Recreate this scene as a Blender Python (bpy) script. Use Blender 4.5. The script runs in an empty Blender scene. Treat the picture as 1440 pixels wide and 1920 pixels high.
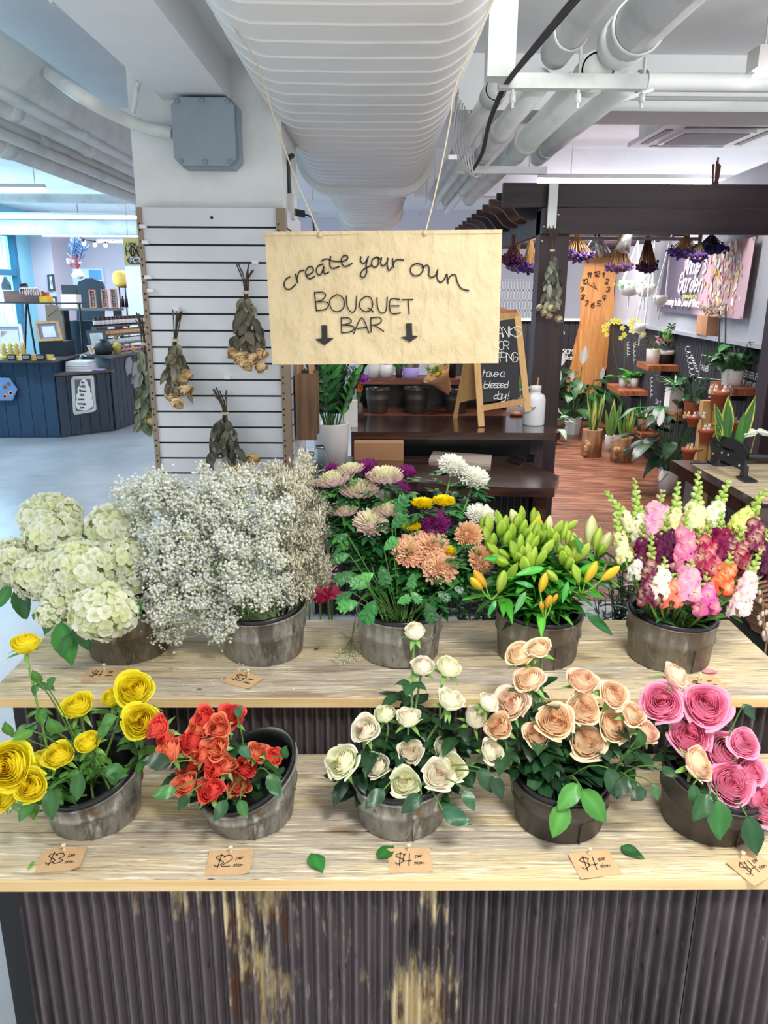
import bpy, math, random
import numpy as np
from mathutils import Vector, Matrix
C = bpy.context.scene.collection
# ---------------- camera ----------------
PITCH, YAW, ROLL, FPX, EYE = math.radians(15.9), math.radians(.6), .005, 1450.0, 1.65
cd = bpy.data.cameras.new('camera'); cam = bpy.data.objects.new('camera', cd); C.objects.link(cam)
RM = (Matrix.Rotation(-YAW, 3, 'Z') @ Matrix.Rotation(math.pi/2-PITCH, 3, 'X') @ Matrix.Rotation(ROLL, 3, 'Z'))
cam.matrix_world = Matrix.Translation((0, 0, EYE)) @ RM.to_4x4()
cd.sensor_fit = 'VERTICAL'; cd.sensor_height = 24.0; cd.lens = 24.0*FPX/1920; cd.clip_start = .05
bpy.context.scene.camera = cam
# ---------------- light ----------------
sc = bpy.context.scene
sc.view_settings.view_transform = 'Standard'; sc.view_settings.look = 'None'
sc.view_settings.gamma = 1; sc.view_settings.use_curve_mapping = False
sc.view_settings.exposure = 0.80
w = bpy.data.worlds.new('world'); sc.world = w; w.use_nodes = True
w.node_tree.nodes['Background'].inputs[0].default_value = (1.0, .985, .97, 1)
w.node_tree.nodes['Background'].inputs[1].default_value = .66
def area(name, loc, rot, sx, sy, power, col):
    l = bpy.data.lights.new(name, 'AREA'); l.shape = 'RECTANGLE'; l.size = sx; l.size_y = sy
    l.energy = power; l.color = col
    o = bpy.data.objects.new(name, l); o.location = loc; o.rotation_euler = rot; C.objects.link(o); return o
R = math.radians
area('ceiling_lamp_light', (0.2, 0.1, 2.8), (R(20), 0, 0), 1.5, .35, 92, (1, .97, .93))
area('ceiling_lamp_light', (2.9, 2.2, 2.82), (0, R(22), 0), .3, 1.6, 22, (1, .95, .95))
area('ceiling_lamp_light', (-2.9, 2.2, 2.8), (0, R(-18), 0), .3, 2.0, 24, (.9, .96, 1))
area('tube_strip_light', (-4.6, 7.3, 2.50), (0, 0, 0), 2.4, .05, 28, (.86, .93, 1))
area('tube_strip_light', (-4.2, 10.6, 2.54), (0, 0, 0), 3.4, .05, 40, (.9, .95, 1))
area('tube_strip_light', (-4.2, 12.6, 2.44), (0, 0, 0), 2.4, .05, 34, (.95, .93, 1))
area('window_daylight', (-5.7, 10.3, 1.7), (0, R(-90), 0), 1.3, 3.6, 60, (.45, .78, 1))
area('shop_fill_light', (1.75, 6.9, 2.28), (0, 0, 0), 1.0, .9, 56, (1, .93, .92))  # unseen area lights behind the beam, standing in for the pergola spotlights
area('shop_fill_light', (1.75, 9.0, 2.42), (0, 0, 0), 1.2, .6, 52, (1, .90, .86))
area('tube_strip_light', (2.8, 7.2, 2.58), (0, 0, 0), 2.8, .04, 16, (1, .93, .98))
area('shop_fill_light', (1.75, 5.4, 2.27), (R(-12), 0, 0), 1.1, .12, 12, (1, .93, .9))  # added fill, hidden behind the beam, to brighten the hanging dried bunches
area('shop_fill_light', (.4, 4.6, 2.15), (0, 0, 0), .5, .1, 5, (1, .92, .85))
# ---------------- pixel rays to places in the room ----------------
def ray(px, py): return RM @ Vector(((px-720)/FPX, (960-py)/FPX, -1.0))
def aY(px, py, Y):
    d = ray(px, py); return d*(Y/d.y)+Vector((0, 0, EYE))
def aZ(px, py, z):
    d = ray(px, py); return d*((z-EYE)/d.z)+Vector((0, 0, EYE))
WA, WB = Vector((2.56, 5.1, 0)), Vector((.085, 1, 0)).normalized()
WN = Vector((-WB.y, WB.x, 0))
def aW(px, py, off=0.0):      # onto the right-hand shop wall
    d = ray(px, py); o = Vector((0, 0, EYE)); A = WA+WN*off
    t = (A-o).dot(WN)/d.dot(WN); return o+d*t
def scl(Y, z=1.0): return (Y*math.cos(PITCH)-(z-EYE)*math.sin(PITCH))/FPX   # metres per pixel
# ---------------- colour ----------------
def hexc(h):
    r = [int(h[i:i+2], 16)/255 for i in (0, 2, 4)]
    return tuple(c/12.92 if c <= .04045 else ((c+.055)/1.055)**2.4 for c in r)
def col4(c): return (*hexc(c), 1) if isinstance(c, str) else (*c[:3], 1)
def mixc(a, b, t): return tuple(a[i]*(1-t)+b[i]*t for i in range(3))
# ---------------- mesh collecting ----------------
ORG = {}
class MB:
    def __init__(s): s.V = []; s.F = []; s.K = []; s.S = []; s.n = 0
    def add(s, V, F, col=(1, 1, 1), smooth=True):
        V = np.asarray(V, float).reshape(-1, 3)
        cc = np.asarray(col if not isinstance(col, str) else hexc(col), float)
        if cc.ndim == 1: cc = np.tile(cc[:3], (len(V), 1))
        if isinstance(F, np.ndarray): s.F.append(F+s.n); s.S.append(np.full(len(F), smooth))
        else:
            for f in F: s.F.append(np.asarray([f])+s.n); s.S.append(np.array([smooth]))
        s.V.append(V); s.K.append(cc); s.n += len(V); return s
    def build(s, name, mat, parent=None, org=None):
        V = np.concatenate(s.V); K = np.concatenate(s.K)
        if parent is not None: o0 = ORG[parent]
        else: o0 = Vector(org) if org is not None else Vector(((V[:, 0].min()+V[:, 0].max())/2, (V[:, 1].min()+V[:, 1].max())/2, V[:, 2].min()))
        me = bpy.data.meshes.new(name); me.vertices.add(len(V))
        me.vertices.foreach_set('co', (V-np.array(o0)).astype(np.float32).ravel())
        idx = np.concatenate([f.ravel() for f in s.F]).astype(np.int32)
        cnt = np.concatenate([np.full(len(f), f.shape[1]) for f in s.F]).astype(np.int32)
        st = np.concatenate([[0], np.cumsum(cnt)[:-1]]).astype(np.int32)
        me.loops.add(len(idx)); me.loops.foreach_set('vertex_index', idx)
        me.polygons.add(len(cnt)); me.polygons.foreach_set('loop_start', st); me.polygons.foreach_set('loop_total', cnt)
        me.polygons.foreach_set('use_smooth', np.concatenate(s.S))
        me.update(calc_edges=True); me.validate()
        if K.min() < .999:
            at = me.color_attributes.new('col', 'FLOAT_COLOR', 'POINT')
            at.data.foreach_set('color', np.concatenate([K, np.ones((len(K), 1))], 1).astype(np.float32).ravel())
        me.materials.append(mat)
        o = bpy.data.objects.new(name, me); C.objects.link(o)
        if parent is not None: o.parent = parent
        else: o.location = o0
        ORG[o] = Vector(o0); return o
def tag(o, label=None, cat=None, group=None, kind=None):
    if label: o['label'] = label
    if cat: o['category'] = cat
    if group: o['group'] = group
    if kind: o['kind'] = kind
    return o
def thing(name, loc, label, cat, group=None, kind=None):
    o = bpy.data.objects.new(name, None); o.location = loc; o.empty_display_size = .05; C.objects.link(o)
    ORG[o] = Vector(loc); return tag(o, label, cat, group, kind)
def struct(name, mb, mat): return tag(mb.build(name, mat), kind='structure')
# ---------------- shapes ----------------
BF = np.array([[0, 3, 2, 1], [4, 5, 6, 7], [0, 1, 5, 4], [1, 2, 6, 5], [2, 3, 7, 6], [3, 0, 4, 7]])
def box(mb, x0, x1, y0, y1, z0, z1, col=(1, 1, 1), bev=0):
    V = [(x0, y0, z0), (x1, y0, z0), (x1, y1, z0), (x0, y1, z0), (x0, y0, z1), (x1, y0, z1), (x1, y1, z1), (x0, y1, z1)]
    return mb.add(V, BF, col, False)
def obox(mb, c, ax, ay, az, col=(1, 1, 1)):          # oriented box, half-axis vectors
    c, ax, ay, az = map(Vector, (c, ax, ay, az))
    V = [c-ax-ay-az, c+ax-ay-az, c+ax+ay-az, c-ax+ay-az, c-ax-ay+az, c+ax-ay+az, c+ax+ay+az, c-ax+ay+az]
    return mb.add(V, BF, col, False)
def prism(mb, pts, off, col=(1, 1, 1)):              # polygon of 3-D points pushed along off
    n = len(pts); off = Vector(off); P = [Vector(p) for p in pts]
    V = P+[p+off for p in P]
    F = [list(range(n))[::-1], list(range(n, 2*n))]+[[i, (i+1) % n, n+(i+1) % n, n+i] for i in range(n)]
    return mb.add(V, F, col, False)
def frame(axis):
    a = Vector(axis).normalized()
    t = Vector((0, 0, 1)) if abs(a.z) < .9 else Vector((0, 1, 0))
    x = t.cross(a).normalized(); y = a.cross(x); return x, y, a
def gridF(nu, nv, wrap=False):
    F = []
    for i in range(nv-1):
        for j in range(nu if wrap else nu-1):
            k = (j+1) % nu; F.append([i*nu+j, i*nu+k, (i+1)*nu+k, (i+1)*nu+j])
    return np.array(F)
def lathe(mb, prof, c, axis=(0, 0, 1), n=20, col=(1, 1, 1), smooth=True, shear=None, flute=None):
    x, y, a = frame(axis); x, y, a = map(np.array, (x, y, a)); th = np.arange(n)*2*math.pi/n
    V = []
    for r, z in prof:
        rr = r*(1+(flute[0]*np.cos(flute[1]*th) if flute else 0*th))
        V.append(np.array(c)+rr[:, None]*(np.cos(th)[:, None]*x+np.sin(th)[:, None]*y)+z*a)
    V = np.concatenate(V)
    if shear: V = shear(V)
    return mb.add(V, gridF(n, len(prof), True), col, smooth)
def tube(mb, path, r, n=6, col=(1, 1, 1), cap=True, smooth=True):
    P = [Vector(p) for p in path]; m = len(P); rs = r if hasattr(r, '__len__') else [r]*m
    V = []; up = None
    for i in range(m):
        d = (P[min(i+1, m-1)]-P[max(i-1, 0)])
        d = d.normalized() if d.length > 1e-9 else Vector((0, 0, 1))
        if up is None: x, y, _ = frame(d)
        else:
            x = (up-d*up.dot(d)); x = x.normalized() if x.length > 1e-6 else frame(d)[0]; y = d.cross(x)
        up = x
        for k in range(n):
            a = 2*math.pi*k/n; V.append(P[i]+(x*math.cos(a)+y*math.sin(a))*rs[i])
    mb.add(V, gridF(n, m, True), col, smooth)
    if cap and n > 3:
        mb.add(V[:n], [list(range(n))[::-1]], col, False); mb.add(V[-n:], [list(range(n))], col, False)
    return mb
def bez(a, b, c, n=8):
    a, b, c = Vector(a), Vector(b), Vector(c)
    return [a*(1-t)**2+b*2*t*(1-t)+c*t*t for t in [i/(n-1) for i in range(n)]]
def ball(mb, c, r, nu=10, nv=7, col=(1, 1, 1), axis=(0, 0, 1), rn=0, rnd=None):
    if not hasattr(r, '__len__'): r = (r, r, r)
    x, y, a = map(np.array, frame(axis)); V = []
    for i in range(nv):
        p = -math.pi/2+math.pi*(i+.02)/(nv-1+.04)
        for j in range(nu):
            t = 2*math.pi*j/nu; k = 1+(rnd.uniform(-rn, rn) if rnd else 0)
            V.append(np.array(c)+(x*r[0]*math.cos(t)*math.cos(p)+y*r[1]*math.sin(t)*math.cos(p)+a*r[2]*math.sin(p))*k)
    return mb.add(V, gridF(nu, nv, True), col)
def ribbon(mb, pts, wd, nrm, th, col=(0, 0, 0)):     # painted or inked stroke, a thin raised line
    P = [Vector(p) for p in pts]; nrm = Vector(nrm).normalized(); L = []; Rr = []
    for i in range(len(P)):
        d = P[min(i+1, len(P)-1)]-P[max(i-1, 0)]
        if d.length < 1e-9: d = Vector((1, 0, 0))
        s = d.normalized().cross(nrm)*wd*.5; L.append(P[i]+s+nrm*th); Rr.append(P[i]-s+nrm*th)
    n = len(P); mb.add(L+Rr, np.array([[i, i+1, n+i+1, n+i] for i in range(n-1)]), col)
    for q in (0, n-1):                               # round ends
        d = P[1]-P[0] if q == 0 else P[-1]-P[-2]
        x = d.normalized()*wd*.5; y = nrm.cross(x)
        mb.add([P[q]+x*math.cos(a)+y*math.sin(a)+nrm*th for a in [k*math.pi/4 for k in range(8)]], [list(range(8))], col)
    return mb
def smoothline(pts, k=4):
    P = [Vector(p) for p in pts]
    if len(P) < 3: return P
    out = []
    for i in range(len(P)-1):
        a, b, c, d = P[max(i-1, 0)], P[i], P[i+1], P[min(i+2, len(P)-1)]
        for j in range(k):
            t = j/k
            out.append(.5*((2*b)+(c-a)*t+(2*a-5*b+4*c-d)*t*t+(3*b-3*c+d-a)*t**3))
    out.append(P[-1]); return out
# single-stroke hand lettering; xy digits on a 5 x 9 grid, baseline at 2
GL = {'A': '02 28 42/14 34', 'B': '02 08 38 47 36 05/05 36 44 43 32 02', 'C': '47 38 18 06 04 12 32 43', 'D': '02 08 28 46 44 22 02',
 'E': '48 08 02 42/05 35', 'F': '48 08 02/05 35', 'G': '47 38 18 06 04 12 32 43 45 25', 'H': '02 08/42 48/05 45', 'I': '12 18',
 'J': '38 33 22 03', 'K': '02 08/48 05 42', 'L': '08 02 42', 'M': '02 08 25 48 42', 'N': '02 08 42 48', 'O': '18 06 04 12 32 44 46 38 18',
 'P': '02 08 38 47 46 35 05', 'R': '02 08 38 47 46 35 05/25 42', 'S': '47 38 18 07 16 35 44 33 12 03', 'T': '08 48/28 22',
 'U': '08 04 12 32 44 48', 'V': '08 22 48', 'W': '08 12 26 32 48', 'Y': '08 25 48/25 22', 'Q': '18 06 04 12 32 44 46 38 18/24 41',
 'a': '36 16 04 12 32 36/36 32 42', 'b': '08 02 32 44 35 05', 'c': '35 16 04 12 33', 'd': '35 15 03 12 33/38 32', 'e': '04 44 35 16 04 12 33',
 'f': '37 28 17 12/05 35', 'g': '36 16 04 13 33/36 31 20 01', 'h': '08 02/04 16 35 32', 'i': '16 12/18 18', 'k': '08 02/35 04 32',
 'l': '18 13 22', 'm': '06 02/04 15 24 22/24 35 44 42', 'n': '06 02/04 16 35 32', 'o': '16 04 03 12 32 44 35 16', 'p': '06 00/05 26 44 22 03',
 'r': '06 02/04 16 26', 's': '35 16 05 24 33 12 02', 't': '18 13 22 32/05 35', 'u': '06 03 12 32 36/36 32', 'v': '06 22 46', 'w': '06 12 24 32 46',
 'y': '06 03 23 36/36 31 10 00', '1': '06 28 22', '2': '07 18 38 46 24 02 42', '3': '07 18 38 46 25 44 43 12 03', '4': '18 04 44/38 31',
 '5': '48 08 05 35 44 32 02', '6': '38 05 03 12 32 44 35 05', '7': '08 48 12', '8': '25 07 18 38 47 25 03 12 32 43 25', '9': '45 16 07 18 38 46 22',
 '0': '18 06 04 12 32 44 46 38 18', '$': '47 38 18 07 16 35 44 33 12 03/29 21', "'": '28 26', ',': '12 00', '!': '28 24/22 22', '.': '12 12'}
def letter(mb, text, org, right, up, size, wd, col, slant=0, track=1.0, th=.0008, jit=0, rnd=None, round_=True):
    right, up = Vector(right).normalized(), Vector(up).normalized(); n = right.cross(up); x = 0; k = size/6
    for ch in text:
        if ch == ' ': x += 3.2*track; continue
        g = GL.get(ch); mx = 0
        jj = rnd.uniform(-jit, jit) if rnd else 0
        for st in g.split('/'):
            P = []
            for tk in st.split():
                a, b = int(tk[0]), int(tk[1])-2+jj; mx = max(mx, a)
                P.append(Vector(org)+right*(x+a+b*slant)*k+up*b*k)
            if (P[0]-P[-1]).length < 1e-6 and len(P) == 2: P[1] = P[0]+up*.25*k
            ribbon(mb, smoothline(P, 3) if round_ and len(P) > 2 else P, wd, n, th, col)
        x += (mx+1.5)*track
    return x*k
# ---------------- materials ----------------
def M(name, base=None, rough=.5, metal=0, layers=(), bump=None, trans=0, emit=0, coat=0, alpha=None, spec=None, sheen=0):
    m = bpy.data.materials.new(name); m.use_nodes = True; nt = m.node_tree; N, L = nt.nodes, nt.links
    b = N['Principled BSDF']; out = N['Material Output']
    tc = N.new('ShaderNodeTexCoord')
    if base is None:
        src = N.new('ShaderNodeAttribute'); src.attribute_name = 'col'; cs = src.outputs['Color']
    else:
        src = N.new('ShaderNodeRGB'); src.outputs[0].default_value = col4(base); cs = src.outputs[0]
    for (c, scale, lo, hi, *rest) in layers:
        mp = N.new('ShaderNodeMapping'); sv = scale if hasattr(scale, '__len__') else (scale,)*3
        mp.inputs['Scale'].default_value = sv; L.new(tc.outputs['Object'], mp.inputs[0])
        kind = rest[0] if rest else 'noise'
        if kind == 'vor':
            t = N.new('ShaderNodeTexVoronoi'); t.inputs['Scale'].default_value = 1; o = t.outputs['Distance']
        else:
            t = N.new('ShaderNodeTexNoise'); t.inputs['Scale'].default_value = 1; t.inputs['Detail'].default_value = 6
            t.inputs['Roughness'].default_value = .62; o = t.outputs['Fac']
        L.new(mp.outputs[0], t.inputs['Vector'])
        mr = N.new('ShaderNodeMapRange'); mr.inputs['From Min'].default_value = lo; mr.inputs['From Max'].default_value = hi
        L.new(o, mr.inputs['Value'])
        mx = N.new('ShaderNodeMix'); mx.data_type = 'RGBA'; L.new(mr.outputs[0], mx.inputs[0]); L.new(cs, mx.inputs[6])
        mx.inputs[7].default_value = col4(c); cs = mx.outputs[2]
    L.new(cs, b.inputs['Base Color'])
    b.inputs['Roughness'].default_value = rough; b.inputs['Metallic'].default_value = metal
    if coat: b.inputs['Coat Weight'].default_value = coat; b.inputs['Coat Roughness'].default_value = .15
    if spec is not None: b.inputs['Specular IOR Level'].default_value = spec
    if emit:
        b.inputs['Emission Strength'].default_value = emit; L.new(cs, b.inputs['Emission Color'])
    if bump:
        mp = N.new('ShaderNodeMapping'); sv = bump[0] if hasattr(bump[0], '__len__') else (bump[0],)*3
        mp.inputs['Scale'].default_value = sv; L.new(tc.outputs['Object'], mp.inputs[0])
        t = N.new('ShaderNodeTexNoise'); t.inputs['Scale'].default_value = 1; t.inputs['Detail'].default_value = 5
        L.new(mp.outputs[0], t.inputs['Vector'])
        bp = N.new('ShaderNodeBump'); bp.inputs['Strength'].default_value = bump[1]; bp.inputs['Distance'].default_value = bump[2] if len(bump) > 2 else .01
        L.new(t.outputs['Fac'], bp.inputs['Height']); L.new(bp.outputs[0], b.inputs['Normal'])
    if trans:
        tr = N.new('ShaderNodeBsdfTranslucent'); L.new(cs, tr.inputs[0]); ms = N.new('ShaderNodeMixShader'); ms.inputs[0].default_value = trans
        L.new(b.outputs[0], ms.inputs[1]); L.new(tr.outputs[0], ms.inputs[2]); L.new(ms.outputs[0], out.inputs[0])
    if alpha is not None: b.inputs['Alpha'].default_value = alpha
    return m
MT = {}
MT['paint'] = M('white_ceiling_paint', 'f2f5f7', .6, layers=[('e4e9ee', 1.1, .4, .75), ('b9bfc5', 35, .66, .8)], bump=(60, .15, .004))
MT['concrete_col'] = M('painted_concrete', 'e6ebec', .6, layers=[('d2d9da', 3, .45, .75), ('4e5556', 34, .735, .76), ('6b7171', (9, 9, 40), .74, .78)], bump=(45, .25, .005))
MT['duct'] = M('duct_paint', 'ecebe9', .42, layers=[('dfdfde', 2, .45, .7)], bump=(8, .1, .01))
MT['pipe'] = M('pipe_paint', 'e9eeec', .45, layers=[('c4cac8', 3, .5, .75)])
MT['white'] = M('white_paint', 'e8ebee', .4)
MT['offwhite'] = M('ceramic_white', 'e6e3e3', .3, layers=[('d6d2d2', 8, .5, .8)])
MT['melamine'] = M('white_melamine', 'd8dde3', .35, layers=[('ccd2d8', 2, .45, .7)])
MT['tan_metal'] = M('taupe_metal', '94816f', .5)
MT['black'] = M('black_matte', '14171a', .55)
MT['blackgloss'] = M('black_plastic', '0b0c0e', .3)
MT['blacksteel'] = M('black_steel', '22262b', .42, layers=[('30353b', 6, .5, .75)])
MT['greybox'] = M('grey_metal_paint', '8b9aa6', .42, layers=[('9fadb8', 3, .45, .8)])
MT['petal'] = M('petal', None, .55, trans=.42, bump=((90, 90, 90), .12, .003), spec=.3)
MT['tiny'] = M('tiny_blossom', None, .7, trans=.5)
MT['leaf'] = M('leaf', None, .36, trans=.16, bump=((70, 70, 70), .25, .004))
MT['dry'] = M('dried_plant', None, .8, trans=.08, bump=((60, 60, 60), .4, .004))
MT['stem'] = M('stem', None, .5)
MT['vc'] = M('printed_surface', None, .6)
MT['vcgloss'] = M('glazed_surface', None, .25)
GL_ = [('5f5d56', (26, 26, 8), .44, .62), ('b8b8b3', (60, 60, 20), .53, .70), ('4e4a42', (40, 40, 30), .60, .72), ('6c5233', 13, .60, .70)]
MT['galv'] = M('galvanised_steel', '9c9b95', .4, .4, layers=GL_, bump=(24, .12, .003)); MT['galvmid'] = M('tarnished_steel', '7c766b', .42, .4, layers=[('57524a', (26, 26, 8), .44, .62), ('98958c', (60, 60, 20), .53, .72), ('5e4a34', 12, .55, .68)], bump=(24, .12, .003))
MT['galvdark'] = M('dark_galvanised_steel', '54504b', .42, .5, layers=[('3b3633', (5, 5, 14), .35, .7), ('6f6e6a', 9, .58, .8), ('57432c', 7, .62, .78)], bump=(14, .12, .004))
MT['plank'] = M('weathered_plank', 'cfbc92', .7, layers=[('b3a896', (1.1, 8, 8), .44, .58), ('93836c', (7, 110, 110), .53, .68), ('ece1c8', (9, 150, 150), .53, .66), ('6d6050', (16, 340, 340), .58, .68), ('8a7a66', (2.0, 22, 22), .58, .68), ('4f4034', (5, 200, 200), .65, .69), ('3f2c20', (5, 9, 9), .060, .035, 'vor'), ('8a6a4a', (2.2, 5, 5), .085, .03, 'vor')], bump=((14, 240, 240), .6, .004))
MT['plankedge'] = M('sawn_plank_edge', 'e0c391', .65, layers=[('c9a66f', (2, 20, 60), .45, .7), ('5b3a20', (6, 6, 12), .70, .74)], bump=((4, 60, 60), .2, .002))
def rustm(n, lo): return M(n, '5e565a', .45, .25, layers=[('2c292c', (5, 5, 1.4), .46, .68), ('74696a', (40, 40, 4), .52, .74), ('6b4526', (9, 9, 5), lo+.01, lo+.11), ('c9b890', (8, 8, 3.0), lo, lo+.07), ('a39a84', (34, 34, 10), lo+.03, lo+.12), ('1f1a19', (30, 30, 12), .62, .74)], bump=(40, .3, .003))
MT['rust'] = rustm('rusty_corrugated_sheet', .635); MT['rust_stained'] = rustm('stained_corrugated_sheet', .555)
MT['rust2'] = M('dark_corrugated_sheet', '25272a', .5, .25, layers=[('131519', (7, 7, 1.6), .42, .68), ('3a3a3c', (26, 26, 5), .56, .8)])
MT['kraft'] = M('kraft_paper', 'd6c39c', .75, layers=[('c6b088', 7, .45, .75), ('dccba6', 4, .5, .75)], bump=((16, 16, 9), .9, .03))
MT['card'] = M('kraft_card', 'c9a67c', .75, layers=[('b79168', 18, .5, .8)])
MT['cardboard'] = M('cardboard', 'b98b66', .8, layers=[('a97c59', 4, .45, .7)])
MT['ink'] = M('black_ink', '191715', .6)
MT['chalk'] = M('chalk', 'dfe3e3', .9)
MT['darkwood'] = M('dark_walnut', '4a2f24', .2, layers=[('27171a', (3, 26, 26), .42, .66), ('5d3b2b', (5, 50, 50), .58, .78)], bump=((4, 70, 70), .06, .002), coat=.9)
MT['pergola'] = M('pergola_timber', '382b30', .55, layers=[('251d24', (1.2, 18, 18), .42, .66), ('4a3836', (3, 60, 60), .6, .8)], bump=((3, 70, 70), .25, .003))
MT['postwood'] = M('post_timber', '3c272b', .5, layers=[('271a20', (18, 18, 1.2), .42, .66), ('523731', (60, 60, 3), .6, .8)], bump=((70, 70, 3), .25, .003))
MT['rafter'] = M('rafter_timber', '5b3a30', .5, layers=[('2c1d1f', (2, 18, 18), .45, .66), ('7d543f', (3, 40, 40), .6, .8)], bump=((3, 70, 70), .2, .003))
MT['honeywood'] = M('live_edge_board', 'd99a5c', .4, layers=[('c07a42', (12, 12, 1.3), .45, .68), ('eab877', (30, 30, 3), .55, .75), ('7d4524', 5, .70, .76)], coat=.2)
MT['shelfwood'] = M('shelf_wood', 'a2603c', .4, layers=[('6f3a24', (18, 3, 18), .45, .68), ('c88a5c', (30, 5, 30), .58, .78)])
MT['redwood'] = M('red_brown_wood', '7a4736', .42, layers=[('4b2a25', (3, 26, 26), .42, .66), ('94604a', (5, 50, 50), .6, .78)])
MT['pine'] = M('pale_pine', 'cfa468', .5, layers=[('b98a50', (30, 30, 3), .5, .75)])
MT['terracotta'] = M('terracotta', 'b5603f', .75, layers=[('a04f33', 8, .5, .75)])
MT['navy'] = M('navy_painted_board', '2c4b69', .5, layers=[('24405c', (20, 20, 1.4), .45, .7)])
MT['slate'] = M('slate_painted_board', '3c4a58', .5, layers=[('313e4c', (20, 20, 1.4), .45, .7)])
MT['ctop'] = M('grey_countertop', '6e6664', .4, layers=[('544c4c', (3, 20, 20), .45, .7)])
MT['chalkwall'] = M('chalkboard_paint', '25252c', .7, layers=[('32323a', 2, .5, .75)])
MT['greywall'] = M('grey_wall_paint', 'a3a5ad', .5, layers=[('94969f', 1.5, .45, .7)])
MT['farwall'] = M('mauve_wall_paint', 'd5cfdb', .7)
MT['cyanlitwall'] = M('cyan_lit_wall_paint', '8fd3ea', .7)  # cyan window light put into the wall colour
MT['winframe'] = M('teal_window_frame', '2a6f93', .4)
MT['sky'] = M('bright_window_view', '7fd7ea', .5, layers=[('d9f5f7', (6, 6, .6), .45, .65), ('f3e58b', (1.2, 1.2, 1), .62, .72)], emit=.9)
MT['tubelight'] = M('lit_tube', 'f6f4ff', .5, emit=7)
MT['bulb'] = M('lit_bulb', 'fff2d8', .5, emit=2.5)
MT['silver'] = M('brushed_metal', 'c8c6c4', .28, .8)
MT['laptop'] = M('laptop_shell', 'c7b9ad', .4, .2)
MT['screen'] = M('tv_screen', None, .3, emit=.25)
MT['logs'] = M('bark_pot', 'a9805c', .7, layers=[('7a5335', (30, 30, 5), .45, .7), ('cdaa86', (40, 40, 8), .58, .75)], bump=((40, 40, 8), .6, .01))
MT['navycloth'] = M('dark_navy', '0f2233', .6)
MT['speck'] = M('speckled_ceramic', 'e8e4df', .35, layers=[('6d6259', 60, .66, .7)])
MT['string'] = M('jute_string', 'cdbfa3', .8)
MT['burlap'] = M('brown_kraft_bag', '8a6a50', .8, layers=[('5a4336', (30, 30, 2), .45, .7)])
MT['soil'] = M('soil', '2a211c', .9)
gm = bpy.data.materials.new('clear_glass'); gm.use_nodes = True
gb = gm.node_tree.nodes['Principled BSDF']; gb.inputs['Transmission Weight'].default_value = 1; gb.inputs['Roughness'].default_value = .03
gb.inputs['Base Color'].default_value = (.94, .97, .96, 1); gb.inputs['IOR'].default_value = 1.2; MT['glass'] = gm
def floormat(name, wood):
    m = M(name, 'a9b0b8' if not wood else '7d4b34', .3 if not wood else .38,
          layers=[('c3c8ce', (1.2, 1.2, 1), .42, .68), ('8e96a0', (2.2, 5, 1), .56, .8)] if not wood else [])
    if wood:
        nt = m.node_tree; N, L = nt.nodes, nt.links; b = N['Principled BSDF']
        tc = N.new('ShaderNodeTexCoord'); mp = N.new('ShaderNodeMapping'); mp.inputs['Rotation'].default_value = (0, 0, R(38)); mp.inputs['Scale'].default_value = (1.6,)*3
        L.new(tc.outputs['Object'], mp.inputs[0]); br = N.new('ShaderNodeTexBrick'); L.new(mp.outputs[0], br.inputs[0])
        br.inputs['Color1'].default_value = col4('8c5740'); br.inputs['Color2'].default_value = col4('6a3b2a'); br.inputs['Mortar'].default_value = col4('4a2a20')
        br.inputs['Mortar Size'].default_value = .006; br.inputs['Brick Width'].default_value = .75; br.inputs['Row Height'].default_value = .19; br.inputs['Scale'].default_value = 1
        ns = N.new('ShaderNodeTexNoise'); m2 = N.new('ShaderNodeMapping'); m2.inputs['Rotation'].default_value = (0, 0, R(38)); m2.inputs['Scale'].default_value = (3, 22, 1)
        L.new(tc.outputs['Object'], m2.inputs[0]); L.new(m2.outputs[0], ns.inputs['Vector']); ns.inputs['Scale'].default_value = 1; ns.inputs['Detail'].default_value = 6
        mx = N.new('ShaderNodeMix'); mx.data_type = 'RGBA'; mr = N.new('ShaderNodeMapRange'); mr.inputs[1].default_value = .45; mr.inputs[2].default_value = .75
        L.new(ns.outputs[0], mr.inputs[0]); L.new(mr.outputs[0], mx.inputs[0]); L.new(br.outputs[0], mx.inputs[6]); mx.inputs[7].default_value = col4('b28468'); L.new(mx.outputs[2], b.inputs['Base Color'])
    return m
MT['floor'] = floormat('polished_concrete', False); MT['woodfloor'] = floormat('wood_plank_floor', True)
rnd = random.Random(7)
# ================= the room =================
CZ = 2.9
mb = MB(); box(mb, -7.5, 4.2, 0.2, 16, -.05, 0); struct('floor', mb, MT['floor'])
mb = MB(); box(mb, .55, 4.2, 4.0, 11, 0, .006); struct('floor', mb, MT['woodfloor'])
mb = MB(); box(mb, -7.5, 4.2, -1.5, 16, CZ, CZ+.1); box(mb, -.83, -.57, -1.5, 3.5, 2.36, CZ); box(mb, -.57, -.47, -1.5, 3.5, 2.5, CZ)
box(mb, .45, 4.2, 4.72, 5.08, 2.62, CZ); box(mb, -7.5, -1.05, 6.1, 6.4, 2.66, CZ); struct('ceiling', mb, MT['paint'])
mb = MB(); box(mb, -.965, -.375, 3.33, 3.9, 0, CZ); struct('wall_column', mb, MT['concrete_col'])
mb = MB(); box(mb, .35, 4.2, 7.6, 7.75, 2.5, CZ); struct('wall_soffit', mb, MT['paint'])
mb = MB(); box(mb, -6.4, .5, 14.5, 14.6, 0, CZ); struct('wall_far', mb, MT['farwall'])
mb = MB(); box(mb, -5.75, -5.40, 13.6, 14.5, 0, CZ); struct('wall_pilaster', mb, MT['farwall'])
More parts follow.
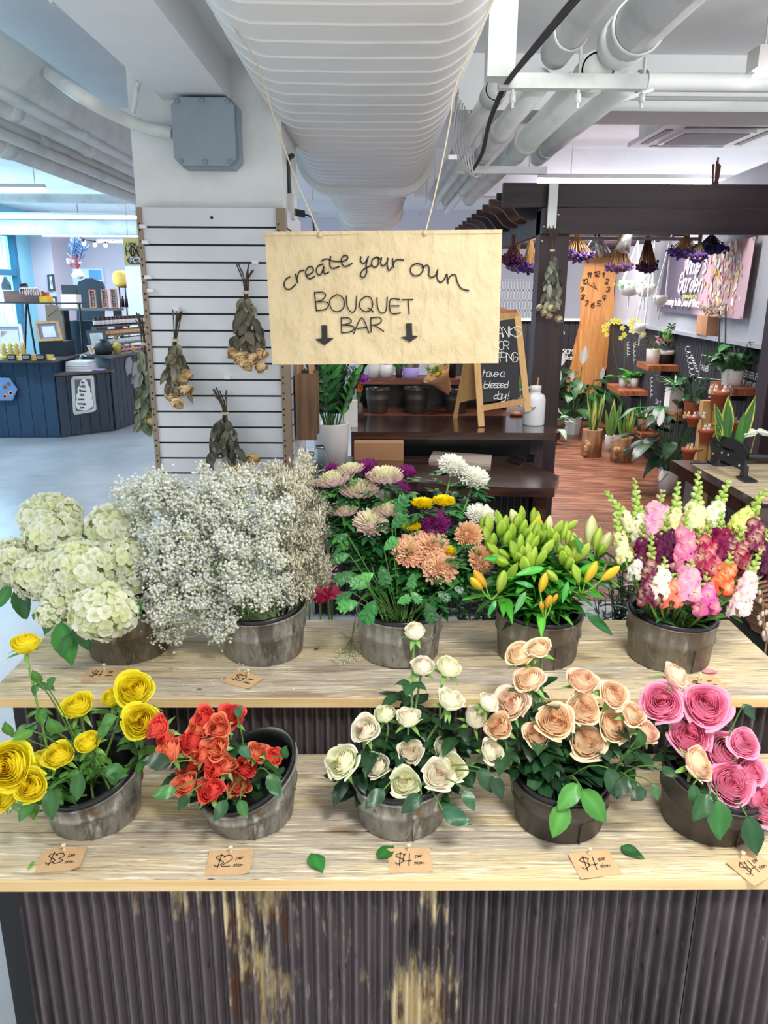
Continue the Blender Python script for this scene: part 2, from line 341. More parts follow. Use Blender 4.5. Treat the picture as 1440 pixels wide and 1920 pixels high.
mb = MB(); box(mb, -5.87, -5.75, 0.2, 14.6, 0, .9); box(mb, -5.87, -5.75, 0.2, 14.6, 2.55, CZ); box(mb, -5.87, -5.75, 13.05, 14.6, .9, 2.55); box(mb, -5.87, -5.75, .2, 8.25, .9, 2.55)
struct('wall_left', mb, MT['cyanlitwall'])
def window(nm, y0, y1, z0, z1, X, nmull):
    wn = MB(); box(wn, X-.05, X-.03, y0, y1, z0, z1); o = struct(nm, wn, MT['sky']); f = MB()
    for i in range(nmull+1):
        yy = y0+(y1-y0)*i/nmull; box(f, X-.03, X+.06, yy-.05, yy+.05, z0, z1)
    for zz in (z0, z0+(z1-z0)*.62, z1): box(f, X-.03, X+.055, y0, y1, zz-.045, zz+.045)
    f.build('window_frame', MT['winframe'], o)
window('window_1', 8.3, 13.0, .95, 2.5, -5.79, 4)
# right-hand shop wall: dark beadboard below, ledge, grey above
def wallpt(Y, off=0): return WA+WB*((Y-5.1)/WB.y)+WN*off
LZ = 1.3
def wallslab(mb, Y0, Y1, z0, z1, o0, o1):
    p = [wallpt(Y0, o0), wallpt(Y1, o0), wallpt(Y1, o1), wallpt(Y0, o1)]
    for q in p: q.z = z0
    return prism(mb, p, (0, 0, z1-z0))
mb = MB(); wallslab(mb, 3.4, 10.4, 0, LZ, -.12, 0)
for i in range(90):
    y = 3.45+i*.077; wallslab(mb, y, y+.068, .02, LZ-.01, 0, .006)
struct('wall_right', mb, MT['chalkwall'])
mb = MB(); wallslab(mb, 3.4, 10.4, LZ, LZ+.03, -.14, .06); struct('trim_1', mb, MT['greywall'])
mb = MB(); wallslab(mb, 3.4, 10.4, LZ+.03, 2.5, -.12, -.02); struct('wall_right_upper', mb, MT['greywall'])
mb = MB(); box(mb, 1.0, 3.0, 10.2, 10.3, 0, LZ)
for i in range(26): box(mb, 1.02+i*.077, 1.088+i*.077, 10.19, 10.2, .02, LZ-.01)
struct('wall_back', mb, MT['chalkwall'])
mb = MB(); box(mb, .95, 3.05, 10.15, 10.33, LZ, LZ+.03); struct('trim_2', mb, MT['white'])
mb = MB(); box(mb, .3, 4.2, 13.0, 13.1, 0, CZ); struct('wall_back_far', mb, MT['farwall'])
# ================= flower stand =================
st = thing('flower_stand', (0.06, 1.68, 0), 'two-step flower stand of weathered planks with rusty corrugated front', 'display stand')
XL, XR = -.925, 1.045
for (y0, y1, z, xl, xr) in ((1.255, 1.392, .55, -.96, 1.3), (1.396, 1.55, .55, -.96, 1.3), (1.553, 1.68, .55, -.96, 1.3), (1.655, 1.80, .72, XL, XR), (1.803, 1.955, .72, XL, XR), (1.958, 2.11, .72, XL, XR)):
    mb = MB(); b = .004; x0, x1 = xl, xr
    P = [(y0, z-.026), (y0, z-b), (y0+b, z), (y1-b, z), (y1, z-b), (y1, z-.026)]
    prism(mb, [(x0, a, c) for a, c in P], (x1-x0, 0, 0)); mb.build('plank', MT['plank'], st)
mb = MB(); box(mb, -.96, 1.3, 1.2505, 1.2545, .524, .547); box(mb, XL, XR, 1.650, 1.6545, .694, .717); mb.build('plank_edge', MT['plankedge'], st)
def corr(mb, x0, x1, y, z0, z1, pitch=.0262, dep=.011, dy=0):
    n = int((x1-x0)/pitch*10); nz = 2; V = []
    for k in range(nz):
        for i in range(n+1):
            x = x0+(x1-x0)*i/n; V.append((x, y+dep*math.cos(2*math.pi*x/pitch)+dy, z0+(z1-z0)*k/(nz-1)))
    F = gridF(n+1, nz); V = np.array(V); m = len(V)
    mb.add(V, F[:, ::-1]); mb.add(V+np.array([0, .002, 0]), F)
for i, (x0, x1, dy) in enumerate(((-.715, -.285, 0), (-.305, .185, -.003), (.17, .66, 0), (.645, 1.2, -.003))):
    mb = MB(); corr(mb, x0, x1, 1.284, .03, .524, dy=dy); mb.build('corrugated_sheet', MT['rust_stained' if i == 1 else 'rust'], st)
for i, (x0, x1) in enumerate(((-.86, -.2), (-.21, .45), (.44, 1.0))):
    mb = MB(); corr(mb, x0, x1, 1.695, .53, .694); mb.build('riser_sheet', MT['rust'], st)
mb = MB()
for x in (-.9, .98):
    for y in (1.72, 2.0): box(mb, x, x+.05, y, y+.05, 0, .694)
for x in (-.78, .6, 1.1): box(mb, x, x+.05, 1.32, 1.37, 0, .524)
box(mb, -.9, 1.0, 2.03, 2.05, .05, .69); mb.build('frame', MT['black'], st)
# ================= buckets =================
def bucket(nm, cx, cy, z0, r0, r1, h, label, grp=None, tx=0, ty=0, mat='galv', pail=True):
    t = thing('flower_bucket', (cx, cy, z0), label, 'bucket', grp)
    sh = lambda V: V+np.stack([0*V[:, 0], 0*V[:, 0], (V[:, 2]-z0)/h*(tx*(V[:, 0]-cx)+ty*(V[:, 1]-cy))], 1)
    R_ = lambda f: r0+(r1-r0)*f
    m = MB(); lathe(m, [(R_(0)*.98, 0.001), (R_(0), .004), (R_(.55), h*.55), (R_(.58)+.0045, h*.60), (R_(.66)+.001, h*.66), (R_(.97), h*.97), (R_(1)+.003, h*.99), (R_(1)+.002, h), (R_(1)-.003, h), (R_(.9)-.004, h*.85)], (cx, cy, z0), n=40, shear=sh)
    seam = MB(); a = -math.pi*.42; sx, sy = math.cos(a), math.sin(a)
    ring = m.build('metal_sleeve', MT[mat], t)
    tube(seam, sh(np.array([(cx+sx*(R_(f)+.001), cy+sy*(R_(f)+.001), z0+h*f) for f in (0.02, .3, .55)])), .0022, 5); seam.build('seam', MT[mat], ring)
    if pail:
        m = MB(); lathe(m, [(r1-.006, h*.7), (r1-.004, h*.96), (r1-.002, h+.010), (r1-.008, h+.012), (r1-.012, h*.94), (r0*.86, h*.15), (.001, h*.13)], (cx, cy, z0), n=36, shear=sh)
        m.build('inner_pail', MT['blackgloss'], t)
    return t
UZ, LZ2 = .7205, .5505
UB = [(-.663, 1.915), (-.30, 1.908), (.063, 1.898), (.430, 1.887), (.776, 1.868)]
LB = [(-.611, 1.455), (-.274, 1.455), (.055, 1.45), (.398, 1.44), (.72, 1.43)]
for (c, mt, lab, tx) in zip(UB, ('galvmid', 'galv', 'galv', 'galvmid', 'galvmid'), ('galvanised bucket holding the white hydrangeas', 'galvanised bucket under the baby\'s breath cloud', 'galvanised bucket with a rust patch holding the chrysanthemums', 'galvanised bucket holding the green lily buds', 'galvanised bucket holding the snapdragons, rightmost on the upper step'), (.22, .08, 0, -.05, -.06)):
    bucket('u', c[0], c[1], UZ, .103, .113, .125, lab, 'galvanised buckets on the upper step', tx, .05, mt)
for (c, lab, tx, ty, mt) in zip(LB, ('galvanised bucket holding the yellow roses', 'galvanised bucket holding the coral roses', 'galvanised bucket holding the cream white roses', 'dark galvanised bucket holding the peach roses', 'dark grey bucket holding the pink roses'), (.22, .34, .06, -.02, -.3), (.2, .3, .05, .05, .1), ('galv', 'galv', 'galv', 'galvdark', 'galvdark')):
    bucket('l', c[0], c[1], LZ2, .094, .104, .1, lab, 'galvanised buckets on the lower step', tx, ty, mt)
# ================= flower makers =================
def leafgeo(mb, base, d, up, L, W, col, droop=.3, fold=.25, serr=0, rn=None, ns=8, nv=5, curl=0):
    d = Vector(d).normalized(); up = Vector(up); s = d.cross(up)
    if s.length < 1e-4: s = d.cross(Vector((1, 0, .1)))
    s.normalize(); up = s.cross(d).normalized()
    b, d_, s_, u_ = (np.array(v) for v in (base, d, s, up))
    t = np.linspace(0, 1, ns); wv = np.sin(math.pi*np.clip(t, 0, 1)**.78)**.85*W*.5; wv[0] = W*.03; wv[-1] = W*.015
    if serr: wv = wv*(1+serr*(np.arange(ns) % 2))
    j = np.linspace(-1, 1, nv); ph = rn.uniform(0, 6) if rn else 0; V = []; K = []
    c0 = np.array(hexc(col)) if isinstance(col, str) else np.array(col)
    for i in range(ns):
        mid = b+d_*L*(t[i]-.12*abs(droop)*t[i]**2)-u_*droop*L*t[i]**2
        for k in range(nv):
            V.append(mid+s_*wv[i]*j[k]+u_*(fold*abs(j[k])*wv[i]+.06*W*math.sin(ph+t[i]*7+j[k]*2)-curl*wv[i]*j[k]**2))
            K.append(c0*(1.35 if k == nv//2 else 1.0))
    return mb.add(V, gridF(nv, ns), np.array(K))
def rv(rn, s=1): return Vector((rn.gauss(0, s), rn.gauss(0, s), rn.gauss(0, s)))
def rosegeo(mb, c, ax, Rr, inner, outer, rn, N=24, opn=1.0, tall=1.0, frill=.03):
    x, y, a = map(np.array, frame(ax)); c = np.array(c); ci, co = [np.array(hexc(h) if isinstance(h, str) else h) for h in (inner, outer)]; ci = ci*.7+co*.3; ph0 = rn.uniform(0, 6)
    u = np.linspace(-1, 1, 9)[None, :]; v = np.linspace(0, 1, 9)[:, None]; N = 42
    for k in range(N):
        t = k/(N-1); th = ph0+k*2.4+rn.uniform(-.15, .15); g = max(0, (t-.62)/.38); rr = Rr*(.05+.86*t**1.1)*(1 if opn > .9 else .90); wa = 1.55-.68*t+rn.uniform(-.1, .1)
        top = Rr*((.62-.34*t*opn-.10*g)*tall+rn.uniform(-.035, .035)); h = top+Rr*.62*tall
        rho = rr*np.sin(math.pi*(.10+.56*v))+Rr*.26*opn*g**1.5*np.clip((v-.66)/.34, 0, 1)**1.6+Rr*.03*np.clip((v-.85)/.15, 0, 1)
        rho = rho+frill*Rr*np.sin(3.2*u+ph0+k)*v**2*(0.6+t)
        zz = -Rr*.62*tall+h*v*(1-.15*np.abs(u)**3)-Rr*(.03+.16*g*opn)*np.clip((v-.80)/.20, 0, 1)**1.6+frill*Rr*.8*np.cos(4*u+k)*v**2
        an = th+wa*u*(1-.12*v)
        P = c+(rho*np.cos(an))[..., None]*x+(rho*np.sin(an))[..., None]*y+(zz+0*u)[..., None]*a
        m = np.clip(.18+t*1.9+.8*(v-.75)+0*u, 0, 1)[..., None]; K = ci*(1-m)+co*m
        K = K*(1+.08*rn.uniform(-1, .8))
        mb.add(P.reshape(-1, 3), gridF(9, 9), np.clip(K.reshape(-1, 3), 0, 1))
def stemleaves(mb, path, rn, n, L, cols, t0=.15, t1=.85, spread=1.0, comp=True):
    m = len(path)
    for i in range(n):
        t = t0+(t1-t0)*(i+rn.random()*.8)/n; k = min(int(t*(m-1)), m-2); p = path[k].lerp(path[k+1], t*(m-1)-k)
        a = rn.uniform(0, 6.28); d = Vector((math.cos(a), math.sin(a)*.9-.15, rn.uniform(-.1, .55)))*spread; c = rn.choice(cols)
        q = p+d.normalized()*L*.45; tube(mb, [p, p.lerp(q, .5)+Vector((0, 0, .004)), q], .0011, 4, '4f7a35', False)
        leafgeo(mb, q, d, (0, 0, 1), L*rn.uniform(.85, 1.15), L*.58, c, rn.uniform(.1, .5), .2, .08, rn)
        if comp:
            for sgn in (-1, 1):
                s = d.cross(Vector((0, 0, 1))).normalized()*sgn
                leafgeo(mb, p.lerp(q, .65), (d.normalized()*.5+s), (0, 0, 1), L*.72, L*.42, c, rn.uniform(.1, .5), .2, .08, rn)
GREENS = ['2f5b28', '3a6b2c', '24491f', '466f30', '1f4420']
SG, DG = ['5a8f38', '4a7d32', '3b6b2b'], ['1f3f24', '26492a', '16331d', '2c5630']
def rose(px, py, dia, Y, ax, root, inner, outer, label, grp, seed, opn=1.0, tall=1.0, frill=.03, leaves=4, cols=GREENS, LL=.045, stemc='5c8a3c', cat='rose', lz=(.25, .8)):
    rn = random.Random(seed); c = aY(px, py, Y); Rr = dia*.5*scl(Y, c.z)*1.06; ax = Vector(ax).normalized()
    rt = Vector(root)+Vector((rn.uniform(-.05, .05), rn.uniform(-.04, .04), 0))
    t = thing('cut_rose', rt, label, cat, grp)
    mb = MB(); rosegeo(mb, c, ax, Rr, inner, outer, rn, 26, opn, tall, frill); mb.build('bloom', MT['petal'], t)
    base = c-ax*Rr*.62*tall; mid = base-ax*.05; ctl = Vector((base.x*.6+rt.x*.4, base.y*.6+rt.y*.4, (base.z*.55+rt.z*.45)))-ax*.02
    path = [base, base-ax*.012]+bez(base-ax*.02, ctl, rt, 9)
    mb = MB(); tube(mb, path, .0028, 7, stemc); lathe(mb, [(.001, -.008), (.0065, -.002), (.007, .006), (.004, .012)], base, ax, 9, stemc); mb.build('stem', MT['stem'], t)
    mb = MB(); x, y, a = frame(ax)
    for k in range(5):
        th = k*1.2566+rn.random(); d = (x*math.cos(th)+y*math.sin(th)); leafgeo(mb, base+d*.004, d+ax*rn.uniform(-.2, .6), ax, Rr*1.0, .011, '6f9a48', rn.uniform(.2, .7), .2, 0, rn, 6, 3)
    mb.build('sepals', MT['leaf'], t)
    if leaves:
        mb = MB(); stemleaves(mb, path[2:], rn, leaves, LL, cols, *lz); mb.build('leaves', MT['leaf'], t)
    return t
# ================= lower step: roses =================
def YL(py, o=0): return 1.375+max(0, 1490-py)*.00055+o
up = (0, -.25, 1)
YR = [(47, 1206, 60, .05, (.05, -.1, 1), .75, 'topmost yellow rose, on a tall stem in front of the hydrangea leaves'),
 (145, 1322, 64, .03, (0, -.35, .9), .9, 'yellow rose left of the two highest over the bucket, cup shaped'),
 (212, 1306, 50, .07, (-.3, -.2, 1), .8, 'yellow rose half hidden behind the highest open yellow rose'),
 (250, 1292, 70, .04, (.1, -.7, .7), 1, 'wide open yellow rose with spiral centre just under the four dollar card'),
 (262, 1352, 68, .0, (.15, -.75, .6), 1, 'yellow rose at the right edge of its bunch touching the coral roses'),
 (165, 1391, 54, -.01, (-.1, -.3, .9), .8, 'small round yellow rose in the middle of its bunch'),
 (110, 1414, 58, -.01, (0, -.35, .9), 1, 'yellow rose left of the small round one, above the bucket rim'),
 (72, 1424, 48, .03, (-.3, -.2, .9), .8, 'yellow rose squeezed between two larger ones at the left'),
 (14, 1436, 92, -.06, (.1, -.8, .5), 1, 'largest yellow rose, cut off by the left edge'),
 (55, 1473, 62, -.05, (.1, -.7, .6), 1, 'yellow rose below the largest one, lowest of the fully open ones'),
 (8, 1492, 58, -.02, (-.2, -.6, .6), 1, 'yellow rose in the lower left corner of its bunch')]
for i, (px, py, d, o, ax, op, lab) in enumerate(YR):
    rose(px, py, d, YL(py, o), ax, (LB[0][0]+(px-150)*.0004, LB[0][1], .60), 'ffd800', 'fff03c', lab, 'yellow roses', 100+i, op, 1.0, .035, 4, SG, .042, '6d9a3c', lz=(.12, .75))
CR = [(296, 1364, 52, 'coral rose furthest left, next to a yellow rose'), (316, 1410, 56, 'coral and yellow rose turned down at the left of its bunch'), (356, 1390, 52, 'coral rose in the second column from the left, middle height'),
 (372, 1364, 48, 'coral rose behind and above the middle left one'), (383, 1345, 48, 'coral rose in the upper left of its bunch'), (408, 1362, 50, 'coral rose left of the highest one'),
 (434, 1343, 54, 'highest coral rose with two leaves beside it'), (404, 1402, 54, 'pale coral rose in the centre of the bunch'), (360, 1434, 56, 'wide coral rose at the left above the lowest pair'),
 (346, 1471, 54, 'lowest left coral rose over the bucket rim'), (393, 1481, 56, 'lowest coral rose in front of the bucket rim'), (422, 1432, 48, 'coral rose with yellow underside right of the centre'),
 (401, 1442, 42, 'small coral rose between the centre ones and the lowest one'), (447, 1470, 52, 'coral and yellow rose low on the right'), (461, 1436, 48, 'coral rose right of the yellow-bellied one'),
 (484, 1409, 44, 'coral rose second from the right, beside the dark pail rim'), (515, 1417, 38, 'small coral rosebud furthest right'), (376, 1413, 44, 'small coral rose tucked behind the centre of its bunch'),
 (310, 1386, 44, 'coral rose between the leftmost two')]
for i, (px, py, d, lab) in enumerate(CR):
    ax = ((px-400)*.005, -.45+rnd.uniform(-.2, .1), .75)
    rose(px, py, d, YL(py, rnd.uniform(-.02, .03)), ax, (LB[1][0]+(px-410)*.0006, LB[1][1], .60), ['ee5a4e', 'f08a5a', 'e4483f'][i % 3], ['fa7464', 'f89a74', 'f4645c', 'faa67c'][i % 4], lab, 'coral roses', 200+i, .72 if d < 46 else .85, 1.08, .10, 3, DG, .04, '4f7a35', lz=(.2, .7))
WR = [(778, 1183, 46, .6, 'half open white rose on the tallest stem in front of the chrysanthemum bucket'), (792, 1248, 50, .75, 'creamy white rose just below the tallest one'), (841, 1250, 52, .7, 'white rose right of the blush one, on a thick green stem'),
 (845, 1311, 56, .8, 'tall white rosebud cup above the dark leaves'), (892, 1345, 52, .7, 'greenish white rose next to the orange peach rose'), (721, 1338, 46, .7, 'cream yellow rose in the upper left of its bunch'),
 (766, 1344, 50, .8, 'blush white rose right of the cream yellow one'), (684, 1367, 60, .9, 'big round greenish cream rose at the upper left'), (640, 1427, 66, 1, 'open greenish white rose furthest left'),
 (705, 1434, 54, .85, 'blush cream rose right of the leftmost one'), (769, 1409, 52, .85, 'blush cream rose in the middle of its bunch'), (759, 1465, 58, 1, 'lowest cream rose with pink heart'),
 (833, 1404, 46, .9, 'small tan cream rose above the twin roses'), (822, 1452, 62, 1, 'open cream rose with spiral heart low on the right'), (848, 1438, 58, 1, 'white rose with a wide flat petal behind the low right one'),
 (923, 1409, 54, .9, 'tan cream rose drooping to the right of its bunch'), (917, 1316, 46, .8, 'pale cream rose half hidden behind the blush pink rose')]
for i, (px, py, d, op, lab) in enumerate(WR):
    ax = ((px-770)*.004, -.15-.5*(py > 1360), .85)
    rose(px, py, d, YL(py, rnd.uniform(-.02, .03)), ax, (LB[2][0]+(px-770)*.0005, LB[2][1], .60), ['f4dfb0', 'efcfb4', 'f1e3b0'][i % 3], ['fffbe8', 'fff8e8', 'fbfbe0'][i % 3], lab, 'cream white roses', 300+i, op, 1.12 if op < .9 else 1, .05, 6, DG, .055, '6d9450', lz=(.18, .8))
PR = [(975, 1225, 58, 1, 'f0b060', 'fbd9ad', 'yellow-hearted peach rose of the top pair'), (1010, 1214, 54, .9, 'f3bd80', 'fbd8bb', 'topmost peach rose at the right of the top pair'), (991, 1273, 60, 1, 'f0a85c', 'fbcdb0', 'peach rose directly below the top pair'),
 (958, 1318, 66, 1, 'f6b9a2', 'fbd6cd', 'pale blush pink rose at the left of the peach bunch'), (936, 1361, 56, .9, 'f0a25c', 'f6bd92', 'orange peach rose turned left, under the blush one'), (1092, 1276, 64, .85, 'f6b888', 'f8b9a4', 'ruffled salmon rose behind, facing up'),
 (1040, 1351, 70, 1, 'f0a456', 'fbc99c', 'large peach rose left of centre'), (1008, 1377, 58, .9, 'f2a566', 'f8c3a0', 'peach rose peeking out left of the large one'), (1094, 1328, 64, 1, 'f0a860', 'fbcfb0', 'peach rose between the salmon rose and the lowest one'),
 (1152, 1302, 56, 1, 'f0a050', 'fac7aa', 'peach rose with orange heart high on the right'), (1188, 1340, 54, .9, 'efb45c', 'fbcfae', 'peach rose furthest right of the cluster'), (1152, 1362, 64, 1, 'f0b050', 'fbcfa8', 'peach rose with golden spiral right of the lowest one'),
 (1101, 1390, 72, 1, 'f6c070', 'fdd8c0', 'lowest and largest peach rose above the bright leaves'), (1216, 1374, 46, .8, 'f2a08c', 'f6b4a4', 'salmon rose half hidden at the right of the cluster'), (1268, 1266, 58, .85, 'f6cdaa', 'fad2c4', 'pale peach rose standing alone above the pink roses'),
 (1310, 1432, 66, .95, 'efb25c', 'f9c6a8', 'peach rose among the pink roses')]
for i, (px, py, d, op, c1, c2, lab) in enumerate(PR):
    ax = ((px-1080)*.003, -.25-.45*(py > 1290), .8); rt = LB[4] if px > 1240 else LB[3]
    rose(px, py, d, YL(py, rnd.uniform(-.02, .03)+(.03 if py < 1240 else 0)), ax, (rt[0]+(px-1080)*.0004*(px < 1240), rt[1], .60), mixc(hexc(c1), (1, .88, .55), .22), mixc(hexc(c2), (1, .92, .70), .58), lab, 'peach roses', 400+i, op, 1.0, .05, 6, DG, .058, '557c3f', lz=(.2, .8))
KR = [(1240, 1317, 78, 'pink rose left of the bunch with crimson heart'), (1325, 1322, 86, 'highest pink rose, wide open with crimson heart'), (1294, 1379, 76, 'pink rose below the left one, above the peach rose'),
 (1366, 1412, 90, 'large pink rose in the middle of its bunch'), (1372, 1470, 82, 'pink rose below the large middle one'), (1412, 1446, 52, 'small pink rosebud pressed between two big ones'),
 (1429, 1503, 88, 'lowest pink rose, cut off by the right edge'), (1396, 1394, 58, 'pink rose hidden behind the large middle one')]
for i, (px, py, d, lab) in enumerate(KR):
    ax = ((px-1400)*.002, -.62, .65)
    rose(px, py, d, YL(py, rnd.uniform(-.02, .02)), ax, (LB[4][0], LB[4][1], .60), ['e8607c', 'e0546c', 'f07a98'][i % 3], 'fbb2ce', lab, 'pink roses', 500+i, 1, .95, .04, 4, DG, .055, '557c3f', lz=(.2, .7))
# large leaves at the bucket rims, each still on its stem
def leafstem(root, leaves, label, grp='leafy rose stems', cols=None):
    t = thing('rose_foliage', root, label, 'foliage', grp); rn = random.Random(int(leaves[0][0])); mb = MB(); sm = MB()
    for (px, py, dx, dy, L, c) in leaves:
        Y = YL(py, -.05); p = aY(px, py, Y); q = aY(px+dx, py+dy, Y-.03); rt = Vector(root)
        tube(sm, bez(rt, rt.lerp(p, .5)+Vector((0, 0, .05)), p, 6), .0016, 5, '4f7a35'); d = q-p
        leafgeo(mb, p, d, Vector((0, -.75, .7)), L*.84*scl(Y, .65), L*.47*scl(Y, .65), c, .15, .12, .06, rn, 12, 5)
    sm.build('stem', MT['stem'], t); mb.build('leaves', MT['leaf'], t)
leafstem((LB[3][0], LB[3][1], .62), [(1085, 1470, -35, 45, 75, '4a8a38'), (1060, 1505, -20, 60, 82, '4f8f38'), (1092, 1480, 45, 60, 88, '3f7f30'), (1140, 1440, 20, 55, 70, '23492a')], 'spray of bright green rose leaves hanging over the dark peach rose bucket')
leafstem((LB[2][0]+.03, LB[2][1], .62), [(830, 1520, 55, 25, 70, '2a5a3e'), (790, 1490, -50, 45, 60, '23492c'), (720, 1480, -30, 30, 60, '26492a'), (900, 1440, 30, 60, 60, '23492a'), (925, 1455, 25, 60, 55, '1c3d24'), (870, 1480, 20, 40, 50, '2d5a34')], 'dark leaf spray hanging over the cream rose bucket')
leafstem((LB[4][0], LB[4][1], .62), [(1345, 1500, 10, 80, 95, '2f6a30'), (1400, 1530, 20, 60, 90, '1f4a28'), (1330, 1490, -25, 45, 70, '26502a'), (1300, 1470, 5, 60, 50, '2c5630'), (1395, 1320, 30, 40, 40, '22402a')], 'glossy dark leaves hanging below the pink roses')
leafstem((LB[1][0], LB[1][1], .62), [(330, 1480, -55, 15, 52, '3f7a3a'), (320, 1430, -60, -5, 66, '1d3b22'), (505, 1450, 18, 45, 58, '2f6030'), (425, 1500, -25, 40, 50, '2c5630'), (450, 1500, 10, 30, 45, '3c6e38'), (350, 1490, -10, 20, 45, '26492a'), (445, 1345, 12, -50, 38, '466f48'), (530, 1420, 12, -40, 40, '2f6030'), (450, 1400, 20, 20, 40, '3a6a48')], 'dark green leaf spray around the coral roses')
leafstem((LB[0][0], LB[0][1], .62), [(60, 1500, -20, 30, 50, '3c7034'), (95, 1480, 0, 50, 66, '2f5f2c'), (150, 1450, -10, 60, 60, '2f5f2c'), (200, 1440, 40, 15, 60, '3c7034'), (185, 1380, 25, -30, 50, '4a7f38'), (60, 1370, -25, 10, 50, '5c8f3c'), (20, 1380, -25, -50, 44, '4a7d32'), (110, 1375, -20, -25, 60, '4a7f38'), (190, 1360, 30, -20, 60, '568a44'), (75, 1280, -25, -35, 40, '4a7f38'), (90, 1290, 15, -30, 44, '4a7f38'), (210, 1470, 15, -30, 50, '2f5f2c')], 'mid green leaf spray around the yellow roses')
leafstem((LB[3][0]+.1, LB[3][1], .62), [(1200, 1400, 5, -45, 55, '2c5a2a'), (1210, 1480, -25, 20, 50, '1d3b22'), (1225, 1470, 15, 50, 36, '3c6438'), (1180, 1460, -30, 40, 55, '1d3b22'), (1240, 1440, 30, 15, 40, '26492a')], 'dark drooping leaf sprig between the peach and pink roses')
# loose leaves, petals and cards on the stand
def loose(px, py, z, L, ang, col, label, grp='loose leaves on the stand', ratio=.62, nm='fallen_leaf', cat='leaf', dr=-.12):
    p = aZ(px, py, z); mb = MB(); rn = random.Random(px); d = Vector((math.cos(ang), math.sin(ang), .02)); base = p-d*L*.5+Vector((0, 0, .002+.1*L))
    leafgeo(mb, base, d, (0, 0, 1), L, L*ratio, col, .1, .15, .04, rn, 12, 5, .1)
    V = mb.V[0]; V[:, 2] += z+.0012-V[:, 2].min(); tag(mb.build(nm, MT['leaf']), label, cat, grp)
loose(595, 1622, .55, .055, R(-65), '2f7a35', 'green leaf lying alone between the two dollar card and the cream rose bucket')
loose(724, 1601, .55, .052, R(55), '2f7030', 'green leaf overlapping the card below the cream rose bucket')
loose(1186, 1602, .55, .05, R(-40), '2b5f33', 'folded green leaf right of the card below the peach roses')
loose(58, 1625, .55, .026, R(-100), '5a9a3a', 'tiny green leaf scrap left of the three dollar card', ratio=.25)
loose(594, 1218, .72, .022, R(60), '5a3030', 'small dark red leaf scrap right of the baby\'s breath bucket', ratio=.4)
loose(1330, 1262, .72, .04, R(170), 'f0909c', 'pink petal lying at the foot of the snapdragon bucket', 'petal', .6, 'fallen_petal', 'petal')
def pricecard(px, py, z, w, h, ang, text, label, tilt=0, curl=.006):
    p = aZ(px, py, z)+Vector((0, 0, .0012)); r = Vector((math.cos(ang), math.sin(ang), 0)); u = Vector((-r.y, r.x, 0)).lerp(Vector((0, 0, 1)), .10).normalized()
    u = r.cross(Vector((0, 0, 1)).lerp(Vector((0, -1, 0)), .12).normalized())*-1; n = r.cross(u)
    t = thing('price_card', p-u*h/2, label, 'price card', 'kraft price cards'); mb = MB(); nx = 9; V = []
    for k in range(5):
        for i in range(nx):
            a, b = i/(nx-1), k/4; V.append(p+r*w*(a-.5)+u*h*(b-.5)+n*(curl*max(0, a-.7)*3*(1-b)**2+.0006))
    V = np.array([list(v) for v in V]); V[:, 2] = np.maximum(V[:, 2], z+.0008); F = gridF(nx, 5); mb.add(V, F); mb.add(V-np.array([0, 0, .0006]), F[:, ::-1]); mb.build('card', MT['card'], t)
    m = MB(); s = h*.40; letter(m, text, p-r*w*.34-u*h*.14+n*.001, r, u, s, .0017, hexc('191715'), .12, .62, .0010)
    letter(m, 'per', p+r*w*.14+u*h*.10+n*.001, r, u, h*.13, .0010, hexc('191715'), .1, .72, .0010)
    letter(m, 'stem', p+r*w*.10-u*h*.16+n*.001, r, u, h*.13, .0010, hexc('191715'), .1, .72, .0010); m.build('writing', MT['ink'], t)
    m = MB(); q = p+u*h*.40+n*.001; lathe(m, [(.0012, -.002), (.0045, .001), (.0022, .004), (.0022, .010), (.0048, .013), (.0044, .016), (.001, .017)], q, (0, -.1, 1), 10, 'e3cfa8'); m.build('push_pin', MT['vcgloss'], t)
pricecard(115, 1614, .55, .086, .062, R(6), '$3', 'kraft card reading $3 per stem with curled corner below the yellow roses', curl=.012)
pricecard(430, 1619, .55, .088, .066, R(2), '$2', 'kraft card reading $2 per stem below the coral roses', curl=.010)
pricecard(768, 1615, .55, .086, .064, R(2), '$4', 'kraft card reading $4 per stem below the cream roses, partly under a leaf')
pricecard(1115, 1622, .55, .086, .066, R(9), '$4', 'kraft card reading $4 per stem below the peach roses')
pricecard(1412, 1628, .55, .08, .066, R(28), '$4', 'tilted kraft card reading $4 at the right edge below the pink roses')
pricecard(192, 1266, .72, .088, .056, R(4), '$4', 'kraft card reading $4 per stem below the hydrangeas')
pricecard(455, 1276, .72, .085, .062, R(-28), '$3', 'kraft card reading $3 per stem turned clockwise below the baby\'s breath')
pricecard(1322, 1284, .72, .09, .06, R(14), '$5', 'kraft card on the upper step half hidden behind the pink roses')
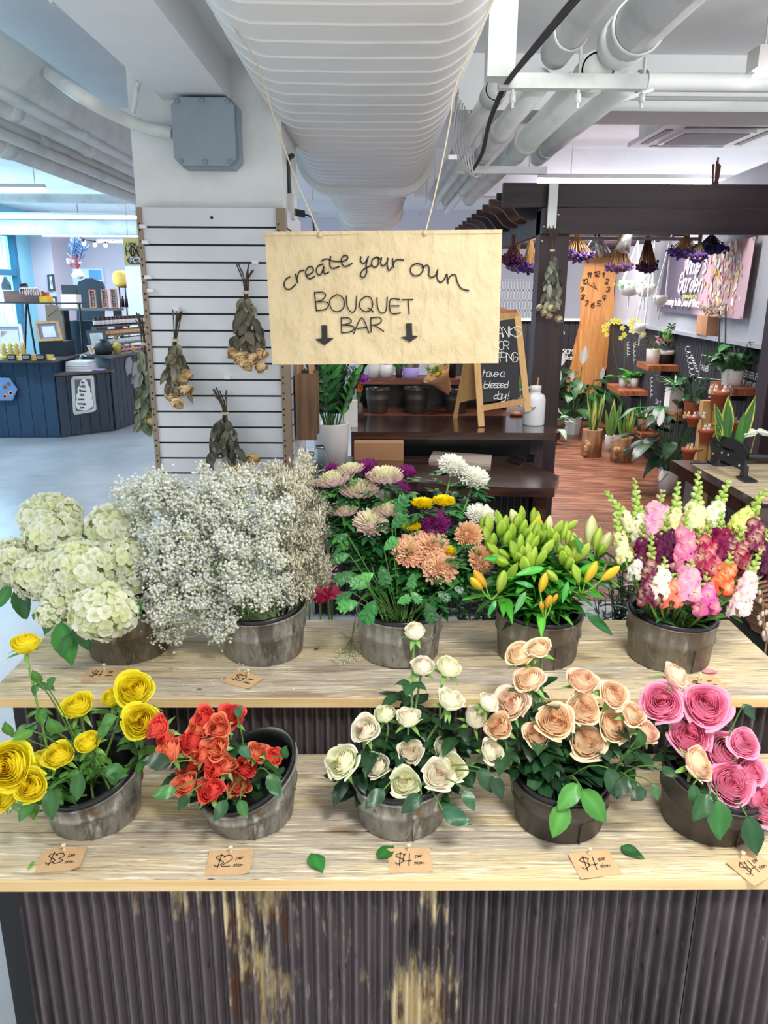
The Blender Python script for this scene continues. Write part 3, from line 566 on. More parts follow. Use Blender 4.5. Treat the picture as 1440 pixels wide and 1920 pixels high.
# ================= upper step =================
def YU(py, c=1.90): return c-.10+max(0, 1160-py)*.00085
def hyd(px, py, dpx, label, i, dy=0, sq=.86):
    rn = random.Random(600+i); Y = YU(py)+dy; c = aY(px, py, Y); Rr = dpx*.5*scl(Y, c.z); rt = Vector((UB[0][0]+(px-150)*.0003, UB[0][1], .80))
    t = thing('hydrangea_stem', rt, label, 'hydrangea', 'white hydrangeas'); mb = MB(); n = int(95*(Rr/.075)**1.4)+20
    ax = ((c-rt).normalized()+Vector((0, -.5, .4))).normalized()
    u = np.linspace(0, 1, 4)
    for k in range(n):
        z = 1-1.62*(k+.5)/n; r = math.sqrt(max(0, 1-z*z)); a = k*2.39996+rn.uniform(-.2, .2); x, y, w_ = frame(ax)
        d = (x*math.cos(a)*r+y*math.sin(a)*r+w_*z).normalized(); q = c+Vector((d.x, d.y, d.z*sq))*Rr*rn.uniform(.88, 1.03); d = (d+rv(rn, .16)).normalized()
        fx, fy, fa = frame(d); s = Rr*.21*rn.uniform(.85, 1.2); a0 = rn.uniform(0, 1.57); base = rn.choice(['fafaf0', 'f5f7de', 'fbfbf4', 'eff4cb', 'f8f9ea'])
        ci = np.array(hexc('dfe7b4')); co = np.array(hexc(base))
        V = []; K = []; F = []
        for p_ in range(4):
            th = a0+p_*1.5708; dr = fx*math.cos(th)+fy*math.sin(th); sd = fa.cross(dr); lift = rn.uniform(-.25, .35); nb = len(V)
            for (l, wd, hh) in ((.02, .10, 0), (.45, .62, .16), (.85, .60, .22), (1.12, .22, .14)):
                for sg in (-1, 0, 1):
                    V.append(q+dr*s*l+sd*s*wd*sg+fa*s*(hh+lift*l*l-(.10 if sg == 0 else 0)+.1*sg*sg*l)); K.append(ci*(1-min(1, l*1.4))+co*min(1, l*1.4))
            F.append(gridF(3, 4)+nb)
        mb.add([list(v) for v in V], np.concatenate(F), np.array(K))
    ball(mb, c, (Rr*.72, Rr*.72, Rr*.62), 12, 8, 'dde4bd', ax)
    mb.build('flower_head', MT['petal'], t)
    mb = MB(); tube(mb, bez(c-ax*Rr*.4, c-ax*Rr*1.3+Vector((0, 0, -.03)), rt, 7), .004, 6, '6f9448'); mb.build('stem', MT['stem'], t)
for i, (px, py, d, lab, dy) in enumerate([(90, 972, 100, 'hydrangea head at the very top left of the bunch', .06), (128, 960, 50, 'small hydrangea cluster beside the top left head', .04), (105, 1008, 104, 'hydrangea head just below the top ones', .02), (18, 1056, 96, 'hydrangea head cut off by the left edge', 0),
    (210, 992, 98, 'hydrangea head upper right, next to the baby\'s breath', .04), (74, 1080, 92, 'hydrangea head at the left below the second row', -.03), (150, 1066, 116, 'large hydrangea head in the middle of the bunch', -.05), (228, 1046, 84, 'greenish hydrangea head at the right middle', 0),
    (236, 1086, 70, 'yellowish hydrangea head touching the baby\'s breath', .02), (196, 1146, 114, 'largest and lowest hydrangea head over the bucket', -.07), (96, 1150, 56, 'small hydrangea head low on the left', -.06), (122, 1112, 84, 'hydrangea head between the middle and the lowest ones', -.04)]):
    hyd(px, py, d, lab, i, dy)
def leafbunch(items, root, label, grp, nm='foliage_spray', mat='leaf', yf=YU, nrm=(0, -.75, .7), ratio=.55, cat='foliage', serr=.07):
    t = thing(nm, root, label, cat, grp); rn = random.Random(len(items)); mb = MB(); sm = MB(); rt = Vector(root)
    for (px, py, dx, dy, c, *oy) in items:
        Y = yf(py)+(oy[0] if oy else -.03); p = aY(px, py, Y); q = aY(px+dx, py+dy, Y-.02); L = (q-p).length
        tube(sm, bez(rt, rt.lerp(p, .5)+Vector((0, 0, .03)), p, 5), .0016, 5, '4f7a35')
        leafgeo(mb, p, q-p, Vector(nrm)+rv(rn, .15), L*1.05, L*ratio, c, .12, .15, serr, rn, 13, 5)
    sm.build('stem', MT['stem'], t); mb.build('leaves', MT[mat], t)
leafbunch([(115, 1165, 15, 85, '3c8a3a', -.07), (100, 1140, -20, 50, '2f6f34', -.05), (145, 1160, 20, 60, '2c6430', -.08), (20, 1100, -30, 40, '3c7c3a', -.02), (35, 1100, 10, 60, '2c6430', -.02), (50, 1110, -5, 50, '26562c', -.02), (60, 1155, 30, -10, '3a7a38', -.05), (245, 1120, 20, 30, '2f6f34', -.04), (150, 995, 5, 35, '2c5a30', .0), (200, 1180, -30, 20, '2c6430', -.08), (130, 1190, -15, 40, '2f6f34', -.09)], (UB[0][0], UB[0][1], .80), 'broad serrated hydrangea leaves hanging over the bucket rim', 'leafy stems on the upper step')
# baby's breath and sea lavender: clouds of uncountable dots
def cloud(nm, label, regions, root, dcol, tcol, ndot, size, seed, Yc, thick, spiky=False):
    rn = np.random.RandomState(seed); py_r = random.Random(seed); t = thing(nm, root, label, 'filler flowers', None, 'stuff')
    cs = []; tot = sum(r[4] for r in regions)
    for (cx, cy, rx, ry, wt) in regions:
        for k in range(int(wt)):
            a, rr = py_r.uniform(0, 6.283), math.sqrt(py_r.random()); px, py = cx+rx*rr*math.cos(a), cy+ry*rr*math.sin(a)
            Y = Yc+py_r.uniform(-1, 1)*thick*math.sqrt(max(.05, 1-rr*rr))+max(0, 1160-py)*.0004; cs.append(aY(px, py, Y))
    cs = np.array([list(c) for c in cs]); per = ndot//len(cs)
    P = np.repeat(cs, per, 0)+rn.normal(0, .011 if not spiky else .010, (len(cs)*per, 3))*np.array([1, 1, 1.1])
    O = np.array([[1, 0, 0], [-1, 0, 0], [0, 1, 0], [0, -1, 0], [0, 0, 1], [0, 0, -1]], float)
    OF = np.array([[0, 2, 4], [2, 1, 4], [1, 3, 4], [3, 0, 4], [2, 0, 5], [1, 2, 5], [3, 1, 5], [0, 3, 5]])
    sz = rn.uniform(.55, 1.25, len(P))*size; O_ = O*(np.array([.8, .8, 1.3]) if spiky else 1)
    V = P[:, None, :]+O_[None]*sz[:, None, None]
    if spiky: V = V+(O_[None][:, :, 2:3]*rn.normal(0, 1, (len(P), 1, 3)))*sz[:, None, None]*1.0
    F = (OF[None]+np.arange(len(P))[:, None, None]*6).reshape(-1, 3); base = np.array([hexc(c) for c in dcol])[rn.randint(0, len(dcol), len(P))]
    mb = MB(); mb.add(V.reshape(-1, 3), F, np.repeat(base, 6, 0)); mb.build('blossom', MT['tiny'], t)
    # hair-thin twigs: three-sided strands from each cluster to its dots and from the root to each cluster
    mb = MB(); sel = P[rn.choice(len(P), int(len(P)*.09), False)]; own = cs[np.argmin(((sel[:, None, :]-cs[None, ::1, :])**2).sum(-1), 1)] if len(sel)*len(cs) < 4e6 else sel-np.array([0, 0, .015])
    A = own-np.array([0, 0, .02]); tri = np.array([[1, 0, 0], [-.5, .87, 0], [-.5, -.87, 0]])*.00038
    V = np.concatenate([A[:, None, :]+tri[None]*1.3, sel[:, None, :]+tri[None]], 1).reshape(-1, 3); k = np.arange(len(sel))[:, None, None]*6
    mb.add(V, (np.array([[0, 1, 4, 3], [1, 2, 5, 4], [2, 0, 3, 5]])[None]+k).reshape(-1, 4), tcol)
    for c in cs[::2]:
        rt = Vector(root)+Vector((py_r.uniform(-.06, .06), py_r.uniform(-.05, .05), 0)); c = Vector(c); tube(mb, bez(rt, (rt.x*.5+c.x*.5, rt.y*.5+c.y*.5, c.z*.55+rt.z*.45), c-Vector((0, 0, .02)), 5), [.0011, .001, .0008, .0006, .0004], 4, tcol, False)
    mb.build('twigs', MT['stem'], t)
cloud('babys_breath', 'cloud of white baby\'s breath spilling over its bucket beside the hydrangeas', [(330, 960, 85, 60, 55), (290, 930, 50, 40, 16), (245, 925, 26, 26, 5), (430, 1040, 100, 70, 70), (360, 1050, 100, 75, 72), (300, 1040, 45, 50, 22), (480, 960, 70, 60, 34), (330, 1120, 60, 40, 30), (390, 1140, 45, 32, 16), (310, 1160, 40, 34, 13), (500, 1110, 46, 34, 20), (400, 930, 60, 50, 22), (415, 1175, 26, 20, 6), (440, 1100, 45, 30, 20)],
      (UB[1][0], UB[1][1], .80), ['fbfbf8', 'ffffff', 'f3f5ec', 'e9eed6'], hexc('a8c488'), 30000, .0043, 11, 1.84, .10)
cloud('sea_lavender', 'airy beige pink sea lavender at the right of the baby\'s breath', [(560, 970, 50, 70, 55), (590, 1000, 36, 60, 24), (540, 920, 45, 40, 26), (580, 1060, 45, 44, 26), (540, 1040, 30, 50, 18), (500, 900, 36, 26, 14), (560, 1100, 30, 20, 8), (570, 880, 16, 26, 9), (430, 895, 50, 22, 10)],
      (UB[1][0]+.05, UB[1][1]+.03, .80), ['fffbf0', 'fdf6e8', 'fff4ee', 'f4f4e0', 'e4eacc'], hexc('a4ac7c'), 17000, .0031, 12, 1.92, .08, True)
cloud('greenery_sprig', 'pale grey green sprig standing up behind the sea lavender', [(575, 870, 14, 26, 7), (600, 930, 26, 30, 9), (560, 905, 26, 20, 7)], (UB[1][0]+.07, UB[1][1]+.05, .80), ['cdd8c4', 'b4c6a8', '9db38f'], hexc('6f8a5c'), 1400, .0022, 13, 2.0, .04, True)
t = thing('babys_breath_sprig', aZ(650, 1245, .7215), 'single baby\'s breath sprig fallen on the planks left of the chrysanthemum bucket', 'flower sprig')
mb = MB(); db = MB(); tips = [(638, 1186), (640, 1225), (655, 1238), (668, 1236), (672, 1222), (628, 1238), (645, 1240), (660, 1228)]
for k, (x_, y_) in enumerate(tips):
    a = aZ(668, 1150, .74); b = aZ(660, 1195, .75); c = aZ(x_, y_, .728); tube(mb, smoothline([a, b, c], 3), .0008, 4, '7a8a55')
    for j in range(16): ball(db, c+Vector((rnd.gauss(0, .010), rnd.gauss(0, .014), abs(rnd.gauss(0, .004)))), .0019, 5, 4, 'e8e6c8')
mb.build('twigs', MT['stem'], t); db.build('blossom', MT['petal'], t)
# chrysanthemums
def mum(px, py, dpx, style, label, i, ax=None, dy=0):
    rn = random.Random(700+i); Y = YU(py)+dy; c = aY(px, py, Y); Rr = dpx*.5*scl(Y, c.z); rt = Vector((UB[2][0]+(px-750)*.0003, UB[2][1]+rn.uniform(-.03, .04), .80))
    t = thing('chrysanthemum_stem', rt, label, 'chrysanthemum', 'chrysanthemums')
    S = {'cream': ('f4f4ae', 'fffaf4', 'f8d8e6', 1.0), 'white': ('f7f6df', 'fbfbf7', 'f2f2ee', .8), 'yellow': ('fff020', 'ffe91c', 'f8dc10', .75), 'purple': ('b04a9c', '9a2d86', '7c1c6c', .75), 'peach': ('f6dca8', 'fbd3ba', 'f4b8a2', .75), 'tan': ('e0a868', 'f6cfa4', 'fadcc0', .75)}[style]
    ax = Vector(ax if ax else {'cream': (0, -.1, 1), 'white': (.1, -.5, .8), 'yellow': (0, -.15, 1), 'purple': (0, -.7, .7), 'peach': (.05, -.75, .65), 'tan': (.2, -.8, .5)}[style]).normalized()
    x, y, a = map(np.array, frame(ax)); mb = MB(); N = 190 if dpx > 45 else 110; cs_ = [np.array(hexc(h)) for h in S[:3]]; fl = .62 if style in ('cream',) else .5
    N = int(N*1.15); H = {'cream': .50, 'purple': .50, 'peach': .40, 'tan': .52, 'white': .34, 'yellow': .36}[style]; wide = {'peach': .115, 'white': .10, 'yellow': .105}.get(style, .078)
    for k in range(N):
        f = (k+.5)/N; th = k*2.39996+rn.uniform(-.1, .1); cp = 1-f*1.10; sp = math.sqrt(max(0, 1-cp*cp)); out = x*math.cos(th)+y*math.sin(th); sd = -x*math.sin(th)+y*math.cos(th)
        vj = rn.uniform(.80, 1.06); L = rn.uniform(.82, 1.08)*(1+(.1*f if style in ('peach', 'white') else 0)); wd = Rr*wide*(.65+.5*f); B = np.array(c)+out*Rr*.12*sp-a*Rr*.16; V = []; K = []
        tip = np.array(c)+out*Rr*sp*L*.98+a*(Rr*H*cp*L)
        for s in (0, .35, .62, .85, 1.0):
            bow = math.sin(math.pi*s)*Rr*(.16*f-.03); p = B+(tip-B)*s-a*bow+a*Rr*(.12 if style in ('cream', 'purple', 'tan') else .04)*max(0, s-.6)*2.2*f-out*Rr*(.10*(1-f))*s*s
            ww = wd*(.35+.75*s if s < .7 else (.95 if s < .9 else .35)); cc = cs_[1]*(1-f)+cs_[2]*f; tipc = cs_[0]; m = (1-f)*.75*s if style != 'cream' else np.clip((1.0-f)*s*.7+(.25 if s > .9 else 0), 0, 1)
            for sg in (-1, 0, 1): V.append(p+sd*ww*sg+(a*.55+out*-.3)*(0 if sg == 0 else ww*.9)); K.append((cc*(1-m)+tipc*m)*vj*(.84+.16*min(1, s*1.5)))  # petal roots darkened in the colour, as shade in the gaps
        mb.add(V, gridF(3, 5), np.array(K))
    ball(mb, c-ax*Rr*.06, (Rr*.45, Rr*.45, Rr*.2), 10, 6, S[2], ax)
    mb.build('bloom', MT['petal'], t)
    base = c-ax*Rr*.2; mb = MB(); pth = bez(base, base-ax*.06+Vector((0, 0, -.03)), rt, 9); tube(mb, pth, .0032, 6, '5f8a48'); lathe(mb, [(.003, -.014), (Rr*.22, -.004), (Rr*.3, .008)], base, ax, 10, '5c8a3c'); mb.build('stem', MT['stem'], t)
    mb = MB()
    for j in range(22):                       # lobed leaves
        k = rn.uniform(.12, .85)*(len(pth)-1); p = pth[int(k)]; an = rn.uniform(0, 6.28); d = Vector((math.cos(an), math.sin(an)*.8-.2, rn.uniform(-.1, .6))); cg = rn.choice(['2f6a34', '255a2c', '3d7a3c', '1d4a26', '54904a'])
        leafgeo(mb, p, d, (0, 0, 1), .075, .026, cg, .3, .1, .12, rn, 7, 3)
        for sg in (-1, 1):
            for q in (.3, .55): leafgeo(mb, p+d.normalized()*.055*q, d.normalized()+d.cross(Vector((0, 0, 1))).normalized()*sg*.9, (0, 0, 1), .030, .014, cg, .3, .1, 0, rn, 5, 3)
    mb.build('leaves', MT['leaf'], t)
MU = [(627, 901, 80, 'cream', 'pink cream chrysanthemum furthest left'), (722, 894, 76, 'cream', 'pink cream chrysanthemum in front of the two purple ones'), (672, 920, 80, 'cream', 'pink cream chrysanthemum in the centre of the top cluster'), (655, 882, 60, 'cream', 'pink cream chrysanthemum half hidden at the back left'),
 (643, 957, 60, 'cream', 'small pink cream chrysanthemum low on the left'), (696, 981, 72, 'cream', 'lowest pink cream chrysanthemum, facing the viewer'), (726, 957, 60, 'cream', 'pink cream chrysanthemum behind the lowest one'),
 (690, 879, 46, 'purple', 'purple chrysanthemum between two cream ones at the top'), (762, 887, 40, 'purple', 'purple chrysanthemum right of the top cream ones'), (752, 920, 42, 'purple', 'dark purple chrysanthemum under the top cream one'), (622, 880, 30, 'purple', 'purple chrysanthemum peeking out at the far left'),
 (849, 872, 56, 'white', 'highest white chrysanthemum in front of the laptop'), (889, 895, 58, 'white', 'white chrysanthemum leaning right, just below the laptop'), (902, 966, 58, 'white', 'white chrysanthemum beside the lily buds'), (716, 928, 32, 'white', 'small white chrysanthemum hidden among the cream ones'),
 (793, 943, 46, 'yellow', 'yellow chrysanthemum left of the pair'), (832, 939, 48, 'yellow', 'yellow chrysanthemum right of the pair'), (772, 986, 40, 'yellow', 'yellow chrysanthemum behind the magenta one'), (847, 1032, 36, 'yellow', 'yellow chrysanthemum between the peach ones'),
 (816, 980, 62, 'purple', 'magenta chrysanthemum in front of the yellow ones'), (768, 1034, 66, 'peach', 'leftmost of the front three peach chrysanthemums'), (808, 1020, 68, 'peach', 'peach chrysanthemum at the top of the front three'), (824, 1062, 72, 'peach', 'lowest of the front three peach chrysanthemums'),
 (878, 1004, 60, 'tan', 'peach tan chrysanthemum under the white one'), (903, 1048, 58, 'tan', 'tan chrysanthemum next to the yellow lily buds'), (876, 1045, 36, 'white', 'white chrysanthemum tucked behind the tan ones')]
for i, (px, py, d, s, lab) in enumerate(MU):
    ax = None
    if i == 5: ax = (0, -.55, .85)
    if i in (3, 0): ax = (-.2, .05, 1)
    mum(px, py, d, s, lab, i, ax, {'purple': .05, 'white': .04}.get(s, 0) if i != 19 else 0)
def lobed(items, root, label, yf=YU):
    t = thing('chrysanthemum_foliage', root, label, 'foliage', 'leafy stems on the upper step'); rn = random.Random(3); mb = MB(); sm = MB(); rt = Vector(root)
    for (px, py, dx, dy, c) in items:
        Y = yf(py)-.06; p = aY(px, py, Y); q = aY(px+dx, py+dy, Y-.01); L = (q-p).length; d = (q-p).normalized(); n = Vector((0, -.8, .6)); s = d.cross(n).normalized()
        tube(sm, bez(rt, rt.lerp(p, .5), p, 5), .0015, 5, '4f7a35'); leafgeo(mb, p, d, n, L*1.1, L*.42, c, .1, .1, .15, rn, 11, 5)
        for sg in (-1, 1):
            for f, l in ((.2, .42), (.45, .5), (.68, .36)): leafgeo(mb, p+d*L*f, d+s*sg*1.0, n, L*l, L*.22, c, .1, .1, .1, rn, 7, 3)
    sm.build('stem', MT['stem'], t); mb.build('leaves', MT['leaf'], t)
lobed([(700, 1075, -35, 20, '5aa04a'), (672, 1130, -40, 10, '3f8a3c'), (705, 1125, -25, 45, '2f7a38'), (690, 1100, -35, -10, '3c7c3a'), (665, 1075, -40, 15, '2c6430'), (800, 1130, 15, 40, '2c5a30'), (745, 1130, 25, -10, '4a9048'), (770, 1110, 20, 20, '3c7c3a'), (655, 1040, -30, 10, '2f6f34'), (720, 1030, 25, -20, '4a9048'), (735, 990, 25, -25, '2f6f34'), (740, 960, 25, -30, '2f6f34'), (820, 1110, 25, 15, '26562c'), (650, 1000, -20, 15, '2c6430'), (775, 1075, -5, 30, '3c7c3a'), (660, 1110, -30, 20, '2c6430'), (715, 1060, 10, 40, '2c6430'), (850, 1100, 20, 10, '1d4a26')], (UB[2][0], UB[2][1], .80), 'mass of lobed chrysanthemum leaves below the blooms')
# tulips and purple stock beyond the stand
def tulip(px, py, i, label, opn):
    rn = random.Random(i); Y = 2.18; c = aY(px, py, Y); t = thing('tulip', (c.x, Y+.03, .42), label, 'tulip', 'pink tulips'); mb = MB(); ax = Vector((.3*(i-1), -.3, 1)).normalized(); x, y, a = frame(ax)
    for k in range(6):
        th = k*1.047; d = x*math.cos(th)+y*math.sin(th); leafgeo(mb, c+d*.004-ax*.02, ax+d*(opn+.15*(k % 2)), -d, .05, .032, ['d8406c', 'e0557c'][k % 2], .25, -.5, 0, rn, 7, 5)
    mb.build('bloom', MT['petal'], t); mb = MB(); tube(mb, bez(c-ax*.02, c-Vector((0, 0, .1)), (c.x, Y+.03, .42), 6), .003, 6, '7c9a48'); mb.build('stem', MT['stem'], t)
tulip(577, 1100, 0, 'closed pink tulip behind the stand next to the baby\'s breath', .15); tulip(600, 1120, 1, 'pink tulip drooping below the open one', .3); tulip(618, 1108, 2, 'open pink tulip with spread petals behind the stand', .7)
t = thing('stock_stem', (aY(618, 1075, 2.18).x, 2.2, .001), 'purple stock flowers behind the stand left of the chrysanthemum leaves', 'flower'); mb = MB()
for (x_, y_) in ((614, 1052), (622, 1068), (615, 1078), (630, 1072), (638, 1082), (628, 1088), (606, 1065)):
    c = aY(x_, y_, 2.18)
    for k in range(5): leafgeo(mb, c, (math.cos(k*1.25), -.5, math.sin(k*1.25)), (0, -1, 0), .016, .014, '9a2f93', .2, .1, 0, rnd, 5, 3)
mb.build('bloom', MT['petal'], t); mb = MB(); tube(mb, [aY(620, 1060, 2.2), aY(622, 1130, 2.2), (aY(618, 1075, 2.18).x, 2.2, .001)], .003, 6, '4f7a35'); mb.build('stem', MT['stem'], t)
# lilies
def budgeo(mb, p, d, L, r, c1, c2, n=9):
    x, y, a = frame(d); x, y, a = map(np.array, (x, y, a)); V = []; K = []; c1, c2 = np.array(hexc(c1)), np.array(hexc(c2))
    for s, rr in ((0, .25), (.12, .6), (.35, .95), (.6, 1), (.8, .72), (.93, .36), (1, .06)):
        for j in range(n):
            th = 6.2832*j/n; q = rr*r*(1+.13*math.cos(3*th)); V.append(np.array(p)+x*q*math.cos(th)+y*q*math.sin(th)+a*L*s); m = .5+.5*math.cos(3*th); K.append(c1*m+c2*(1-m))
    mb.add(V, gridF(n, 7, True), np.array(K))
def lily(i, tips, label, pal=('c6db5a', '8fb838')):
    rn = random.Random(800+i); rt = Vector((UB[3][0]+rn.uniform(-.05, .05), UB[3][1]+rn.uniform(-.04, .04), .80)); t = thing('lily_stem', rt, label, 'lily', 'lily stems')
    if len(tips) >= 3 and i not in (0, 9, 10, 11, 12):
        for q in range(2): b0 = tips[q % len(tips)]; tips = tips+[(b0[0]+rn.uniform(-18, 18), b0[1]+rn.uniform(-6, 30), b0[2]+rn.uniform(-.04, .02))]
    T = [aY(px, py, YU(py, 1.89)+oy) for (px, py, oy, *_) in tips]; cen = sum(T, Vector())/len(T); nd = cen-Vector((0, .0, .055)); path = bez(rt, (rt.x*.7+nd.x*.3, rt.y*.7+nd.y*.3, nd.z), nd, 8)
    sm = MB(); tube(sm, path, .0035, 6, '6f9a3c')
    for tp, q in zip(T, tips):
        d = (tp-nd).normalized()+Vector((rn.uniform(-.3, .3), rn.uniform(-.4, .1), .2)); cc = q[3] if len(q) > 3 else rn.choice([pal, ('d6e070', '9cc444'), ('b4cf50', '7fae34'), ('cbe060', '93bf40')]); L = q[4] if len(q) > 4 else rn.uniform(.05, .066); d = d.normalized(); b = tp-d*L*.5
        tube(sm, bez(nd, nd.lerp(b, .5)+Vector((0, 0, -.01)), b, 5), .0018, 5, '7faa3c'); m = MB(); budgeo(m, b, d, L, L*.20, *cc); m.build('bud', MT['petal'], t)
    sm.build('stem', MT['stem'], t); lf = MB()
    for k in range(34):
        f = rn.uniform(.3, 1.0); p = path[int(f*(len(path)-1))]; an = k*2.4+rn.random(); d = Vector((math.cos(an), math.sin(an)*.8-.25, rn.uniform(0, .7))); leafgeo(lf, p, d, (0, 0, 1), rn.uniform(.07, .11), rn.uniform(.020, .032), rn.choice(['2f7a22', '3f8f2a', '256018', '57a838', '1d4a1a']), rn.uniform(.15, .5), .2, 0, rn, 8, 3)
    lf.build('leaves', MT['leaf'], t)
Yc, Wc, Oc = ('f4e04c', 'e4c43a'), ('f0efc8', 'd9dc90'), ('f0c850', 'e4ac38'); Gc = ('c6db5a', '8fb838')
LT = [[(900, 1085, -.05, Oc), (893, 1094, -.05, Yc), (940, 1090, -.06), (960, 1072, -.05)], [(912, 1005, .02), (905, 985, .04), (918, 1022, 0), (930, 1048, -.02)], [(945, 985, .02), (950, 1010, 0), (958, 1000, .01), (935, 975, .05)], [(965, 975, .04, Wc, .07), (978, 965, .06), (985, 1000, .0), (980, 990, .02)],
 [(1000, 970, .05), (1006, 985, .03, Yc), (1010, 1005, .0), (1008, 975, .06)], [(1028, 985, .03, Wc), (1033, 1003, 0), (1040, 1010, -.01), (1045, 990, .03)], [(1058, 995, .04), (1066, 1010, .01), (1050, 1030, -.03), (1060, 1040, -.04)], [(1075, 1018, .0), (1080, 1030, -.02), (1092, 1035, -.02), (1055, 1045, -.05)],
 [(990, 1035, -.05), (993, 1052, -.06), (965, 1035, -.04), (1015, 1045, -.05)], [(1108, 1072, -.06, Yc, .062), (1080, 1075, -.06), (1035, 1080, -.06), (1145, 1074, -.04, Yc)], [(1107, 995, .05, Wc, .085), (1120, 1010, .03), (1133, 1020, .03, Wc, .08), (1128, 1030, .0)], [(1179, 1000, .03), (1180, 1042, .0), (1160, 1050, .0)],
 [(1028, 1128, -.08, Oc, .045), (1015, 1136, -.08, Oc, .03), (1018, 1092, -.07, Yc), (1040, 1122, -.07, Oc, .03)], [(975, 1020, -.03), (1000, 1020, -.03), (1025, 1028, -.03), (925, 1030, -.01)], [(1005, 1000, 0), (945, 1040, -.03), (970, 1045, -.04), (1070, 985, .05)]]
LN = ['lily stem furthest left with yellow buds beside the tan chrysanthemum', 'lily stem with green buds in the upper left', 'lily stem with pale green buds left of the cream bud', 'lily stem with a tall cream bud at the top left', 'lily stem with a yellow bud in the top middle', 'lily stem with white-tipped buds in the top middle',
 'lily stem with plump green buds right of the middle', 'lily stem with green buds right of the middle, lower', 'lily stem with green buds in front of the middle', 'lily stem with two big yellow buds low on the right', 'lily stem with two tall white buds on the right', 'lily stem furthest right reaching to the snapdragons',
 'lily stem with small orange buds hanging lowest', 'lily stem with green buds filling the centre', 'lily stem with scattered green buds behind the centre']
for i, (tp, lab) in enumerate(zip(LT, LN)): lily(i, tp, lab)
leafbunch([(1020, 1065, -50, 10, '4aa63a', -.09), (1065, 1090, -10, 40, '3c9a38', -.1), (1100, 1150, 50, 40, '1f5a28', -.06), (930, 1125, -15, 30, '2f8a38', -.08), (985, 1110, -20, 40, '5a9a58', -.09), (950, 1050, -40, -5, '3c9a38', -.06), (1000, 1100, -30, -10, '2f8a38', -.08), (1050, 1110, 30, -10, '256a28', -.08), (1095, 1040, -15, -35, '3c7c3a', -.03), (1085, 1070, 35, -15, '4aa63a', -.06), (930, 1090, -40, 10, '1d4a1a', -.04), (1120, 1090, 30, 15, '1d4a1a', -.04)], (UB[3][0], UB[3][1], .80), 'broad glossy lily leaves in front of the lily bunch', 'leafy stems on the upper step', ratio=.30, serr=0)
# snapdragons
def snap(i, tip, bot, col, label, nb=9, w=26, bud='b5d06a', dy=0):
    rn = random.Random(900+i); Yt = YU(tip[1], 1.87)+dy; Yb = YU(bot[1], 1.87)+dy-.01; T = aY(tip[0], tip[1], Yt); B = aY(bot[0], bot[1], Yb); off = UB[4][0] if tip[0] < 1405 else UB[4][0]+.14
    rt = Vector((UB[4][0]+(bot[0]-1290)*.0004, UB[4][1]+rn.uniform(-.04, .03), .80)); t = thing('snapdragon_stem', rt, label, 'snapdragon', 'snapdragons'); ctl = B.lerp(rt, .4)
    sm = MB(); path = bez(T, B.lerp(T, .4), B, 8)+bez(B, ctl, rt, 6)[1:]; tube(sm, path, [.0012]*3+[.0022]*4+[.003]*6, 6, '7ea648'); sm.build('stem', MT['stem'], t)
    D = (T-B); L = D.length; D.normalize(); x, y, _ = frame(D); W = w*1.12*scl(Yb, B.z)*.5; bm = MB(); fm = MB(); c0 = hexc(col)
    nt = max(14, int(L/.0055))
    for k in range(nt):
        f = (k+.5)/nt; a = k*2.3+rn.random()*.4; p = B+D*L*f; o = x*math.cos(a)+y*math.sin(a)
        if f > (.30 if tip[1] < 930 and i != 6 else .52): s = .0062*(1.25-(f-.52)*1.4); ball(bm, p+o*W*.42*(1.35-f), (s, s, s*1.5), 7, 5, bud if rn.random() < .7 else mixc(hexc(bud), c0, .35), o+D*.8)
        if f < (.36 if tip[1] < 930 and i != 6 else .60):
            q = p+o*W*.75*(1-f*.35); s = W*.95*(1.1-f*.55)*rn.uniform(.85, 1.15); fx, fy, fa = frame(o+Vector((0, -.35, .1)))
            cj = tuple(min(1, v*rn.uniform(.85, 1.1)) for v in c0)
            for m_ in range(5):
                th = m_*1.2566+rn.uniform(-.2, .2); d = (fx*math.cos(th)+fy*math.sin(th))
                V = []; K = []
                for (l, wd, h) in ((.05, .16, 0), (.5, .58, .22), (.9, .62, .16), (1.12, .3, -.05)):
                    for sg in (-1, 0, 1): V.append(q+d*s*.78*l+fa.cross(d)*s*.78*wd*sg+fa*s*(h+.16*math.sin(m_*2+sg*2+l*4))); K.append(mixc((1, .9, .55) if col not in ('5a1040', '431038', '6a1246', '8a1048') else c0, cj, min(1, .25+l)))
                fm.add([list(v) for v in V], gridF(3, 4), np.array(K))
    fm.build('blossoms', MT['petal'], t); bm.build('buds', MT['petal'], t); lf = MB()
    for k in range(6): p = path[8+k % 5]; an = rn.uniform(0, 6.28); leafgeo(lf, p, (math.cos(an), math.sin(an)-.2, .4), (0, 0, 1), .05, .014, rn.choice(['2f6a34', '255a2c', '3d7a3c']), .3, .2, 0, rn, 6, 3)
    lf.build('leaves', MT['leaf'], t)
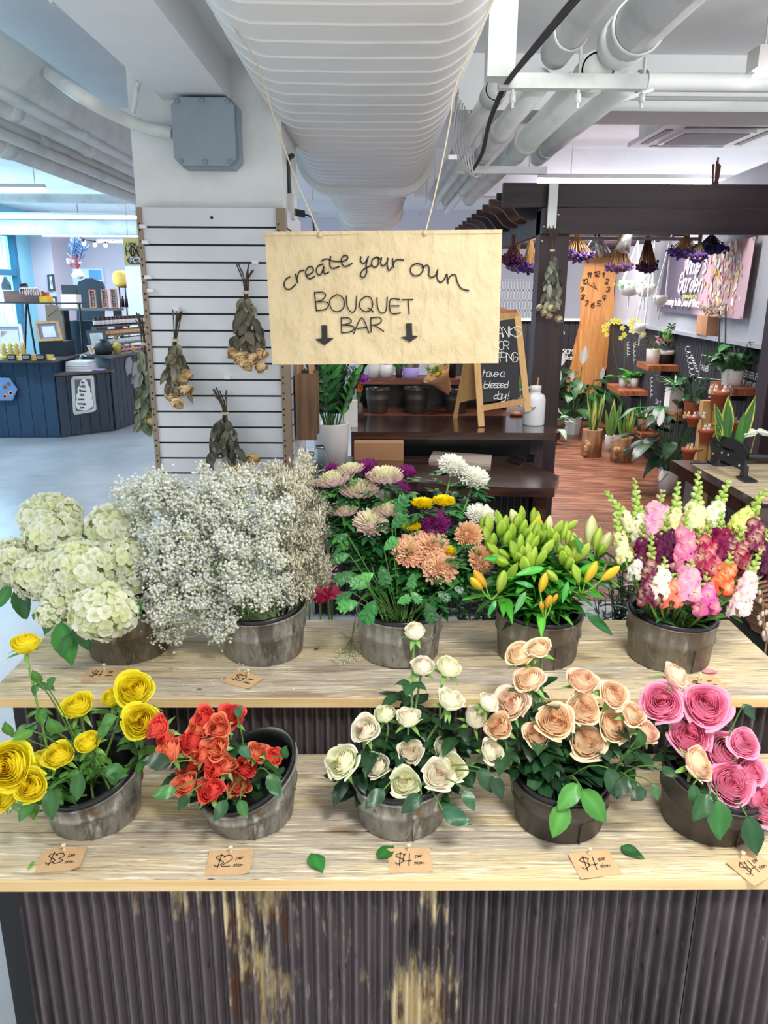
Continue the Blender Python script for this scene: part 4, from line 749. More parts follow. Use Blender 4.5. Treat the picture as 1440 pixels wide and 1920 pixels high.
SN = [((1240, 975), (1232, 1070), '6a1246', 'plum snapdragon between the light pink and burgundy ones', 32), ((1312, 990), (1308, 1075), 'a01048', 'wine red snapdragon just left of the crimson one', 32), ((1365, 980), (1366, 1060), '7c1048', 'burgundy snapdragon below the leaning cream one', 34), ((1135, 920), (1185, 990), 'eef2c8', 'snapdragon spike arching furthest left with green buds', 22), ((1190, 897), (1200, 1010), 'f0e6d8', 'greenish snapdragon spike at the upper left', 24), ((1152, 960), (1172, 1050), 'e9efb8', 'pale green snapdragon spike left of the pink one', 22), ((1242, 918), (1222, 1010), 'f0a8cc', 'light pink snapdragon with big open florets at the upper left', 40),
 ((1272, 903), (1262, 1000), 'f3f0c0', 'cream snapdragon with a slim green tip left of the tallest', 26), ((1310, 882), (1303, 1000), 'f4f2c4', 'tallest snapdragon with thick green tip and cream florets', 32), ((1368, 898), (1330, 985), 'f3f3dc', 'cream snapdragon leaning right with long green tip', 30), ((1436, 916), (1382, 1000), 'eef07c', 'yellow snapdragon leaning to the right edge', 34),
 ((1285, 960), (1282, 1060), 'f07ab0', 'pink snapdragon in the middle', 36), ((1330, 975), (1320, 1075), 'c01a58', 'crimson snapdragon right of the middle', 36), ((1222, 1000), (1218, 1130), '7c1048', 'burgundy snapdragon at the left over the bucket rim', 30), ((1205, 980), (1206, 1075), '6a1246', 'dark plum snapdragon furthest left of the dark ones', 28),
 ((1248, 1045), (1236, 1120), 'f4f0e8', 'white snapdragon low on the left above the rim', 32), ((1294, 1045), (1288, 1120), 'f4a6cc', 'light pink snapdragon low in the middle', 40), ((1372, 1035), (1352, 1110), 'f4703c', 'orange snapdragon low on the right', 30), ((1426, 1030), (1384, 1150), 'f3dce4', 'blush white snapdragon leaning out low on the right', 30),
 ((1388, 985), (1384, 1070), 'a01048', 'crimson snapdragon right of the yellow one', 34), ((1418, 945), (1412, 1040), '8a1450', 'dark magenta snapdragon at the right edge', 34), ((1262, 1075), (1258, 1135), 'f2806a', 'coral snapdragon in front near the rim', 30), ((1325, 1075), (1326, 1145), 'e868b4', 'hot pink snapdragon in front right of the middle', 34),
 ((1437, 990), (1430, 1080), '5a1040', 'plum snapdragon cut off by the right edge', 32), ((1200, 1035), (1192, 1085), 'f2f2ea', 'white snapdragon half hidden behind the burgundy one', 26), ((1352, 960), (1350, 1050), '8a1048', 'deep red snapdragon behind the crimson one', 34), ((1250, 960), (1248, 1050), '5a1040', 'plum snapdragon behind the light pink one', 30), ((1345, 1010), (1345, 1090), 'f07a98', 'rose pink snapdragon right of the light pink one', 26)]
for i, (tp, bt, c, lab, w_) in enumerate(SN): snap(i, tp, bt, c, lab, w=w_, dy=(.01 if c in ('5a1040', '6a1246', '7c1048', '8a1048', '8a1450') else 0)-(.03 if bt[1] > 1100 else 0)+(.04 if bt[1] < 1015 and tp[1] < 930 else 0))
# dark foliage standing on the floor between the stand and the desk
def darkfol(cx, cy, n, spread, label, i, cols=('1d3b22', '26492a', '16331d', '2c5630'), L=.12, Y=2.35, frost=False):
    rn = random.Random(i); p0 = aY(cx, cy, Y); t = thing('greenery_bunch', (p0.x, p0.y, .0), label, 'foliage'); mb = MB(); sm = MB()
    for k in range(n):
        tp = aY(cx+rn.uniform(-spread, spread), cy+rn.uniform(-70, 45), Y+rn.uniform(-.06, .06)); rt = Vector((p0.x+rn.uniform(-.05, .05), p0.y, .42)); tube(sm, bez(rt, rt.lerp(tp, .6), tp, 5), .0015, 4, '3a5a34')
        for j in range(7):
            f = .4+.1*j; q = rt.lerp(tp, f); an = j*2.4+rn.random(); d = Vector((math.cos(an), math.sin(an), .5)); leafgeo(mb, q, d, (0, 0, 1), L*rn.uniform(.3, .6), L*(.07 if frost else .16), rn.choice(cols), .3, .2, 0, rn, 6, 3)
    sm.build('stem', MT['stem'], t); mb.build('leaves', MT['leaf'], t); m = MB(); lathe(m, [(.1, 0), (.11, .42), (.102, .42), (.095, .04)], (p0.x, p0.y, 0), n=20); m.build('tall_pail', MT['blackgloss'], t)
darkfol(900, 1110, 16, 60, 'dark leafy greens in a tall black pail behind the stand left of the lilies', 21); darkfol(1160, 1110, 22, 55, 'silvery needle foliage in a tall black pail behind the stand right of the lilies', 22, ('c3cfc8', '2c4a3a', '8aa39a', '1d3b2a'), .14, frost=True)
darkfol(1180, 1080, 14, 60, 'dark greens in a tall black pail behind the snapdragons', 23)
# ================= ceiling services =================
def ripple_duct():
    t = thing('air_duct', (-.07, 3.2, 2.26), 'large white flat-oval ribbed air duct running away above the sign', 'air duct')
    def sec(y, w_, h_, zc, xc=-.07, n=40, e=0):
        P = []
        r = h_/2
        for k in range(n):
            a = 2*math.pi*k/n; cx = (w_/2-r)*(1 if math.cos(a) > 0 else -1)*(1 if abs(math.cos(a)) > 1e-6 else 0); P.append((xc+cx+(r+e)*math.cos(a), y, zc+(r+e)*math.sin(a)))
        return P
    def run(mb, y0, y1, w0, w1, h0, h1, zb, pitch):
        V = []; m = int((y1-y0)/pitch)
        ys = []
        for i in range(m):
            y = y0+i*pitch; ys += [(y, 0), (y+pitch*.06, 0), (y+pitch*.90, 0), (y+pitch*.925, .0), (y+pitch*.94, .0045), (y+pitch*.975, .0045), (y+pitch*.99, 0)]
        ys.append((y1, 0))
        for y, e in ys:
            f = (y-y0)/(y1-y0); w_, h_ = w0+(w1-w0)*f, h0+(h1-h0)*f; V += sec(y, w_, h_, zb+h0/2+(h0-h_)*.0, e=e)
        mb.add(V, gridF(40, len(ys), True)[:, ::-1])
    mb = MB(); run(mb, -1.2, 5.1, .76, .76, .36, .36, 2.26, .137); mb.build('near_section', MT['duct'], t)
    mb = MB(); run(mb, 5.2, 8.4, .62, .62, .32, .32, 2.28, .137); mb.build('far_section', MT['duct'], t)
    mb = MB(); V = sec(5.08, .84, .44, 2.44)+sec(5.22, .84, .44, 2.44)+sec(5.26, .62, .32, 2.44); mb.add(V, gridF(40, 3, True)[:, ::-1]); V = sec(5.08, .84, .44, 2.44); mb.add(V, [list(range(40))]); mb.build('flange', MT['duct'], t)
    mb = MB(); V = sec(8.4, .68, .38, 2.44)+sec(8.5, .68, .38, 2.44); mb.add(V, gridF(40, 2, True)[:, ::-1]); mb.add(sec(8.4, .68, .38, 2.44), [list(range(40))]); mb.build('end_flange', MT['duct'], t)
    for y in (1.0, 3.9, 6.6):
        for s in (-1, 1):
            mb = MB(); tube(mb, [(-.07+s*.42, y, 2.44), (-.07+s*.42, y, CZ)], .005, 6); box(mb, -.07+s*.42-.02, -.07+s*.42+.02, y-.02, y+.02, 2.24, 2.26)
            mb.build('hanger_rod', MT['white'], t)
ripple_duct()
PIPES = 'ceiling pipes'
def pipeY(x, z, r, y0, y1, label, joints=(), nm='pipe', mat='pipe', grp=None, rods=()):
    t = thing(nm, (x, y0, z-r), label, 'pipe', grp); mb = MB(); lathe(mb, [(.001, y0), (r, y0), (r, y1), (.001, y1)], (x, 0, z), (0, 1, 0), 20); mb.build('pipe_run', MT[mat], t)
    for (ya, yb, k) in joints: mb = MB(); lathe(mb, [(r*.9, ya), (r*k, ya), (r*k, yb), (r*.9, yb)], (x, 0, z), (0, 1, 0), 20); mb.build('coupling', MT[mat], t)
    for y in rods: mb = MB(); tube(mb, [(x, y, z+r*.8), (x, y, CZ)], .005, 6); lathe(mb, [(r*1.02, y-.012), (r*1.1, y-.012), (r*1.1, y+.012), (r*1.02, y+.012)], (x, 0, z), (0, 1, 0), 20); mb.build('hanger', MT[mat], t)
    return t
# left bundle (x = offset worked out from where each line vanishes)
def LX(y0, Z): return -(706/(547-y0))*Z/math.cos(PITCH)
for (y0, Z, r, lab, j) in ((128, .92, .125, 'fattest white pipe high on the left, beside the ceiling slab', ()), (172, .80, .016, 'thin white conduit under the fattest left pipe', ((4.5, 4.58, 1.6),)), (200, .80, .042, 'white pipe second from the top of the left bundle', ((3.9, 4.0, 1.2), (4.9, 5.0, 1.2))),
    (234, .76, .042, 'white pipe in the middle of the left bundle', ((3.6, 3.72, 1.25), (4.4, 4.5, 1.25))), (254, .70, .026, 'slim white pipe above the lowest left pipe', ((3.4, 3.5, 1.3),)), (276, .68, .05, 'lowest white pipe of the left bundle with flanged joints', ((3.3, 3.42, 1.12), (4.1, 4.22, 1.15)))):
    pipeY(LX(y0, Z), 1.65+Z, r, 1.2, 7.2, lab, j, grp=PIPES, rods=(6.6,))
# right bundle
for (k, Z, r, ya, yb, lab, j) in ((.745, .86, .055, 1.2, 3.25, 'white pipe on the right carrying the black cables', ()), (.98, .88, .085, 1.2, 3.2, 'thickest white insulated pipe at the upper right', ((3.1, 3.2, 1.06),)), (.99, .80, .062, 3.22, 7.4, 'white pipe continuing behind the cross bar', ((3.22, 3.34, 1.12), (4.6, 4.7, 1.12))),
    (.77, .78, .048, 3.3, 7.4, 'white pipe next to the black cables beyond the cross bar', ((4.2, 4.3, 1.15), (5.4, 5.5, 1.15))), (1.19, .82, .048, 3.5, 5.3, 'short white pipe furthest right with an end cap', ((5.1, 5.3, 1.1),)), (.585, .82, .045, 3.6, 7.4, 'white pipe nearest the duct on its right', ((3.6, 3.75, 1.15),)), (.66, .70, .025, 4.8, 7.4, 'slim white pipe low between duct and pergola', ()), (.86, .70, .03, 5.4, 7.4, 'slim white pipe above the pergola rafters', ((6.0, 6.1, 1.2),))):
    pipeY(k*Z/math.cos(PITCH), 1.65+Z, r, ya, yb, lab, j, grp=PIPES, rods=(3.0 if yb < 4 else 5.0,))
def seg(nm, a, b, r, label, cat, mat='pipe', n=12, grp=None, extra=None):
    mb = MB(); tube(mb, [a, b], r, n)
    if extra: extra(mb)
    return tag(mb.build(nm, MT[mat]), label, cat, grp)
a, b = aY(1105, 153, 4.1), aY(1500, 156, 4.1); b.z = a.z
seg('cross_pipe', a+Vector((-.1, 0, 0)), b+Vector((.8, 0, 0)), .042, 'white pipe crossing to the right edge in front of the ceiling cassette', 'pipe', grp=PIPES)
a, b = aY(1180, 184, 4.3), aY(1500, 186, 4.3); b.z = a.z; seg('conduit', a-Vector((.3, 0, 0)), b+Vector((.6, 0, 0)), .011, 'thin white conduit below the right cross pipe', 'pipe', grp=PIPES)
t = thing('pipe_bracket', aY(1200, 172, 4.05), 'slotted metal bracket and collar clamping the right cross pipe', 'bracket'); mb = MB(); c = aY(1203, 153, 4.1)
lathe(mb, [(.043, -.02), (.05, -.02), (.05, .02), (.043, .02)], c, (1, 0, 0), 18); mb.build('collar', MT['silver'], t); mb = MB(); tube(mb, [c+Vector((0, 0, .04)), (c.x, c.y, CZ)], .006, 6); mb.build('hanger_rod', MT['pipe'], t)
mb = MB(); obox(mb, c+Vector((-.04, -.02, -.07)), (.09, 0, .03), (0, .012, 0), (-.002, 0, .008)); mb.build('strap', MT['pipe'], t)
a, b = aY(935, 150, 3.22), aY(1212, 150, 3.22); mb = MB(); box(mb, a.x, b.x, 3.2, 3.25, a.z-.03, a.z+.02); t = thing('pipe_support_bar', (a.x, 3.22, a.z-.03), 'white channel bar hung across the right-hand pipes', 'support bar'); mb.build('channel', MT['pipe'], t)
for px in (962, 1085, 1205):
    p = aY(px, 165, 3.22); mb = MB(); tube(mb, [(p.x, 3.22, p.z-.07), (p.x, 3.22, CZ)], .006, 6); lathe(mb, [(.001, -.05), (.012, -.05), (.012, -.02), (.001, -.02)], (p.x, 3.22, p.z), n=8); mb.build('hanger_rod', MT['pipe'], t)
a, b = aY(855, 315, 4.9), aY(1025, 315, 4.9); mb = MB(); box(mb, a.x, b.x, 4.88, 4.93, a.z-.03, a.z+.01); tube(mb, [(a.x+.1, 4.9, a.z), (a.x+.1, 4.9, CZ)], .006, 6); tube(mb, [(b.x-.1, 4.9, a.z), (b.x-.1, 4.9, CZ)], .006, 6); tag(mb.build('pipe_support_bar', MT['pipe']), 'further white channel bar under the right-hand pipes', 'support bar')
p = aY(938, 150, 3.15); mb = MB(); box(mb, p.x-.055, p.x+.045, 3.1, 3.19, p.z-.0, CZ); tag(mb.build('square_riser', MT['pipe']), 'square white boxed riser coming down between duct and right pipes', 'riser')
for i, (o, lab) in enumerate(((0, 'black cable along the right pipe, topmost'), (.014, 'black cable along the right pipe, middle'), (.028, 'black cable along the right pipe, lowest'))):
    P = [aY(1092-i*6, -10, 2.05), aY(1020-i*5, 75, 2.55), aY(957-i*3, 150, 3.15), aY(938-i*3, 185, 3.4), aY(918-i*2, 235, 3.8), aY(905-i*2, 290, 4.4), aY(880-i, 330, 5.0)]
    mb = MB(); tube(mb, smoothline(P, 4), .0055, 6); tag(mb.build('power_cable', MT['black']), lab, 'cable', 'black cables')
for i in range(6):
    rn = random.Random(i); P = [aY(860+i*4, 180+i*6, 3.6), aY(848+i*6, 260, 3.9+i*.1), aY(862+i*5, 310+i*3, 4.4), aY(880+i*3, 330, 4.8)]
    mb = MB(); tube(mb, smoothline(P, 4), .004, 5); tag(mb.build('white_wire', MT['white']), 'thin white wire hanging in loops between duct and pipes', 'wire', 'loose white wires')
for i, px in enumerate((585, 800, 815, 832, 700)):
    p = aY(px, 330, 6.2+i*.15) if px != 700 else aY(640, 330, 9.0); mb = MB(); tube(mb, [(p.x, p.y, 2.3), (p.x, p.y, CZ)], .005, 5); tag(mb.build('threaded_rod', MT['pipe']), 'thin threaded rod hanging from the ceiling beside the duct', 'rod', 'ceiling rods')
# cassette air conditioner
X0, X1, Y0, Y1, z = 1.88, 2.72, 5.5, 6.32, 2.7
t = thing('air_conditioner', ((X0+X1)/2, (Y0+Y1)/2, z), 'white square ceiling cassette air conditioner with slotted vents', 'air conditioner')
mb = MB(); prism(mb, [(X0, Y0, z), (X1, Y0, z), (X1, Y1, z), (X0, Y1, z)], (0, 0, .03)); mb.build('panel', MT['white'], t)
mb = MB(); box(mb, X0+.06, X1-.06, Y0+.06, Y1-.06, z+.03, CZ); mb.build('housing', MT['pipe'], t)
for q, (a0, a1, b0, b1) in enumerate(((X0+.15, X1-.15, Y0+.05, Y0+.10), (X0+.15, X1-.15, Y1-.10, Y1-.05), (X0+.05, X0+.10, Y0+.15, Y1-.15), (X1-.10, X1-.05, Y0+.15, Y1-.15))): mb = MB(); box(mb, a0, a1, b0, b1, z-.004, z+.004); mb.build('vent_slot', MT['blacksteel'], t)
mb = MB(); box(mb, X0+.17, X1-.17, Y0+.17, Y1-.17, z-.012, z)
g = mb.build('grille_frame', MT['offwhite'], t); mb = MB()
for i in range(24): box(mb, X0+.2, X1-.2, Y0+.2+i*.0175, Y0+.211+i*.0175, z-.016, z-.010)
mb.build('grille', MT['greywall'], g)
# light tubes
def tubelight(a, b, r, label, grp='lit ceiling tubes', fix=True):
    a, b = Vector(a), Vector(b); c = (a+b)/2; t = thing('tube_light', c, label, 'tube light', grp); mb = MB(); tube(mb, [a, b], r, 10); mb.build('tube', MT['tubelight'], t)
    mb = MB(); d = (b-a).normalized(); s = d.cross(Vector((0, 0, 1))); obox(mb, c+Vector((0, 0, r*1.6)), d*(b-a).length*.5, s*r*1.3, (0, 0, r*.7)); h = mb.build('housing', MT['white'], t)
    for f in (.12, .88):
        p = a.lerp(b, f); mb = MB(); tube(mb, [p+Vector((0, 0, r*2)), (p.x, p.y, CZ)], .004, 5); mb.build('hanger', MT['white'], t)
def hz(x0, x1, py, Y):
    a, b = aY(x0, py, Y), aY(x1, py, Y); b.z = a.z; return a, b
tubelight(*hz(-60, 84, 356, 7.3), .022, 'nearest bright tube light at the left edge'); tubelight(*hz(-40, 262, 406, 10.6), .022, 'long tube light crossing the whole left side'); tubelight(*hz(80, 270, 441, 12.6), .02, 'tube light in front of the far mauve wall'); tubelight(*hz(182, 262, 453, 13.6), .018, 'short furthest tube light left of the column')
tubelight(*hz(1008, 1520, 339, 7.3), .024, 'long bright tube light above the dark pergola beam')
t = thing('spot_fixture', aY(1432, 112, 3.9), 'silver ceiling light fixture glowing at the upper right edge', 'ceiling light'); c = aY(1432, 112, 3.9); mb = MB(); obox(mb, c, (.05, 0, 0), (0, .06, 0), (0, 0, .045)); mb.build('body', MT['silver'], t); mb = MB(); obox(mb, c+Vector((.02, -.02, -.055)), (.05, 0, .01), (0, .05, 0), (0, 0, .01)); mb.build('lens', MT['tubelight'], t)
mb = MB(); tube(mb, [c+Vector((0, 0, .04)), (c.x, c.y, CZ)], .006, 6); mb.build('stem', MT['silver'], t)
a, b = hz(60, 275, 372, 9.2); seg('pipe', a-Vector((2, 0, 0)), b, .05, 'white pipe crossing the left room beyond the nearest tube light', 'pipe', grp=PIPES)
a, b = hz(-30, 275, 426, 11.6); seg('pipe', a-Vector((1, 0, 0)), b, .10, 'bluish white pipe crossing between the two long left tube lights', 'pipe', grp=PIPES)
# conduits on the left slab and the junction box
def path_tube(nm, pts, r, label, cat, mat='pipe', k=5, grp=None, n=8):
    mb = MB(); tube(mb, smoothline(pts, k), r, n); return tag(mb.build(nm, MT[mat]), label, cat, grp)
path_tube('conduit', [aZ(95, 0, 2.86), aZ(150, 38, 2.86), aZ(193, 76, 2.86), aY(255, 135, 3.25), aY(256, 165, 3.28), aY(249, 212, 3.28)], .011, 'thin white conduit along the slab edge bending down to the column', 'conduit')
path_tube('conduit', [aZ(-20, 60, 2.75), aZ(70, 125, 2.7), aY(140, 172, 2.9), aY(210, 212, 3.15), aY(270, 238, 3.27), aY(322, 249, 3.29)], .024, 'thick white conduit curving into the grey junction box', 'conduit')
t = thing('junction_box', aY(382, 300, 3.2), 'grey square metal junction box with clipped corners on the column', 'junction box')
def clip(px, s=0): return [aY(a_, b_, 3.215) for a_, b_ in px]
C0 = aY(382, 247, 3.215); wj, hj, k = .118, .118, .026; P = [(-wj+k, -hj), (wj-k, -hj), (wj, -hj+k), (wj, hj-k), (wj-k, hj), (-wj+k, hj), (-wj, hj-k), (-wj, -hj+k)]
mb = MB(); prism(mb, [(C0.x+a_, 3.215, C0.z+b_) for a_, b_ in P], (0, .03, 0)); mb.build('cover', MT['greybox'], t)
mb = MB(); prism(mb, [(C0.x+a_*1.04+.004, 3.245, C0.z+b_*1.04) for a_, b_ in P], (0, .085, 0)); mb.build('box_body', MT['greybox'], t)
for sx, sz in ((-1, -1), (1, -1), (-1, 1), (1, 1), (0, 1), (0, -1)):
    mb = MB(); lathe(mb, [(.001, 0), (.009, 0), (.009, -.008), (.001, -.009)], (C0.x+sx*.094, 3.215, C0.z+sz*(.104 if sx else .106)), (0, 1, 0), 10); mb.build('screw', MT['greybox'], t)
# slatwall on the column
t = thing('slatwall', (-.665, 3.3, .05), 'white slatwall panelling with dark grooves wrapped round the column', 'slatwall'); mb = MB(); SP = .0669
zt = 1.893; zs = [zt-SP*i for i in range(28)]
box(mb, -.93, -.40, 3.276, 3.29, zt+.004, 1.966)
for i in range(27): box(mb, -.93, -.40, 3.276, 3.29, zs[i+1]+.004, zs[i]-.004)
mb.build('front_slats', MT['melamine'], t); mb = MB(); box(mb, -.93, -.40, 3.29, 3.325, .05, 1.96); mb.build('backing', MT['black'], t)
mb = MB(); box(mb, -.376, -.36, 3.32, 3.9, zt+.004, 1.966)
for i in range(27): box(mb, -.376, -.36, 3.32, 3.9, zs[i+1]+.004, zs[i]-.004)
mb.build('side_slats', MT['melamine'], t); mb = MB(); box(mb, -.374, -.364, 3.32, 3.89, .05, 1.96); mb.build('backing', MT['black'], t)
for (x0, x1, lab) in ((-.95, -.93, 'l'), (-.40, -.362, 'r')):
    mb = MB(); box(mb, x0, x1, 3.268, 3.3, .05, 1.966); f = mb.build('corner_post', MT['tan_metal'], t); mb = MB()
    for i in range(28):
        for dz in (.012, -.012): box(mb, x0+.006, x0+.012, 3.2665, 3.268, zs[i]+dz-.004, zs[i]+dz+.004)
    mb.build('slots', MT['black'], f)
mb = MB(); lathe(mb, [(.001, 0), (.006, 0), (.006, -.002), (.001, -.003)], (aY(397, 408, 3.276).x, 3.276, aY(397, 408, 3.276).z), (0, 1, 0), 10); mb.build('screw', MT['black'], t)
for (px, py) in ((330, 580), (478, 492), (426, 708), (268, 425), (272, 455), (277, 520), (282, 545)):
    p = aY(px, py, 3.262); mb = MB(); box(mb, p.x-.012, p.x+.012, 3.255, 3.276, p.z-.006, p.z+.008); mb.build('hook_clip', MT['white'], t)
# dried rose bouquets
def dried(top, tie, bottom, wpx, Y, label, roses, i, leafcol=('75705f', '88826f', '625c50', '958f7c', '57544a'), flip=1, rc='ecd0a0', body=.8):
    rn = random.Random(40+i); T, N_, B = aY(*top, Y), aY(*tie, Y-.01), aY(*bottom, Y-.02); t = thing('dried_rose_bouquet', B, label, 'dried bouquet', 'hanging dried rose bouquets'); m = scl(Y, N_.z)
    mb = MB(); W = wpx*m*.5
    for k in range(9):
        a = T+Vector((rn.uniform(-1, 1)*W*.55, rn.uniform(-.01, .01), rn.uniform(-.03, .01))); c = B.lerp(N_, .3)+Vector((rn.uniform(-1, 1)*W*.7, rn.uniform(-.02, .0), 0)); tube(mb, smoothline([a, N_+Vector((rn.uniform(-.008, .008), rn.uniform(-.008, .004), 0)), c], 4), .0026, 5, rn.choice(['4a4034', '5d5142', '3a342c']))
    mb.build('stems', MT['dry'], t); mb = MB()
    for k in range(62):
        f = rn.uniform(.06, body); p = N_.lerp(B, f)+Vector((rn.uniform(-1, 1)*W*(.25+.75*f), rn.uniform(-.045, .004), 0)); d = Vector((rn.uniform(-.6, .6), rn.uniform(-.3, .1), -1)); leafgeo(mb, p, d, Vector((rn.uniform(-.6, .6), -1, 0)), rn.uniform(.05, .085), rn.uniform(.022, .038), rn.choice(leafcol), rn.uniform(-.5, .5), rn.uniform(.3, .9), 0, rn, 7, 5, rn.uniform(-.6, .6))
    mb.build('leaves', MT['dry'], t)
    mb = MB(); lathe(mb, [(.014, -.006), (.017, 0), (.014, .006)], N_, n=10, col='b9b09a'); mb.build('string_tie', MT['string'], t)
    for j, (px, py, d) in enumerate(roses):
        c = aY(px, py, Y-.035-.01*(j % 3)); mb = MB(); rosegeo(mb, c, (rn.uniform(-.4, .4), -.6, -.7), d*.68*m, 'c99c64', rc, rn, 14, .75, 1.05, .10); mb.build('rose_bloom', MT['dry'], t)
dried((458, 496), (462, 548), (466, 680), 66, 3.24, 'dried rose bouquet hanging upper right on the slatwall, beside the paper sign', [(438, 663, 24), (456, 672, 30), (462, 684, 26), (487, 664, 28), (489, 689, 22), (474, 672, 22)], 1)
dried((330, 580), (328, 638), (334, 745), 44, 3.24, 'dried rose bouquet hanging at the left of the slatwall front', [(348, 703, 24), (340, 712, 22), (348, 732, 26), (322, 744, 22), (333, 756, 26)], 2, ('8c8672', '9a947e', '77715f', '665f50'))
dried((420, 728), (422, 775), (425, 885), 84, 3.23, 'widest dried rose bouquet, hanging lowest on the slatwall behind the baby\'s breath', [(474, 860, 22), (390, 872, 18), (440, 884, 26), (430, 880, 22)], 3, ('6c6c5c', '58594c', '88867a', '7a786a'), rc='dcb978')
dried((262, 590), (270, 645), (274, 790), 30, 3.45, 'dried bouquet with grey green leaves hanging on the far left side of the column', [(268, 765, 18), (278, 780, 22), (284, 790, 18)], 4, ('7a8470', '66705c', '8c947e', '59604e'), rc='dcd09a', body=1.0)
# handy boxes on the column's right side
t = thing('outlet_box', aY(543, 405, 3.5), 'metal conduit box with black plug on the column behind the sign', 'outlet'); c = aY(543, 388, 3.5); mb = MB(); obox(mb, c, (.022, 0, 0), (0, .03, 0), (0, 0, .05)); mb.build('box', MT['silver'], t)
mb = MB(); tube(mb, smoothline([c+Vector((0, 0, .05)), aY(540, 330, 3.5), aY(540, 300, 3.5), aY(548, 292, 3.55)], 4), .011, 8); mb.build('conduit', MT['blacksteel'], t); mb = MB(); obox(mb, aY(563, 400, 3.5), (.02, 0, -.004), (0, .012, 0), (0, 0, .014)); tube(mb, smoothline([aY(570, 402, 3.5), aY(585, 408, 3.5), aY(588, 425, 3.5), aY(590, 450, 3.5)], 4), .004, 6); mb.build('plug', MT['black'], t)
# ================= paper sign =================
SY = 2.2
t = thing('paper_sign', aY(722, 682, SY), 'hanging kraft paper sign lettered create your own bouquet bar', 'sign'); rn = random.Random(5)
TL_, TR_, BR_, BL_ = aY(496, 437, SY), aY(942, 433, SY), aY(935, 681, SY), aY(510, 684, SY); mb = MB(); nx, ny = 36, 22; V = []
for k in range(ny+1):
    for i in range(nx+1):
        u, v = i/nx, k/ny; p = TL_.lerp(TR_, u).lerp(BL_.lerp(BR_, u), v); p = p+Vector((0, .004+.0022*math.sin(u*9+v*3)*math.sin(v*7+1)+rn.uniform(-.0007, .0007), 0)); V.append(p)
V = np.array([list(v) for v in V]); F = gridF(nx+1, ny+1); mb.add(V, F); mb.add(V+np.array([0, .003, 0]), F[:, ::-1])
prism(mb, [TL_+Vector((0, .002, .004)), TR_+Vector((0, .002, .004)), TR_+Vector((0, .002, -.006)), TL_+Vector((0, .002, -.006))], (0, .006, 0)); mb.build('paper', MT['kraft'], t)
INK = {}
for wd, ss in ((8, 'c 190,298 170,310 158,340 170,365 195,365 222,340|r 222,283 228,305 234,330|r 230,312 240,275 255,262 270,262|e 285,290 320,270 318,245 296,242 280,268 284,292 302,308 330,295|a 378,226 350,236 340,262 350,285 368,280 382,240|a 382,238 380,262 388,280 410,270|t 420,183 415,225 428,250 468,240|t 368,208 395,196 430,208 472,212|e 480,212 512,200 514,182 495,178 480,200 488,232 510,238 540,222|y 590,185 588,208 602,222 618,212 628,192|y 632,183 620,230 622,275 604,301 588,288 602,258 648,233|o 680,185 655,200 652,232 672,243 688,225 688,195 678,185 706,200|u 706,190 702,222 718,235 738,212|u 742,192 738,230 748,262 764,245|r 768,195 774,245|r 770,232 782,208 800,200 830,203|o 905,222 874,238 870,270 890,290 920,285 940,258 935,232 905,222|w 935,245 962,232 974,250 972,285 985,300 1008,290 1022,257|w 1022,257 1018,300 1035,328 1058,312 1070,284|n 1074,283 1080,335|n 1080,315 1098,288 1122,288 1132,325 1155,362 1197,375'),
  (7, 'B 330,390 340,488|B 328,386 372,384 392,400 375,425 340,438|B 340,438 395,440 408,458 390,480 340,488|O 455,397 420,420 416,455 435,488 470,490 495,465 493,425 472,402 455,397|U 508,405 512,460 535,495 560,480 566,405|Q 617,407 588,430 584,468 610,492 645,484 656,450 645,415 617,407|Q 630,472 645,482 662,495|U 680,415 686,475 706,500 732,485 738,412|E 810,425 756,425 759,500 812,500|E 758,460 805,460|T 822,426 882,425|T 855,425 862,505|B 480,530 482,612|B 478,529 520,529 537,548 515,562 482,568|B 482,568 540,574 552,590 530,606 482,612|A 550,615 595,528 635,612|A 570,588 620,582|R 645,528 648,608|R 645,529 690,525 706,542 690,562 650,570|R 665,568 718,603')):
    m = INK.setdefault(wd, MB())
    for st in ss.split('|'):
        P = [aY(480+float(a_.split(',')[0])/3, 420+float(a_.split(',')[1])/3, SY-.0015) for a_ in st.split()[1:]]
        ribbon(m, smoothline(P, 5), wd/3*scl(SY, 1.65), (0, -1, 0), .0012, hexc('191715'))
INK[8].build('script_lettering', MT['ink'], t); INK[7].build('capital_lettering', MT['ink'], t)
for P in ([(368, 570), (400, 570), (402, 640), (437, 643), (385, 683), (333, 648), (370, 643)], [(843, 560), (877, 558), (880, 628), (913, 630), (865, 664), (814, 636), (848, 632)]):
    m = MB(); prism(m, [aY(480+a_/3, 420+b_/3, SY-.003) for a_, b_ in P], (0, .002, 0)); m.build('arrow', MT['ink'], t)
for P in ([(600, 440), (560, 350), (520, 240), (489, 140), (468, 95)], [(797, 437), (812, 380), (832, 290), (845, 220), (858, 150)]):
    m = MB(); over = [(-.455, SY, 2.44), (-.40, SY, 2.60), (-.25, SY, 2.624)] if P[0][0] < 700 else [(.317, SY, 2.44), (.26, SY, 2.60), (.11, SY, 2.624)]; tube(m, smoothline([aY(a_, b_, SY+.006) for a_, b_ in P]+over, 3), .0022, 5); c = aY(*P[0], SY); ball(m, c, .008, 6, 5); m.build('jute_string', MT['string'], t)
